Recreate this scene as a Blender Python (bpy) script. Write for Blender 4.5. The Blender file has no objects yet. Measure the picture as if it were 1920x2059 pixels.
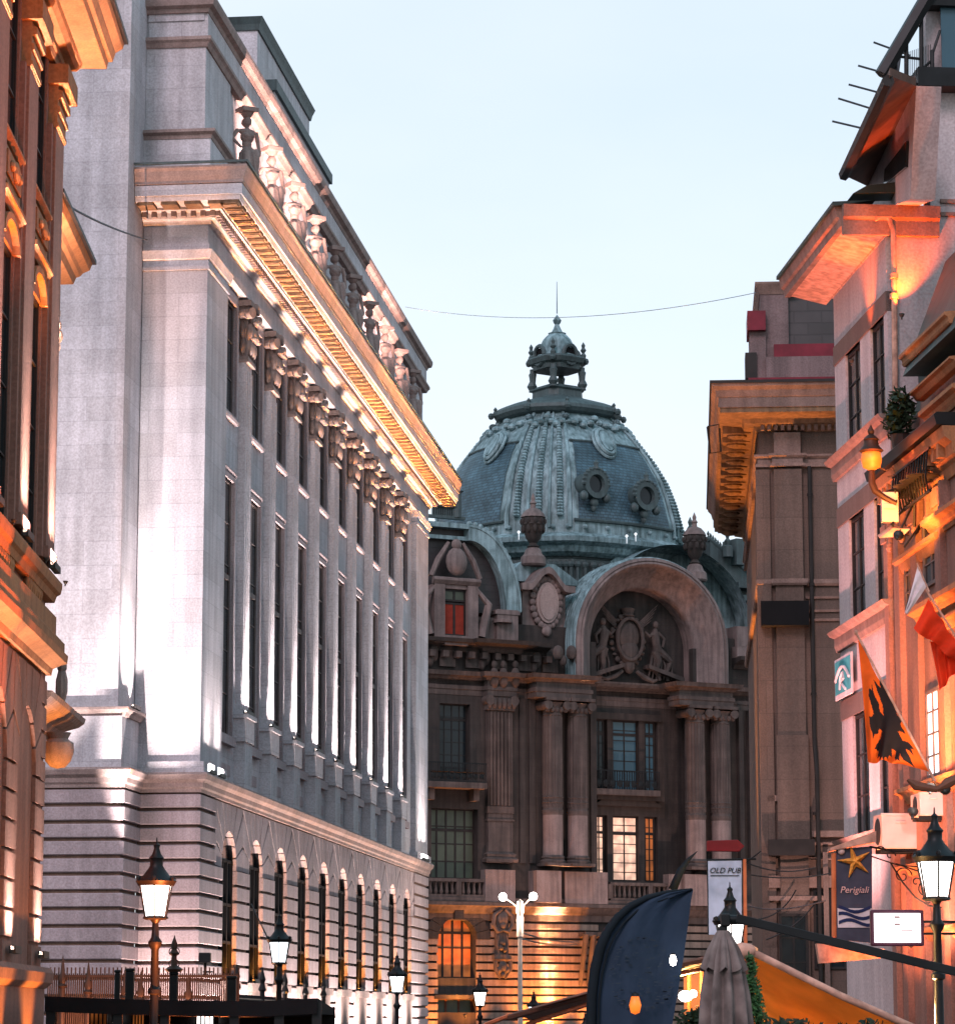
import bpy, bmesh, math, random
from math import sin, cos, tan, pi, radians, atan, sqrt, hypot
from mathutils import Vector, Matrix
random.seed(7)
scene = bpy.context.scene
C = scene.collection
# ------------------------------------------------------------------ camera model
F = 6090.; CX = 960.; CY = 1029.5; PITCH = atan(1031.5 / F); CZ = 1.6
sp_, cp_ = sin(PITCH), cos(PITCH)

def ray(u, v):
    x = (u - CX) / F; y = (CY - v) / F
    return (x, cp_ - y * sp_, sp_ + y * cp_)

def at(u, v, Y):
    r = ray(u, v); t = Y / r[1]
    return Vector((r[0] * t, Y, CZ + r[2] * t))

def frame(u, v, Y, deg):
    p = at(u, v, Y)
    return (p.x, p.y, radians(deg))

def loc(fr, u, v, x=None, y=None):
    """where the view line of photograph point (u,v) meets a wall plane of a building frame"""
    r = ray(u, v); c, s = cos(fr[2]), sin(fr[2])
    lx = lambda a, b: a * c + b * s
    ly = lambda a, b: -a * s + b * c
    ox, oy = lx(-fr[0], -fr[1]), ly(-fr[0], -fr[1]); dx, dy = lx(r[0], r[1]), ly(r[0], r[1])
    t = (x - ox) / dx if x is not None else (y - oy) / dy
    return Vector((ox + dx * t, oy + dy * t, CZ + r[2] * t))

# ------------------------------------------------------------------ materials
def nmat(name):
    m = bpy.data.materials.new(name); m.use_nodes = True
    nt = m.node_tree; b = nt.nodes['Principled BSDF']
    return m, nt, b

def stone(name, col, dark=0.6, joint=0.0, bw=1.3, bh=0.44, rough=.85, bump=.25, scale=1.0, stain=None):
    """weathered stone: two noises, rain streaks, optional ashlar joints"""
    m, nt, b = nmat(name); N = nt.nodes.new; L = nt.links.new
    b.inputs['Roughness'].default_value = rough
    tc = N('ShaderNodeTexCoord')
    n1 = N('ShaderNodeTexNoise'); n1.inputs['Scale'].default_value = .55 * scale; n1.inputs['Detail'].default_value = 8; n1.inputs['Roughness'].default_value = .65
    L(tc.outputs['Object'], n1.inputs['Vector'])
    mp = N('ShaderNodeMapping'); mp.inputs['Scale'].default_value = (3.2, 3.2, .22); L(tc.outputs['Object'], mp.inputs['Vector'])
    n2 = N('ShaderNodeTexNoise'); n2.inputs['Scale'].default_value = 1.0 * scale; n2.inputs['Detail'].default_value = 6; L(mp.outputs[0], n2.inputs['Vector'])
    n3 = N('ShaderNodeTexNoise'); n3.inputs['Scale'].default_value = 22 * scale; n3.inputs['Detail'].default_value = 4; L(tc.outputs['Object'], n3.inputs['Vector'])
    mul = N('ShaderNodeMath'); mul.operation = 'MULTIPLY'; L(n1.outputs['Fac'], mul.inputs[0]); L(n2.outputs['Fac'], mul.inputs[1])
    rp = N('ShaderNodeValToRGB'); rp.color_ramp.elements[0].position = .13; rp.color_ramp.elements[1].position = .36
    d = stain or tuple(c * dark for c in col)
    rp.color_ramp.elements[0].color = (*d, 1); rp.color_ramp.elements[1].color = (*col, 1)
    L(mul.outputs[0], rp.inputs[0])
    mx = N('ShaderNodeMix'); mx.data_type = 'RGBA'; mx.blend_type = 'MULTIPLY'; mx.inputs[0].default_value = .55
    r3 = N('ShaderNodeValToRGB'); r3.color_ramp.elements[0].position = .35; r3.color_ramp.elements[1].position = .65
    r3.color_ramp.elements[0].color = (.55, .52, .5, 1); L(n3.outputs['Fac'], r3.inputs[0])
    L(rp.outputs[0], mx.inputs[6]); L(r3.outputs[0], mx.inputs[7])
    out = mx.outputs[2]; hgt = n3.outputs['Fac']
    if joint > 0:
        sx = N('ShaderNodeSeparateXYZ'); L(tc.outputs['Object'], sx.inputs[0])
        ad = N('ShaderNodeMath'); ad.operation = 'ADD'; L(sx.outputs[0], ad.inputs[0]); L(sx.outputs[1], ad.inputs[1])
        cb = N('ShaderNodeCombineXYZ'); L(ad.outputs[0], cb.inputs[0]); L(sx.outputs[2], cb.inputs[1])
        br = N('ShaderNodeTexBrick'); br.inputs['Scale'].default_value = 1; br.inputs['Brick Width'].default_value = bw; br.inputs['Row Height'].default_value = bh
        br.inputs['Mortar Size'].default_value = .014; br.inputs['Mortar Smooth'].default_value = .3; br.inputs['Bias'].default_value = 0
        br.inputs['Color1'].default_value = (1, 1, 1, 1); br.inputs['Color2'].default_value = (.84, .83, .82, 1); br.inputs['Mortar'].default_value = (1 - joint,) * 3 + (1,)
        L(cb.outputs[0], br.inputs['Vector'])
        m2 = N('ShaderNodeMix'); m2.data_type = 'RGBA'; m2.blend_type = 'MULTIPLY'; m2.inputs[0].default_value = 1
        L(out, m2.inputs[6]); L(br.outputs['Color'], m2.inputs[7]); out = m2.outputs[2]
    L(out, b.inputs['Base Color'])
    bp = N('ShaderNodeBump'); bp.inputs['Strength'].default_value = bump; bp.inputs['Distance'].default_value = .03
    L(hgt, bp.inputs['Height']); L(bp.outputs[0], b.inputs['Normal'])
    return m

def plain(name, col, rough=.6, metal=0., var=.25, scale=3., emit=None, es=0., bump=.1, trans=0.):
    m, nt, b = nmat(name); N = nt.nodes.new; L = nt.links.new
    b.inputs['Roughness'].default_value = rough; b.inputs['Metallic'].default_value = metal; b.inputs['Specular IOR Level'].default_value = .22
    tc = N('ShaderNodeTexCoord'); n = N('ShaderNodeTexNoise'); n.inputs['Scale'].default_value = scale; n.inputs['Detail'].default_value = 6
    L(tc.outputs['Object'], n.inputs['Vector'])
    rp = N('ShaderNodeValToRGB'); rp.color_ramp.elements[0].position = .35; rp.color_ramp.elements[1].position = .65
    rp.color_ramp.elements[0].color = (*(c * (1 - var) for c in col), 1); rp.color_ramp.elements[1].color = (*(min(1, c * (1 + var * .5)) for c in col), 1)
    L(n.outputs['Fac'], rp.inputs[0]); L(rp.outputs[0], b.inputs['Base Color'])
    if bump:
        bp = N('ShaderNodeBump'); bp.inputs['Strength'].default_value = bump; bp.inputs['Distance'].default_value = .02
        L(n.outputs['Fac'], bp.inputs['Height']); L(bp.outputs[0], b.inputs['Normal'])
    if emit:
        b.inputs['Emission Color'].default_value = (*emit, 1); b.inputs['Emission Strength'].default_value = es
    if trans:
        t = N('ShaderNodeBsdfTranslucent'); L(rp.outputs[0], t.inputs['Color']); ms = N('ShaderNodeMixShader'); ms.inputs[0].default_value = trans
        L(b.outputs[0], ms.inputs[1]); L(t.outputs[0], ms.inputs[2]); L(ms.outputs[0], nt.nodes['Material Output'].inputs['Surface'])
    return m

def tiles(name, col, bw, bh, joint=.5, rough=.5):
    m, nt, b = nmat(name); N = nt.nodes.new; L = nt.links.new
    b.inputs['Roughness'].default_value = rough
    tc = N('ShaderNodeTexCoord'); sx = N('ShaderNodeSeparateXYZ'); L(tc.outputs['Object'], sx.inputs[0])
    ad = N('ShaderNodeMath'); ad.operation = 'ADD'; L(sx.outputs[0], ad.inputs[0]); L(sx.outputs[1], ad.inputs[1])
    cb = N('ShaderNodeCombineXYZ'); L(ad.outputs[0], cb.inputs[0]); L(sx.outputs[2], cb.inputs[1])
    br = N('ShaderNodeTexBrick'); br.inputs['Scale'].default_value = 1; br.inputs['Brick Width'].default_value = bw; br.inputs['Row Height'].default_value = bh
    br.inputs['Mortar Size'].default_value = .02; br.inputs['Mortar'].default_value = (*(c * joint for c in col), 1)
    br.inputs['Color1'].default_value = (*col, 1); br.inputs['Color2'].default_value = (*(c * .62 for c in col), 1)
    n = N('ShaderNodeTexNoise'); n.inputs['Scale'].default_value = .9; n.inputs['Detail'].default_value = 7; L(tc.outputs['Object'], n.inputs['Vector'])
    rp = N('ShaderNodeValToRGB'); rp.color_ramp.elements[0].position = .3; rp.color_ramp.elements[1].position = .7; rp.color_ramp.elements[0].color = (.5, .5, .5, 1); rp.color_ramp.elements[1].color = (1.25, 1.25, 1.25, 1)
    L(n.outputs['Fac'], rp.inputs[0])
    m2 = N('ShaderNodeMix'); m2.data_type = 'RGBA'; m2.blend_type = 'MULTIPLY'; m2.inputs[0].default_value = 1
    L(cb.outputs[0], br.inputs['Vector']); L(br.outputs['Color'], m2.inputs[6]); L(rp.outputs[0], m2.inputs[7]); L(m2.outputs[2], b.inputs['Base Color'])
    bp = N('ShaderNodeBump'); bp.inputs['Strength'].default_value = .5; bp.inputs['Distance'].default_value = .03
    L(br.outputs['Fac'], bp.inputs['Height']); bp.invert = True; L(bp.outputs[0], b.inputs['Normal'])
    return m

def glow(name, col, s, var=0.0, scale=2.):
    m, nt, b = nmat(name)
    b.inputs['Base Color'].default_value = (*(c * .5 for c in col), 1)
    b.inputs['Emission Strength'].default_value = s; b.inputs['Emission Color'].default_value = (*col, 1)
    if var:
        N = nt.nodes.new; L = nt.links.new
        tc = N('ShaderNodeTexCoord'); n = N('ShaderNodeTexNoise'); n.inputs['Scale'].default_value = scale; L(tc.outputs['Object'], n.inputs['Vector'])
        rp = N('ShaderNodeValToRGB'); rp.color_ramp.elements[0].position = .4; rp.color_ramp.elements[1].position = .62
        rp.color_ramp.elements[0].color = (*(c * (1 - var) for c in col), 1); rp.color_ramp.elements[1].color = (*col, 1)
        L(n.outputs['Fac'], rp.inputs[0]); L(rp.outputs[0], b.inputs['Emission Color'])
    return m

def glass(name, col=(.01, .015, .018), rough=.12):
    m, nt, b = nmat(name)
    b.inputs['Base Color'].default_value = (*col, 1); b.inputs['Roughness'].default_value = rough
    b.inputs['IOR'].default_value = 1.5; b.inputs['Specular IOR Level'].default_value = .28
    N = nt.nodes.new; L = nt.links.new
    tc = N('ShaderNodeTexCoord'); n = N('ShaderNodeTexNoise'); n.inputs['Scale'].default_value = 1.2; L(tc.outputs['Object'], n.inputs['Vector'])
    bp = N('ShaderNodeBump'); bp.inputs['Strength'].default_value = .15; bp.inputs['Distance'].default_value = .05; L(n.outputs['Fac'], bp.inputs['Height']); L(bp.outputs[0], b.inputs['Normal'])
    return m

M = dict(
    bank=stone('bank_limestone', (.63, .605, .65), .66, joint=.22, bw=1.5, bh=.62, bump=.15),
    groove=stone('groove_brown', (.2, .125, .095), .6), bankbase=stone('bank_rustic_stone', (.46, .38, .40), .66, bump=.2, joint=.12, bw=1.9, bh=.44),  # groove: darker brown wall behind the courses, seen in the joints
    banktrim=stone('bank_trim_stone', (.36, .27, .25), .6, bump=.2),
    carve=stone('carved_stone', (.42, .31, .28), .5, bump=.5, scale=3),
    orange=stone('ochre_render', (.30, .15, .115), .62, bump=.2),
    orangetrim=stone('ochre_trim', (.42, .19, .085), .6, bump=.15),
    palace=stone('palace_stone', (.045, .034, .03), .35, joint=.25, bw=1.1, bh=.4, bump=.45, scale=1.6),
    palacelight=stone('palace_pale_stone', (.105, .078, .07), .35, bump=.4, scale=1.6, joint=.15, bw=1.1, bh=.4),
    copper=stone('aged_copper', (.26, .385, .42), .55, bump=.45, scale=1.5, rough=.6, stain=(.045, .085, .09)),
    copperdark=stone('dark_copper', (.06, .095, .10), .5, bump=.4, scale=2, rough=.6),
    slate=tiles('blue_slate', (.06, .125, .165), .3, .17, .3),
    darkroof=tiles('dark_zinc', (.035, .028, .03), .8, .35, .6),
    greenroof=tiles('green_zinc', (.02, .05, .045), .6, 4., .5),
    brown=stone('brown_stone', (.15, .095, .075), .6, joint=.3, bw=6.3, bh=.93, bump=.3),
    browntrim=stone('brown_trim', (.28, .18, .15), .5, bump=.3),
    soffit=stone('brown_soffit', (.26, .15, .08), .4, bump=.5, scale=2),  # warm brown for soffits, mutules and brackets
    white=stone('white_render', (.52, .45, .46), .68, bump=.2, scale=.8),
    brownattic=stone('brown_attic', (.22, .15, .15), .5, bump=.3), whiteband=stone('taupe_band', (.15, .1, .085), .7, bump=.15),
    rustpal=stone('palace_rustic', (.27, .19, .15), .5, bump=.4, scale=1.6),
    palacepink=stone('palace_lit_stone', (.22, .165, .155), .45, bump=.4, scale=1.6),  # paler pink copy of the palace stone, sky light painted in
    redroof=plain('dark_red_sheet', (.16, .012, .025), .5),
    frame=plain('window_frame_dark', (.02, .016, .015), .5),
    framegrey=plain('window_frame_grey', (.13, .105, .1), .6),
    dark=plain('interior_dark', (.004, .004, .005), .9),
    glass=glass('dark_glass'), glassblue=glass('blue_glass', (.04, .09, .12), .2),
    iron=plain('black_iron', (.012, .013, .014), .45, .3), ironbrown=plain('bronze_iron', (.055, .03, .022), .5, .3),
    steel=plain('pale_pole_paint', (.5, .46, .42), .5), lampglass=glow('lamp_glass', (1., .93, .88), 5.),
    lampcool=glow('lamp_glass_cool', (.88, .95, 1.), 4.), lampor=glow('lamp_glass_orange', (1., .2, .02), 1.3, .35, 7),
    warmwin=glow('lit_room', (1., .52, .3), 1.2, .55, 1.6), pinkwin=glow('lit_room_pale', (1., .6, .43), 1.1, .6, 1.6), goldwin=glow('lit_room_gold', (.7, .2, .045), .38, .8, 1.5),
    redcurt=plain('red_curtain', (.16, .02, .012), .8, emit=(.5, .05, .02), es=.07), greenwin=glow('dim_green_room', (.07, .09, .06), .14, .9, 1.4),
    bulb=glow('hot_bulb', (1., .9, .84), 14.), dimbulb=glow('dim_bulb', (.9, .95, 1.), 1.2), fixt=plain('floodlight_body', (.06, .055, .05), .5, .4),
    navy=plain('navy_fabric', (.018, .034, .062), .75, var=.35, scale=1.2, trans=.12), navyd=plain('navy_edge', (.004, .008, .012), .8),
    taupe=plain('taupe_canvas', (.17, .13, .12), .9, var=.45, scale=7), awn=plain('orange_awning_fabric', (.85, .40, .09), .8, trans=.4, scale=1.5),
    awned=plain('awning_edge', (.22, .09, .06), .7), wood=plain('brown_beam', (.12, .05, .03), .6),
    leaf=plain('leaf_green', (.03, .085, .025), .6, var=.6, scale=9), leafd=plain('leaf_dark', (.015, .03, .015), .6, var=.5, scale=9),
    flago=plain('orange_flag', (.9, .13, .012), .8, var=.25, scale=2, trans=.35), flagr=plain('red_flag', (.75, .045, .01), .8, var=.3, scale=2, trans=.3),
    black=plain('black_print', (.012, .006, .006), .8), signw=plain('pale_blue_banner', (.42, .47, .58), .7), signt=plain('teal_sign', (.05, .28, .32), .6),
    orangepole=plain('orange_tube', (.6, .16, .06), .5), starfish=plain('starfish', (.75, .3, .05), .8, var=.5, scale=12), signboard=plain('slate_board', (.05, .05, .075), .7),
    signpink=plain('sign_lettering', (.75, .42, .38), .7), flagblue=plain('flag_blue', (.012, .02, .07), .7), flagwhite=plain('flag_white', (.6, .5, .52), .7),
    screen=glow('lit_screen', (1., .96, .97), 1.8), screenmark=plain('screen_print', (.1, .03, .03), .6), plumf=plain('plum_frame', (.05, .012, .025), .4),
    acw=plain('ac_white', (.55, .4, .37), .5, var=.12), redcan=plain('red_canopy', (.17, .006, .008), .5),
    asphalt=stone('asphalt', (.06, .055, .055), .6), paving=stone('granite_paving', (.2, .17, .16), .6, joint=.4, bw=.4, bh=.3), cable=plain('cable', (.05, .06, .07), .6), cablepale=plain('pale_cable', (.2, .28, .32), .6),
    plank=plain('painted_board', (.5, .27, .2), .7, var=.4, scale=6),
)

# ------------------------------------------------------------------ mesh builder
class MB:
    def __init__(s): s.v = []; s.f = []; s.mi = []; s.cur = 0
    def add(s, vs, fs):
        o = len(s.v); s.v += [tuple(p) for p in vs]; s.f += [tuple(i + o for i in f) for f in fs]; s.mi += [s.cur] * len(fs); return s
    def box(s, x0, x1, y0, y1, z0, z1):
        if x0 > x1: x0, x1 = x1, x0
        if y0 > y1: y0, y1 = y1, y0
        if z0 > z1: z0, z1 = z1, z0
        return s.add([(x0, y0, z0), (x1, y0, z0), (x1, y1, z0), (x0, y1, z0), (x0, y0, z1), (x1, y0, z1), (x1, y1, z1), (x0, y1, z1)],
                     [(0, 3, 2, 1), (4, 5, 6, 7), (0, 1, 5, 4), (1, 2, 6, 5), (2, 3, 7, 6), (3, 0, 4, 7)])
    def prism(s, pts, ax, a0, a1):
        """2-D polygon extruded: ax 'x' -> pts (y,z); 'y' -> pts (x,z); 'z' -> pts (x,y)"""
        g = {'x': lambda p, a: (a, p[0], p[1]), 'y': lambda p, a: (p[0], a, p[1]), 'z': lambda p, a: (p[0], p[1], a)}[ax]
        n = len(pts)
        return s.add([g(p, a0) for p in pts] + [g(p, a1) for p in pts],
                     [tuple(range(n)), tuple(range(2 * n - 1, n - 1, -1))] + [(i, (i + 1) % n, n + (i + 1) % n, n + i) for i in range(n)])
    def cyl(s, p0, p1, r0, r1=None, n=10, cap=True):
        r1 = r0 if r1 is None else r1
        p0 = Vector(p0); p1 = Vector(p1); d = (p1 - p0)
        if d.length < 1e-6: return s
        d.normalize(); a = d.orthogonal().normalized(); b = d.cross(a)
        vs = [p0 + (a * cos(2 * pi * i / n) + b * sin(2 * pi * i / n)) * r0 for i in range(n)] + [p1 + (a * cos(2 * pi * i / n) + b * sin(2 * pi * i / n)) * r1 for i in range(n)]
        fs = [(i, (i + 1) % n, n + (i + 1) % n, n + i) for i in range(n)]
        if cap: fs += [tuple(range(n - 1, -1, -1)), tuple(range(n, 2 * n))]
        return s.add(vs, fs)
    def tube(s, pts, r, n=8):
        pts = [Vector(p) for p in pts]; k = len(pts); rr = r if isinstance(r, (list, tuple)) else [r] * k
        vs = []; a = None
        for i in range(k):
            d = (pts[min(i + 1, k - 1)] - pts[max(i - 1, 0)]).normalized()
            a = d.orthogonal().normalized() if a is None else (a - d * a.dot(d)).normalized()
            b = d.cross(a)
            vs += [pts[i] + (a * cos(2 * pi * j / n) + b * sin(2 * pi * j / n)) * rr[i] for j in range(n)]
        fs = [(i * n + j, i * n + (j + 1) % n, (i + 1) * n + (j + 1) % n, (i + 1) * n + j) for i in range(k - 1) for j in range(n)]
        fs += [tuple(range(n - 1, -1, -1)), tuple(range((k - 1) * n, k * n))]
        return s.add(vs, fs)
    def lathe(s, prof, c=(0, 0, 0), n=16, a0=0., a1=2 * pi, sx=1., sy=1.):
        full = abs(a1 - a0 - 2 * pi) < 1e-6; m = n if full else n + 1
        vs = [(c[0] + r * cos(a0 + (a1 - a0) * j / n) * sx, c[1] + r * sin(a0 + (a1 - a0) * j / n) * sy, c[2] + z) for r, z in prof for j in range(m)]
        k = len(prof); fs = []
        for i in range(k - 1):
            for j in range(n):
                j2 = (j + 1) % m if full else j + 1
                fs.append((i * m + j, i * m + j2, (i + 1) * m + j2, (i + 1) * m + j))
        if full:
            if prof[0][0] > 1e-4: fs.append(tuple(range(m - 1, -1, -1)))
            if prof[-1][0] > 1e-4: fs.append(tuple(range((k - 1) * m, k * m)))
        return s.add(vs, fs)
    def ell(s, c, rx, ry, rz, n=8, k=5):
        return s.lathe([(sin(pi * i / k) * 1., -cos(pi * i / k) * rz) for i in range(k + 1)], c, n, sx=rx, sy=ry)
    def sweep(s, prof, path, closed=False):
        """cross-section (out, z) carried along a plan path; out = to the right of travel"""
        P = [Vector(p) for p in path]; n = len(P); rings = []
        for i in range(n):
            def nrm(a, b):
                d = (b - a).normalized(); return Vector((d.y, -d.x))
            if closed: n0, n1 = nrm(P[i - 1], P[i]), nrm(P[i], P[(i + 1) % n])
            else:
                n0 = nrm(P[i - 1], P[i]) if i > 0 else nrm(P[0], P[1]); n1 = nrm(P[i], P[i + 1]) if i < n - 1 else n0
            mt = (n0 + n1); mt = mt / max(.2, mt.dot(n0)) if mt.length > 1e-6 else n0
            rings.append([(P[i].x + mt.x * o, P[i].y + mt.y * o, z) for o, z in prof])
        k = len(prof); vs = [p for r in rings for p in r]; fs = []
        for i in range(n if closed else n - 1):
            i2 = (i + 1) % n
            for j in range(k): fs.append((i * k + j, i2 * k + j, i2 * k + (j + 1) % k, i * k + (j + 1) % k))
        if not closed: fs += [tuple(range(k - 1, -1, -1)), tuple(range((n - 1) * k, n * k))]
        return s.add(vs, fs)
    def wall(s, ax, a0, a1, b0, b1, z0, z1, holes=()):
        """slab with rectangular holes (b0,b1,z0,z1); ax 'x': thickness in x from a0 to a1, runs in y"""
        bs = sorted({b0, b1} | {min(max(h[i], b0), b1) for h in holes for i in (0, 1)})
        for p, q in zip(bs, bs[1:]):
            if q - p < 1e-5: continue
            mid = (p + q) / 2; hs = sorted((h[2], h[3]) for h in holes if h[0] < mid < h[1]); z = z0
            for h0, h1 in hs + [(z1, z1)]:
                if h0 - z > 1e-5:
                    if ax == 'x': s.box(a0, a1, p, q, z, h0)
                    else: s.box(p, q, a0, a1, z, h0)
                z = max(z, h1)
        return s
    def mark(s):
        if not hasattr(s, 'marks'): s.marks = []
        s.marks.append((len(s.v), len(s.f))); return s
    def build_each(s, name, mat, parent=None, smooth=False):
        ms = s.marks + [(len(s.v), len(s.f))]; out = []
        for (v0, f0), (v1, f1) in zip(ms, ms[1:]):
            if v1 == v0: continue
            q = MB(); q.v = s.v[v0:v1]; q.f = [tuple(i - v0 for i in f) for f in s.f[f0:f1]]; q.mi = s.mi[f0:f1]; out.append(q.build(name, mat, parent, smooth))
        return out
    def build(s, name, mat, parent=None, smooth=False, loc=(0, 0, 0), rot=0., bevel=0.):
        me = bpy.data.meshes.new(name); me.from_pydata(s.v, [], s.f)
        for m in (mat if isinstance(mat, (list, tuple)) else [mat]): me.materials.append(M[m] if isinstance(m, str) else m)
        if any(s.mi): me.polygons.foreach_set('material_index', s.mi)
        bm = bmesh.new(); bm.from_mesh(me); bmesh.ops.recalc_face_normals(bm, faces=bm.faces); bm.to_mesh(me); bm.free()
        if smooth: me.polygons.foreach_set('use_smooth', [True] * len(me.polygons)); 
        o = bpy.data.objects.new(name, me); C.objects.link(o)
        if parent is not None: o.parent = parent
        o.location = loc; o.rotation_euler = (0, 0, rot)
        if smooth == 'auto':
            e = o.modifiers.new('edges', 'EDGE_SPLIT'); e.split_angle = radians(38)
        if bevel:
            b = o.modifiers.new('soft_edges', 'BEVEL'); b.width = bevel; b.segments = 2; b.limit_method = 'ANGLE'
        return o

def tag(o, label=None, cat=None, group=None, kind=None):
    if label: o['label'] = label
    if cat: o['category'] = cat
    if group: o['group'] = group
    if kind: o['kind'] = kind
    return o

def thing(name, label, cat, p=(0, 0, 0), rz=0., group=None):
    o = bpy.data.objects.new(name, None); C.objects.link(o); o.empty_display_size = .3
    o.location = p; o.rotation_euler = (0, 0, rz)
    return tag(o, label, cat, group)

def kids(o): return [c for c in bpy.data.objects if c.parent == o]

def dup(o, parent, p=None, rz=None, label=None):
    c = o.copy(); C.objects.link(c); c.parent = parent
    if p is not None: c.location = p
    if rz is not None: c.rotation_euler = (0, 0, rz)
    if label: c['label'] = label
    for k in kids(o): dup(k, c)
    return c

def spot(parent, p, tgt, power, col, ang=40., blend=.6, r=.06):
    l = bpy.data.lights.new('spot_light', 'SPOT'); l.energy = power; l.color = col; l.spot_size = radians(ang); l.spot_blend = blend; l.shadow_soft_size = r
    o = bpy.data.objects.new('spot_light', l); C.objects.link(o); o.parent = parent; o.location = p
    o.rotation_euler = (Vector(tgt) - Vector(p)).to_track_quat('-Z', 'Y').to_euler()
    return o

def point(parent, p, power, col, r=.1):
    l = bpy.data.lights.new('bulb_light', 'POINT'); l.energy = power; l.color = col; l.shadow_soft_size = r
    o = bpy.data.objects.new('bulb_light', l); C.objects.link(o); o.parent = parent; o.location = p
    return o

def strip(parent, p, direction, along, w, h, power, col, spread=60.):
    """linear uplight: a slim housing with a rectangular lamp shining along `direction`"""
    d = Vector(direction).normalized(); a = Vector(along).normalized(); n = d.cross(a)
    l = bpy.data.lights.new('strip_light', 'AREA'); l.shape = 'RECTANGLE'; l.size = w; l.size_y = h; l.energy = power; l.color = col; l.spread = radians(spread)
    b = MB(); b.box(-w / 2, w / 2, -h / 2 - .015, h / 2 + .015, -.05, -.004); b.box(-w / 2, w / 2, h / 2, h / 2 + .02, -.05, .05); b.box(-w / 2, w / 2, -h / 2 - .02, -h / 2, -.05, .05); o = b.build('floodlight', 'fixt', parent)
    m = Matrix((a, -n, d)).transposed().to_4x4()
    if m.determinant() < 0: m = Matrix((a, n, d)).transposed().to_4x4()
    o.matrix_local = Matrix.Translation(Vector(p)) @ m
    lo = bpy.data.objects.new('strip_light', l); C.objects.link(lo); lo.parent = o; lo.rotation_euler = (pi, 0, 0); return o

WHITE = (1., .84, .80); PINK = (1., .60, .5); ORANGE = (1., .34, .07); RED = (1., .15, .025); AMBER = (1., .34, .06)

def flood(parent, p, tgt, power, col, ang=40., blend=.6, size=.12):
    """floodlight housing (a part) with its lamp"""
    b = MB(); b.lathe([(.0, 0), (size * .55, 0), (size, size * .9), (size, size * 1.1), (size * .86, size * 1.1), (size * .5, size * .4)], (0, 0, 0), 10)
    b.box(-size * .25, size * .25, -size * .25, size * .25, -size * .9, 0)
    d = (Vector(tgt) - Vector(p)).normalized()
    q = d.to_track_quat('Z', 'Y').to_euler()
    o = b.build('floodlight', 'fixt', parent, True, p); o.rotation_euler = q
    l = bpy.data.lights.new('spot_light', 'SPOT'); l.energy = power; l.color = col; l.spot_size = radians(ang); l.spot_blend = blend; l.shadow_soft_size = size * .5
    lo = bpy.data.objects.new('spot_light', l); C.objects.link(lo); lo.parent = o; lo.location = (0, 0, size * 1.15); lo.rotation_euler = (pi, 0, 0)
    return o

def window(parent, p, rz, w, h, nc=2, nr=3, gm='glass', fm='frame', t=.05, fw=.07, transom=None, arch=False, name='window', depth=.035):
    """window in the local xz plane looking to -y; width w centred, sill at z=0; frame > pane"""
    b = MB(); hw = w / 2
    b.box(-hw, -hw + fw, -depth, depth, 0, h); b.box(hw - fw, hw, -depth, depth, 0, h)
    b.box(-hw + fw, hw - fw, -depth, depth, 0, fw); b.box(-hw + fw, hw - fw, -depth, depth, h - fw, h)
    for i in range(1, nc):
        x = -hw + w * i / nc; b.box(x - t / 2, x + t / 2, -depth * .8, depth * .8, fw, h - fw)
    for i in range(1, nr):
        z = h * i / nr; b.box(-hw + fw, hw - fw, -depth * .7, depth * .7, z - t * .3, z + t * .3)
    if transom: b.box(-hw + fw, hw - fw, -depth * 1.3, depth * 1.2, h * transom - .07, h * transom + .07)
    fo = b.build(name, fm, parent, loc=p, rot=rz)
    g = MB(); g.box(-hw + .01, hw - .01, .0, .012, .01, h - .01); g.build('pane', gm, fo)
    return fo

def text_mesh(txt, size, mat, parent, p, rx=pi / 2, rz=0., ext=.004, shear=0., spacing=1.):
    cu = bpy.data.curves.new('lettering', 'FONT'); cu.body = txt; cu.size = size; cu.extrude = ext; cu.shear = shear; cu.space_character = spacing; cu.align_x = 'CENTER'; cu.resolution_u = 3
    to = bpy.data.objects.new('tmp', cu); C.objects.link(to); bpy.context.view_layer.update()
    me = bpy.data.meshes.new_from_object(to); bpy.data.objects.remove(to)
    me.materials.clear(); me.materials.append(M[mat])
    o = bpy.data.objects.new('lettering', me); C.objects.link(o); o.parent = parent; o.location = p; o.rotation_euler = (rx, 0, rz)
    return o
# ================================================================== ground
g = MB(); g.box(-400, 400, -60, 900, -.3, 0); tag(g.build('ground', 'paving'), kind='structure')
g = MB(); g.box(-60, 60, 124, 140, .004, .008); tag(g.build('road', 'asphalt'), kind='structure')
# ================================================================== the long bank building on the left
BF = frame(402, 1553, 77, -6.48)
bank = thing('bank_building', 'long pale stone bank with a row of giant pilasters and a deep orange lit cornice', 'bank building', (BF[0], BF[1], 0), BF[2])
LEN = 44.8; YC = [5.92 + 3.87 * k for k in range(9)]; YW = [4.0 + 3.87 * k for k in range(10)]
PW = .2     # pilaster projection from wall plane
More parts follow.
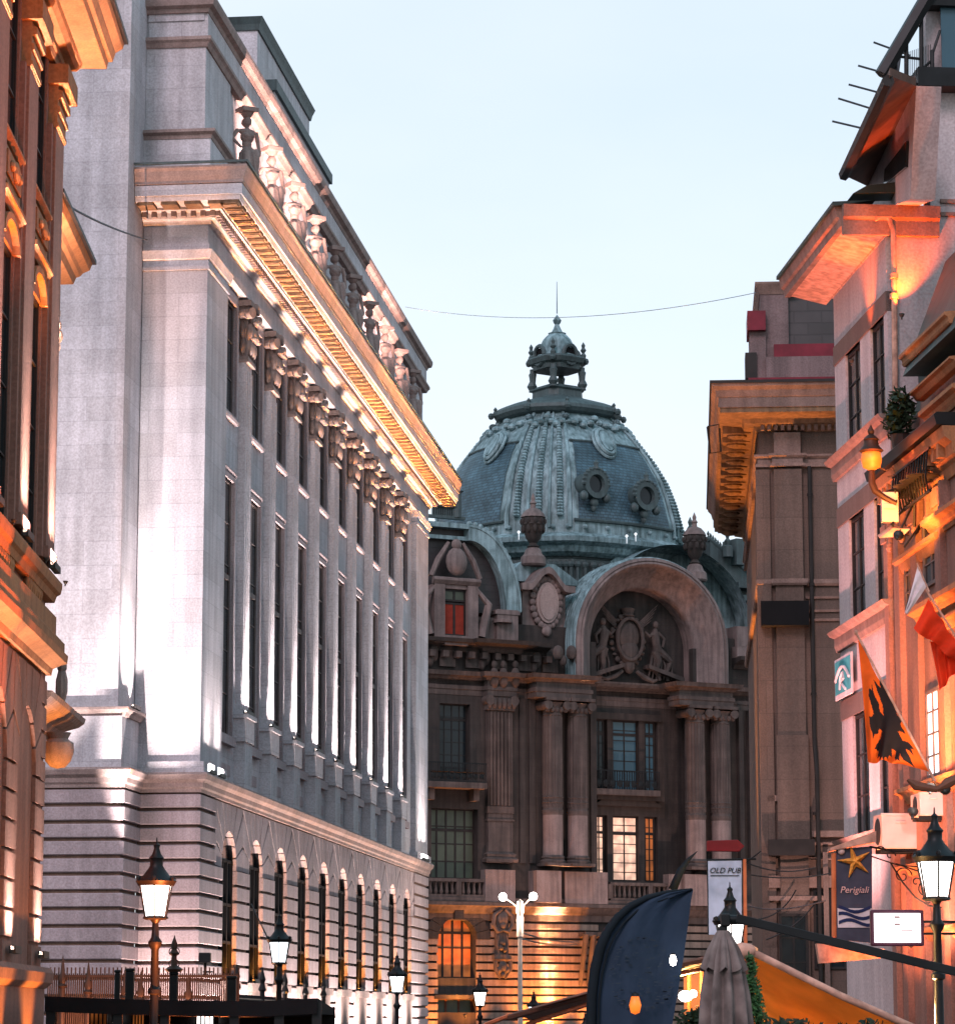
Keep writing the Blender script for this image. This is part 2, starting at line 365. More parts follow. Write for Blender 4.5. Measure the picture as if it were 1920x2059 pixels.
# upper wall with window holes
w = MB()
holes = []
for k, y in enumerate(YW):
    holes += [(y - .82, y + .82, 18.05, 21.2), (y - .82, y + .82, 9.25, 16.25)]
w.wall('x', -1.0, -PW, 2.75, 41.2, 7.9, 22.3, holes)
w.build('wall', 'bank', bank)
w = MB(); w.box(-14, -1.0, 1.75, LEN - .02, 7.9, 23.5); w.box(-1.0, 0, 41.2, LEN, 8.2, 21.1); w.box(-1.72, 0, 0, 2.75, 8.2, 21.1)
w.box(-14, -1.74, -1.8, 0, 9.4, 44); w.box(-1.85, .12, -.12, 2.9, 7.9, 8.2); w.box(-1., .12, 41., LEN + .12, 7.9, 8.2)
w.box(-14, -1.60, -1.92, .0, 7.9, 9.2)
w.build('corner_pier', 'bank', bank)
# pier capital mouldings and frieze
pathc = [(-1.72, 0), (0, 0), (0, LEN), (-1.2, LEN)]
capprof = [(0, 21.08), (.05, 21.08), (.05, 21.16), (.02, 21.2), (.02, 21.34), (.07, 21.38), (.10, 21.5), (.13, 21.6), (0, 21.6)]
m = MB(); m.sweep(capprof, [(-1.72, 0), (0, 0), (0, 2.75), (-.6, 2.75)]); m.sweep(capprof, [(-.6, 41.2), (0, 41.2), (0, LEN), (-1.2, LEN)])
fr = [(-1.0, 21.6), (.04, 21.6), (.04, 21.78), (.0, 21.8), (.0, 22.27), (.06, 22.3), (.1, 22.38), (.2, 22.42), (.26, 22.56), (.42, 22.6), (.42, 22.66), (-1., 22.66)]
m.sweep(fr, pathc); m.build('frieze', 'bank', bank)
# dentils under the bed mould
d = MB(); y = -.3
while y < LEN + .2: d.box(.0, .36, y, y + .13, 22.44, 22.6); y += .26
x = -1.7
while x < .3: d.box(x, x + .13, -.36, 0., 22.44, 22.6); x += .26
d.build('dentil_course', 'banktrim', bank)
# crowning cornice
cor = [(-1., 22.67), (1.02, 22.67), (1.06, 22.8), (1.1, 22.8), (1.1, 23.08), (-1., 23.1)]
cym = [(-.9, 23.085), (1.13, 23.1), (1.13, 23.17), (1.17, 23.3), (1.2, 23.42), (1.24, 23.5), (1.24, 23.55), (-.9, 23.62)]
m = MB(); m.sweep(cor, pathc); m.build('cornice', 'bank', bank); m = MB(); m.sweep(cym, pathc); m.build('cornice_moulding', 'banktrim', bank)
# soffit mutules: flat coffered blocks with grooves between
d = MB(); y = -1.0
while y < LEN + .9:
    d.box(.5, 1.0, y, y + .42, 22.58, 22.668); d.box(.56, .94, y + .06, y + .36, 22.555, 22.58); y += .62
x = -1.68
while x < .4: d.box(x, x + .42, -1.0, -.5, 22.58, 22.668); x += .62
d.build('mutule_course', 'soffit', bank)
m = MB(); m.sweep([(1.2, 23.6), (1.27, 23.6), (1.27, 23.66), (1.2, 23.68)], pathc); m.build('gutter_edge', 'copperdark', bank)
# low plinth, gold topped string, rusticated base
PB = [(-14, -1.55 - .25), (-1.55, -1.8), (-1.55, 0), (0, 0), (0, LEN), (-2, LEN)]
m = MB(); m.sweep([(-.3, 7.42), (.05, 7.42), (.06, 7.5), (.1, 7.55), (.12, 7.66), (.2, 7.74), (.24, 7.86), (.2, 7.92), (-.3, 7.96)], PB); m.build('string_course', 'banktrim', bank)
m = MB(); m.sweep([(-.1, 9.18), (.06, 9.2), (.1, 9.28), (.18, 9.36), (.18, 9.42), (-.1, 9.46)], [(-14, -1.8), (-1.6, -1.8), (-1.6, -.02)]); m.build('ledge', 'banktrim', bank)
core = MB(); core.box(-14, -1.62, -1.74, 0, 0, 7.42); core.box(-1.62, -.9, .06, LEN - .1, 0, 7.42)
AR = 1.02; SPR = 5.66
def arch_pts(r, y, n=12): return [(y + r * cos(pi * i / n), SPR + r * sin(pi * i / n)) for i in range(n + 1)]
# backing wall between arches
for k in range(11):
    a = YW[k - 1] + AR + .02 if k else .06; b = YW[k] - AR - .02 if k < 10 else LEN - .06
    core.box(-.9, -.06, a, b, 0, SPR)
for y in YW:
    p = [(y + 1.94, SPR), (y + 1.94, 7.42), (y - 1.94, 7.42), (y - 1.94, SPR)] + [(y - (AR + .02) * cos(pi * i / 12), SPR + (AR + .02) * sin(pi * i / 12)) for i in range(13)]
    for i in range(12):
        q0 = (y - (AR + .02) * cos(pi * i / 12), SPR + (AR + .02) * sin(pi * i / 12)); q1 = (y - (AR + .02) * cos(pi * (i + 1) / 12), SPR + (AR + .02) * sin(pi * (i + 1) / 12))
        core.prism([q0, q1, (q1[0], 7.42), (q0[0], 7.42)], 'x', -.9, -.06)
    core.box(-.9, -.06, y + AR + .02, y + 1.935, SPR, 7.42); core.box(-.9, -.06, y - 1.935, y - AR - .02, SPR, 7.42)
core.box(-.9, -.06, .06, YW[0] - 1.935, SPR, 7.42); core.box(-.9, -.06, YW[9] + 1.935, LEN - .06, SPR, 7.42)
core.build('wall', 'groove', bank)
# rusticated courses with real grooves
ru = MB(); rows = [7.42 - .428 * i for i in range(17)]
def course(path, z1, z0): ru.sweep([(-.25, z0 + .05), (.0, z0 + .04), (.04, z0 + .065), (.04, z1 - .065), (.0, z1 - .04), (-.25, z1 - .05)], path)
for z1, z0 in zip(rows, rows[1:]):
    course([(-14, -1.8), (-1.55, -1.8), (-1.55, 0), (0, 0), (0, YW[0] - (AR if z0 < SPR - .2 else 1.94))], z1, z0)
    course([(0, YW[9] + (AR if z0 < SPR - .2 else 1.94)), (0, LEN), (-1.0, LEN)], z1, z0)
    if z1 <= SPR + .25:
        for k in range(9):
            a, b = YW[k] + AR, YW[k + 1] - AR
            course([(-.9, a), (0, a), (0, b), (-.9, b)][::1], z1, z0) if False else ru.box(-.9, .02, a, b, z0 + .042, z1 - .042)
# fanned voussoirs clipped to the bay
for y in YW:
    nv = 9
    for i in range(nv):
        a0 = pi * i / nv + .022; a1 = pi * (i + 1) / nv - .022
        def hit(a):
            c, s_ = cos(a), sin(a); t = 1e9
            if abs(c) > 1e-6: t = min(t, 1.915 / abs(c))
            if s_ > 1e-6: t = min(t, (7.38 - SPR) / s_)
            return (y + c * t, SPR + s_ * t)
        h0, h1 = hit(a0), hit(a1); pts = [(y + AR * cos(a0), SPR + AR * sin(a0)), h0]
        if abs(h0[0] - h1[0]) > 1e-3 and abs(h0[1] - h1[1]) > 1e-3: pts.append((y + (1.915 if h0[0] > y else -1.915), 7.38))
        pts += [h1, (y + AR * cos(a1), SPR + AR * sin(a1)), (y + AR * cos((a0 + a1) / 2), SPR + AR * sin((a0 + a1) / 2))]
        ru.prism(pts, 'x', -.9, .0)
ru.build('rustication', 'bankbase', bank)
# sills, dark openings
b = MB()
for y in YW: b.mark(); b.box(-.24, .16, y - 1.1, y + 1.1, 2.5, 2.72); b.box(-.2, .1, y - .9, y + .9, 1.2, 2.5)
b.box(-14, .14, -1.95, -1.8, 0, 2.2) if False else None
b.build_each('base_sill', 'banktrim', bank)
w0 = None
for y in YW:
    if w0 is None:
        b = MB(); b.box(-AR, AR, -.03, .03, 0, .09)
        for xx in (-AR + .04, -.3, .3, AR - .04): b.box(xx - .04, xx + .04, -.04, .04, 0, 3.2)
        for zz in (1., 2., 3.15): b.box(-AR, AR, -.03, .03, zz, zz + .07)
        for i in range(10):
            a0, a1 = pi * i / 10, pi * (i + 1) / 10
            b.prism([(AR * cos(a0), 3.1 + AR * sin(a0)), (AR * cos(a1), 3.1 + AR * sin(a1)), (.9 * AR * cos(a1), 3.1 + .9 * AR * sin(a1)), (.9 * AR * cos(a0), 3.1 + .9 * AR * sin(a0))], 'y', -.05, .05)
        w0 = b.build('arched_window', 'dark', bank, loc=(-.14, y, 2.72), rot=pi / 2)
        gl = MB(); gl.prism([(-AR, 0), (AR, 0)] + [(AR * cos(pi * i / 12), 3.1 + AR * sin(pi * i / 12)) for i in range(13)], 'y', .035, .045); gl.build('pane', 'glass', w0)
    else: dup(w0, bank, (-.14, y, 2.72))
# upper windows
ws = None
for y in YW:
    if ws is None:
        wu = window(bank, (-.28, y, 18.05), pi / 2, 1.64, 3.15, 2, 3, 'glass', 'framegrey')
        wt = window(bank, (-.28, y, 9.25), pi / 2, 1.64, 7.0, 2, 6, 'glass', 'framegrey', transom=.62)
        b = MB()
        b.sweep([(0, 17.86), (.1, 17.88), (.12, 17.96), (.1, 18.04), (0, 18.05)], [(-PW, -1.0), (-PW, 1.0)])
        for (z0, z1) in ((9.25, 16.25), (18.05, 21.2)):
            for s_ in (-1, 1): b.box(-.3, -PW + .06, s_ * .82, s_ * .96, z0, z1); b.box(-.3, -PW + .03, s_ * .96, s_ * 1.06, z0, z1)
            b.box(-.3, -PW + .06, -.96, .96, z1, z1 + .14)
        b.sweep([(0, 16.4), (.04, 16.42), (.08, 16.5), (.08, 16.54), (0, 16.56)], [(-PW, -1.06), (-PW, 1.06)])
        b.box(-.3, -.05, -1.0, 1.0, 9.0, 9.25)
        b.box(-.4, -PW + .02, -.9, .9, 8.2, 8.5)
        ws = b.build('window_surround', 'bankbase', bank, loc=(0, y, 0))
    else:
        dup(wu, bank, (-.28, y, 18.05)); dup(wt, bank, (-.28, y, 9.25)); dup(ws, bank, (0, y, 0))
# pilasters: pedestal, flute-cut shaft, corinthian capital (sub-part)
def capital(parent):
    b = MB()
    b.box(-.3, .02, -.42, .42, 0, 1.25)
    b.box(-.3, .16, -.66, .66, 1.42, 1.58); b.box(-.3, .08, -.56, .56, 1.25, 1.42)
    for row, (z, n, out) in enumerate(((.12, 3, .08), (.55, 4, .13))):
        for i in range(n):
            yy = -.42 + .84 * (i + .5) / n
            b.ell((out * .5, yy, z + .18), .1 + out * .4, .13, .26, 7, 5); b.ell((out + .1, yy, z + .42), .11, .11, .07, 7, 4)
        for s_ in (0, 1): b.ell((-.08, -.46 - out * .4, z + .2), .1, .09, .26, 7, 5)
    for s_ in (-1, 1):
        b.cyl((.02, s_ * .5, 1.22), (.2, s_ * .6, 1.22), .17, .15, 10); b.cyl((-.2, s_ * .5, 1.2), (.02, s_ * .62, 1.2), .13, .13, 8)
        b.tube([(.05, s_ * .15, .95), (.1, s_ * .3, 1.15), (.14, s_ * .42, 1.3)], .06, 6)
    b.ell((.16, 0, 1.48), .12, .17, .14); b.ell((.1, 0, 1.1), .08, .12, .15)
    b.box(-.3, .06, -.5, .5, -.1, .0); b.box(-.3, .09, -.52, .52, -.16, -.08)
    return b.build('capital', 'carve', parent, 'auto')
pil = None
for k, y in enumerate(YC):
    if pil is None:
        b = MB(); b.box(-.45, -.02, -.48, .48, 9.95, 19.8)
        for i in range(4):                                   # raised fillets leave flutes between them
            yy = -.45 + i * .26; b.box(-.02, .012, yy, yy + .12, 10.15, 19.6)
        b.box(-.45, .05, -.53, .53, 9.95, 10.1)
        pil = b.build('pilaster', 'bank', bank, loc=(0, y, 0))
        cp = capital(pil); cp.location = (0, 0, 19.95)
        b = MB(); b.box(-.45, .16, -.62, .62, 9.2, 9.93); b.box(-.45, .22, -.68, .68, 9.84, 9.95); b.box(-.45, .12, -.52, .52, 7.9, 9.2)
        b.build('pedestal', 'bank', pil)
    else: dup(pil, bank, (0, y, 0))
# uplights on the pedestals: hot at the foot, fading up the shaft
for k, y in enumerate(YC):
    strip(bank, (.12, y, 10.02), (-.035, 0, 1), (0, 1, 0), .98, .07, 210, WHITE, 50)
# parapet block, attic storey and penthouse
at_ = MB()
at_.box(-1.95, -.2, .03, 3.3, 23.6, 33.0) if False else at_.box(-1.95, -1.6, .1, 3.3, 23.6, 29.1); at_.box(-14, -.25, .2, LEN, 23.5, 27.5)
at_.box(-1.74, -.14, .02, 3.4, 24.7, 27.2); at_.box(-1.74, .05, -.12, 3.6, 23.6, 24.66)
at_.box(-1.7, -.2, .02, LEN + .1, 27.9, 28.3)
for y in [q + 0 for q in YC] + [YC[8] + 3.7]: at_.box(-.26, .38, y - 1.55, y - .85, 23.6, 24.52)
at_.build('attic', 'bank', bank)
PA = [(-1.74, .02), (-.14, .02), (-.14, LEN + .1), (-3, LEN + .1)]
m = MB(); m.sweep([(-.3, 27.15), (.04, 27.15), (.1, 27.27), (.16, 27.33), (.16, 27.42), (-.3, 27.55)], PA)
m.sweep([(-.3, 28.1), (.06, 28.1), (.1, 28.2), (.22, 28.26), (.26, 28.4), (.26, 28.5), (-.3, 28.56)], PA)
m.sweep([(-.3, 24.6), (.02, 24.6), (.04, 24.7), (.14, 24.76), (.14, 24.84), (-.3, 24.95)], [(-1.74, -.12), (.05, -.12), (.05, 3.6), (-.2, 3.6)])
m.build('attic_moulding', 'banktrim', bank)
m = MB(); m.box(-1.7, -.1, .06, LEN + .06, 27.44, 28.2); m.build('attic_frieze', 'bank', bank)
pa = MB(); pa.box(-10, -1.3, 16.4, 27.2, 28.3, 31.1); pa.build('penthouse', 'bank', bank)
pa = MB(); pa.box(-10, -1.2, 16.2, 27.35, 31.1, 31.45); pa.build('penthouse_roof', 'copperdark', bank)
pa = MB(); pa.box(-12, -3.1, 22.75, 33.4, 29, 35.4); pa.build('stair_tower', 'bank', bank)
pa = MB(); pa.sweep([(-1, 35.35), (.06, 35.35), (.1, 35.55), (.2, 35.8), (-1, 35.85)], [(-12, 22.75), (-3.1, 22.75), (-3.1, 33.4), (-12, 33.4)]); pa.build('stair_tower_roof', 'copperdark', bank)
pa = MB(); pa.box(-12, -3.9, 22.9, 33.2, 35.7, 35.84); pa.build('stair_tower_deck', 'copperdark', bank)
# caryatid figures carrying the attic frieze
def caryatid(parent, p):
    b = MB()
    b.box(-.27, .27, -.29, .29, 3.04, 3.22); b.lathe([(.14, 0), (.2, .1), (.22, .16)], (0, 0, 2.88), 12)     # block on the head
    b.ell((.02, 0, 2.7), .14, .14, .2, 14, 10); b.ell((-.06, 0, 2.68), .15, .17, .19, 12, 8); b.cyl((0, 0, 2.38), (0, 0, 2.6), .075, .07, 10)
    b.ell((0, 0, 2.3), .14, .34, .13, 12, 8); b.ell((.02, 0, 2.1), .19, .25, .26, 12, 8); b.ell((0, 0, 1.82), .14, .17, .22, 12, 8); b.ell((0, .04, 1.52), .19, .25, .24, 12, 8)
    for s_ in (-1, 1): b.ell((.14, s_ * .11, 2.12), .09, .1, .1, 10, 6)
    b.tube([(0, -.33, 2.34), (.0, -.54, 2.0), (.02, -.56, 1.96), (.12, -.24, 1.62)], [.085, .07, .07, .05], 8)
    b.tube([(0, .33, 2.34), (-.02, .42, 1.95), (.08, .44, 1.5), (.1, .42, 1.4)], [.085, .07, .055, .05], 8)
    b.lathe([(.40, 0), (.34, .3), (.28, .8), (.25, 1.3), (.2, 1.5)], (0, .02, 0), 14, sy=1.1)
    for i in range(9):
        a = -1.7 + 3.4 * i / 8; k = .8 + .3 * (i % 2); b.tube([(cos(a) * .4 * k, sin(a) * .44 * k, 0), (cos(a) * .3 * k, sin(a) * .34 * k, .8), (cos(a) * .2 * k, sin(a) * .24, 1.5)], [.07, .05, .03], 6)
    b.tube([(.2, -.12, 1.5), (.3, -.16, 1.0), (.22, -.18, .4)], [.12, .13, .07], 8)
    b.ell((.06, .3, 1.2), .16, .14, .5, 10, 8)
    o = b.build('statue', 'banktrim', parent, True, p)
    r = o.modifiers.new('one_body', 'REMESH'); r.mode = 'VOXEL'; r.voxel_size = .024; r.use_smooth_shade = True
    return o
st = None
YS = YC + [YC[8] + 3.7]
for k, y in enumerate(YS):
    if st is None: st = caryatid(bank, (.08, y - 1.2, 24.5)); st.rotation_euler = (0, 0, radians(-50)); st.scale = (.86, .86, .745)
    else: dup(st, bank, (.08, y - 1.2, 24.5))
# lights that wash the attic wall between the figures, the corner pier and the deep cornice
for k in (0, 1, 2, 5.9, 6.9):
    y = YC[0] + 3.87 * k - .1
    flood(bank, (.62, y + .3, 23.78), (-.2, y + .9, 26.4), 5200, PINK, 100, .8, .09)
for (x, y) in ((.9, .85), (.75, 2.1)): strip(bank, (.14, y, 8.0), (-.05, 0, 1), (0, 1, 0), .75, .06, 110, WHITE, 50)
strip(bank, (.14, 43.0, 8.0), (-.05, 0, 1), (0, 1, 0), 2.2, .06, 300, WHITE, 50)
flood(bank, (-.75, -5.5, .3), (-.75, 0, 11.9), 24000, WHITE, 21, .5, .15)
flood(bank, (-1.58, -.5, 9.5), (-1.7, -.5, 13), 700, WHITE, 60, .6, .05)
flood(bank, (-3.7, -7.3, .3), (-3.5, -1.8, 12.2), 20000, WHITE, 21, .5, .15); strip(bank, (-1.46, -.95, 9.5), (-.06, 0, 1), (0, 1, 0), .8, .05, 150, WHITE, 50)
for y in YW: strip(bank, (-.05, y + .45, 2.78), (-.02, .12, 1), (0, 1, 0), .7, .07, 50, AMBER, 80)
strip(bank, (2.3, 11.5, .2), (-.058, 0, 1), (0, 1, 0), 23, .8, 1000, AMBER, 9); strip(bank, (2.3, 34.5, .2), (-.058, 0, 1), (0, 1, 0), 23, .8, 1700, AMBER, 9)  # unseen amber strips added at the pavement to light the cornice underside
for x in (-1.,): flood(bank, (x, -2.8, .15), (-.8, -.9, 22.6), 34000, AMBER, 9, .5, .12)  # unseen amber flood added for the cornice return over the corner
for k, y in enumerate([YW[0] - 2.4] + [y + 1.93 for y in YW]): flood(bank, (.75, y, .5), (.05, y, 2.9), 2600, (1., .8, .72), 110, .8, .08)
flood(bank, (-1.2, -1.8, .4), (-1.0, -.1, 3.5), 2200, (1., .74, .66), 110, .8, .1)
# ================================================================== ochre building, near left
LF = frame(100, 1170, 45, .742)
ochre = thing('ornate_building', 'ochre stuccoed building at the left edge with giant pilasters and arched ground floor', 'building', (LF[0], LF[1], 0), LF[2])
zL = lambda v, u=105: loc(LF, u, v, y=0).z
PL = [-6.92, -3.95, -.98]
w = MB()
zs1, zs2 = zL(1170), zL(172)
hol = []
for y0 in PL[:-1]:
    c = y0 + .97 + 1.0
    hol += [(c - .78, c + .78, zL(470), zL(150)), (c - .72, c + .72, zL(1150), zL(650))]
w.wall('x', -.8, -.06, -10, 0, 2.3, zL(150), hol); w.box(-8, -.8, -10, -.01, 0, zL(90)); w.box(-.8, .02, -10, 0, zL(150), zL(100))
w.build('wall', 'orange', ochre)
for y0 in PL[:-1]:
    c = y0 + 1.97
    window(ochre, (-.13, c, zL(470)), pi / 2, 1.56, zL(150) - zL(470), 2, 3, 'glass', 'frame'); window(ochre, (-.13, c, zL(1150)), pi / 2, 1.44, zL(650) - zL(1150), 2, 4, 'glass', 'frame')
pl0 = None
for y0 in PL:
    if pl0 is None:
        b = MB(); b.box(-.1, .06, .0, .96, zL(1140), zL(290)); b.box(-.1, .1, -.04, 1., zL(1140), zL(1118))
        b.box(-.1, .02, -.16, 1.12, zL(1140), zL(290))
        pl0 = b.build('pilaster', 'orange', ochre, loc=(0, y0, 0))
        b = MB(); P = [(-.3, -.0), (.06, -.0), (.06, .96), (-.3, .96)]
        za, zb = zL(290), zL(172)
        b.sweep([(0, za), (.04, za), (.04, za + .06), (.0, za + .08)], P[1:3]); b.sweep([(0, za + .2), (.06, za + .22), (.06, za + .3), (0, za + .34)], P[1:3])
        b.sweep([(0, za + .42), (.09, za + .45), (.09, za + .55), (0, za + .58)], P[1:3]); b.box(-.2, .08, -.02, .98, za - .02, zb - .3); b.box(-.2, .24, -.12, 1.08, zb - .3, zb)
        b.build('capital', 'orangetrim', pl0)
    else: dup(pl0, ochre, (0, y0, 0))
# string mouldings across the bays
b = MB(); 
def band(mb, prof, v, path): mb.sweep([(o, zL(v) + z) for o, z in prof], path)
E1 = [(0, -10), (0, 0), (-2, 0)]
band(b, [(-.1, -.2), (.02, -.2), (.05, -.1), (.1, -.06), (.12, .04), (.12, .1), (-.1, .14)], 1185, [(.05, -10), (.05, 0.05), (-2, .05)])
zc_ = zL(1345)
b.sweep([(-.1, zc_ - .1), (.05, zc_ - .1), (.07, zc_), (.16, zc_ + .06), (.26, zc_ + .1), (.27, zc_ + .22), (-.1, zc_ + .26)], E1)
b.sweep([(-.1, zc_ + .26), (.22, zc_ + .27), (.22, zL(1292)), (.1, zL(1275)), (.1, zL(1240)), (-.1, zL(1238))], E1)
b.build('string_course', 'orangetrim', ochre)
b = MB()
for y0 in [-9.89] + PL[:-1]:
    c = y0 + 1.97; b.mark()
    for (za, zb) in ((zL(560), zL(497)),):
        b.box(-.1, .0, c - .8, c + .8, za, zb); b.box(-.1, .035, c - .66, c + .66, za + .08, zb - .08)
        b.ell((.05, c, (za + zb) / 2), .06, .22, .16)
        b.ell((.05, c + .35, (za + zb) / 2), .05, .12, .08); b.ell((.05, c - .35, (za + zb) / 2), .05, .12, .08)
    z = zL(600); b.sweep([(0, z), (.05, z), (.1, z + .08), (.13, z + .1), (.13, z + .16), (0, z + .18)], [(-.05, c - .95), (-.05, c + .95)])
    z = zL(485); b.sweep([(0, z), (.04, z), (.1, z + .06), (.1, z + .1), (0, z + .12)], [(-.05, c - .95), (-.05, c + .95)])
    for zz in (zL(655),):
        for i in range(8):
            a0, a1 = pi * i / 8, pi * (i + 1) / 8
            b.prism([(c + .78 * cos(a0), zz + .4 * sin(a0)), (c + .78 * cos(a1), zz + .4 * sin(a1)), (c + .64 * cos(a1), zz + .3 * sin(a1)), (c + .64 * cos(a0), zz + .3 * sin(a0))], 'x', -.08, .04)
    b.mark()
    for i in range(7): b.lathe([(.04, 0), (.06, .1), (.03, .25), (.045, .4), (.05, .5)], (.02, c - .66 + .22 * i, zL(1238) + .02), 8)
    b.box(-.04, .08, c - .85, c + .85, zL(1238) + .5, zL(1238) + .58)
b.build_each('ornament', 'orangetrim', ochre)
m = MB(); z = zL(150)
m.sweep([(-.2, z - .12), (.03, z - .12), (.05, z - .02), (.08, z), (.08, z + .1), (.2, z + .12), (.26, z + .2), (.28, z + .28), (.62, z + .3), (.64, z + .42), (.7, z + .44), (.74, z + .6), (.84, z + .7), (.86, z + .78), (-.2, z + .84)], E1)
m.build('cornice', 'orangetrim', ochre)
m = MB(); m.sweep([(.84, z + .8), (.92, z + .8), (.92, z + .87), (-.3, z + 1.0), (-.3, z + .86)], E1); m.build('roof_edge', 'frame', ochre)
# rusticated arcade
ru = MB(); R2 = .93; SP2 = zL(1447, 66) - R2
for j, y0 in enumerate([-9.89] + PL):
    c = y0 - 1.0 + .0; a = c + R2
    z1 = SP2
    ru.box(-.7, -.05, a, a + 1.1, 0, SP2)
    k = 0; zz = SP2
    while zz > 2.75:
        ru.box(-.35, .0, a, a + 1.1 if j < 3 else 0., zz - .372, zz - .028); zz -= .4
    nv = 7
    for i in range(nv):
        a0 = pi * i / nv + .02; a1 = pi * (i + 1) / nv - .02; top = zc_ - .18 - SP2
        def hit(aa):
            c_, s_ = cos(aa), sin(aa); t = 1e9
            if abs(c_) > 1e-6: t = min(t, 1.46 / abs(c_))
            if s_ > 1e-6: t = min(t, top / s_)
            return (c + c_ * t, SP2 + s_ * t)
        h0, h1 = hit(a0), hit(a1); pts = [(c + R2 * cos(a0), SP2 + R2 * sin(a0)), h0]
        if abs(h0[0] - h1[0]) > 1e-3 and abs(h0[1] - h1[1]) > 1e-3: pts.append((c + (1.46 if h0[0] > c else -1.46), SP2 + top))
        pts += [h1, (c + R2 * cos(a1), SP2 + R2 * sin(a1)), (c + R2 * cos((a0 + a1) / 2), SP2 + R2 * sin((a0 + a1) / 2))]
        ru.prism(pts, 'x', -.5, .0)
zz = zc_ - .18
while zz > SP2: ru.box(-.3, .0, -.50, .0, max(zz - .372, SP2), zz - .028); zz -= .4
ru.box(-.7, -.03, -.52, -.01, SP2 - .5, zc_ - .1); ru.box(-.7, -.42, -10, -.5, 2.3, zc_ - .1)
ru.build('rustication', 'orange', ochre)
b = MB(); b.box(-.9, .05, -10, .12, 0, 2.28); b.sweep([(-.2, 2.1), (.02, 2.12), (.1, 2.2), (.12, 2.34), (.08, 2.42), (-.2, 2.46)], [(.05, -10), (.05, .12), (-2, .12)])
b.box(-.9, .16, -10, .2, 0, 1.3); b.build('base', 'orange', ochre)
for y in (-.45, -3.45, -6.4):
    strip(ochre, (.1, y, 2.6), (-.04, 0, 1), (0, 1, 0), .6, .05, 62, (1., .74, .64), 60)
    strip(ochre, (.13, y + .02, zL(1150)), (-.02, 0, 1), (0, 1, 0), .66, .05, 85, (1., .7, .6), 30)
for y in (-7, -4.4, -1.6): flood(ochre, (3.4, y, .15), (.0, y + .1, 7.4), 13000, (1., .20, .045), 62, 1., .12)
for y in (-6, -2.6, -.3): flood(ochre, (.16, y + .9, zL(1165) + .02), (.55, y + .9, 14), 4200, ORANGE, 26, .8, .04)
flood(ochre, (.8, -1.6, .2), (-.4, -1.9, 5), 1000, AMBER, 60, .9, .1); flood(ochre, (.8, -4.6, .2), (-.4, -4.9, 5), 1000, AMBER, 60, .9, .1)
# ---- the building behind it
nb = thing('corner_building', 'small lit cornice and corbelled balcony of the building just beyond the ochre one', 'building', (LF[0], LF[1], 0), LF[2])
Q = lambda u, v, x=.05: loc(LF, u, v, x=x)
e_ = Q(193, 525); YE = e_.y; z = e_.z - .42
b = MB(); b.box(-6, -.7, .12, YE - .7, 0, z + .3); b.build('wall', 'orange', nb)
P2 = [(-.7, .15), (-.7, YE - .75), (-3, YE - .75)]
b = MB(); b.sweep([(-.1, z - .3), (.04, z - .3), (.08, z - .16), (.42, z - .06), (.46, z + .06), (.52, z + .1), (.56, z + .16), (.66, z + .24), (.7, z + .36), (-.1, z + .44)], P2); b.build('cornice', 'orangetrim', nb)
b = MB(); b.sweep([(.66, z + .36), (.76, z + .36), (.76, z + .43), (-.1, z + .5)], P2); b.build('roof_edge', 'frame', nb)
e2 = Q(169, 1445); z2 = e2.z; ye = e2.y
b = MB(); b.sweep([(0, z2 - .42), (.3, z2 - .38), (.42, z2 - .25), (.66, z2 - .15), (.74, z2 - .08), (.76, z2), (0, z2 + .06)], [(-.7, .15), (-.7, ye - .6), (-2, ye - .6)]); b.build('balcony', 'carve', nb)
h_ = loc(LF, 117, 1512, y=2.6); b = MB(); b.mark(); b.lathe([(0, -.27), (.12, -.24), (.2, -.15), (.25, 0), (.24, .14), (.15, .2), (.2, .3)], tuple(h_), 16)
h_ = loc(LF, 124, 1380, y=2.2); b.mark(); b.ell(tuple(h_), .1, .12, .3); b.ell((h_.x, h_.y, h_.z + .3), .08, .1, .1)
b.mark()
for (uu, vv, r_) in ((112, 630, .1), (116, 655, .08), (118, 676, .09), (114, 697, .08), (110, 715, .05)):
    q = loc(LF, uu, vv, y=1.2); b.ell((q.x, q.y, q.z), r_ * .8, r_ * .8, r_ * 1.3)
b.build_each('carving', 'carve', nb, 'auto')
flood(nb, (-.62, .5, z - 2.0), (-.1, 2.4, z), 2600, (1., .6, .42), 75, .8, .05); flood(nb, (.2, 1.6, 1.), (-.1, 1.8, z2), 3500, ORANGE, 30, .8, .08); spot(nb, (.4, 1.0, zL(740)), (-.1, 1.2, zL(650)), 120, (1., .7, .55), 60, .8, .04)
# ================================================================== brown stone building, right side of the street
br = MB; B2 = at(1533, 1400, 85); BR = (B2.x, B2.y, radians(-4.))
brown = thing('stone_building', 'brown stone corner building with a heavy overhanging cornice and dark red roof bands', 'building', (BR[0], BR[1], 0), BR[2])
zB = lambda v, u=1560: loc(BR, u, v, y=0).z
xB = lambda u, v=1000: loc(BR, u, v, y=0).x
b = MB(); b.box(0, 9, 0, 20, 0, zB(868)); b.build('wall', 'brown', brown)
b = MB(); x0, x1 = xB(1556), xB(1612)
b.box(x0, x1, -.16, 0, zB(1480), zB(945)); b.box(x0 - .05, x1 + .05, -.2, 0, zB(1700), zB(1480)); b.box(x0, x1, -.18, 0, 0, zB(1700))
b.box(-.1, x0 - .12, -.1, .3, 0, zB(945)); b.build('pilaster', 'brown', brown)
PR = [(0, 20), (0, 0), (9, 0)]; PP = [(x0 - .02, 0), (x0 - .02, -.18), (x1 + .02, -.18), (x1 + .02, 0)]
b = MB(); z = zB(940)
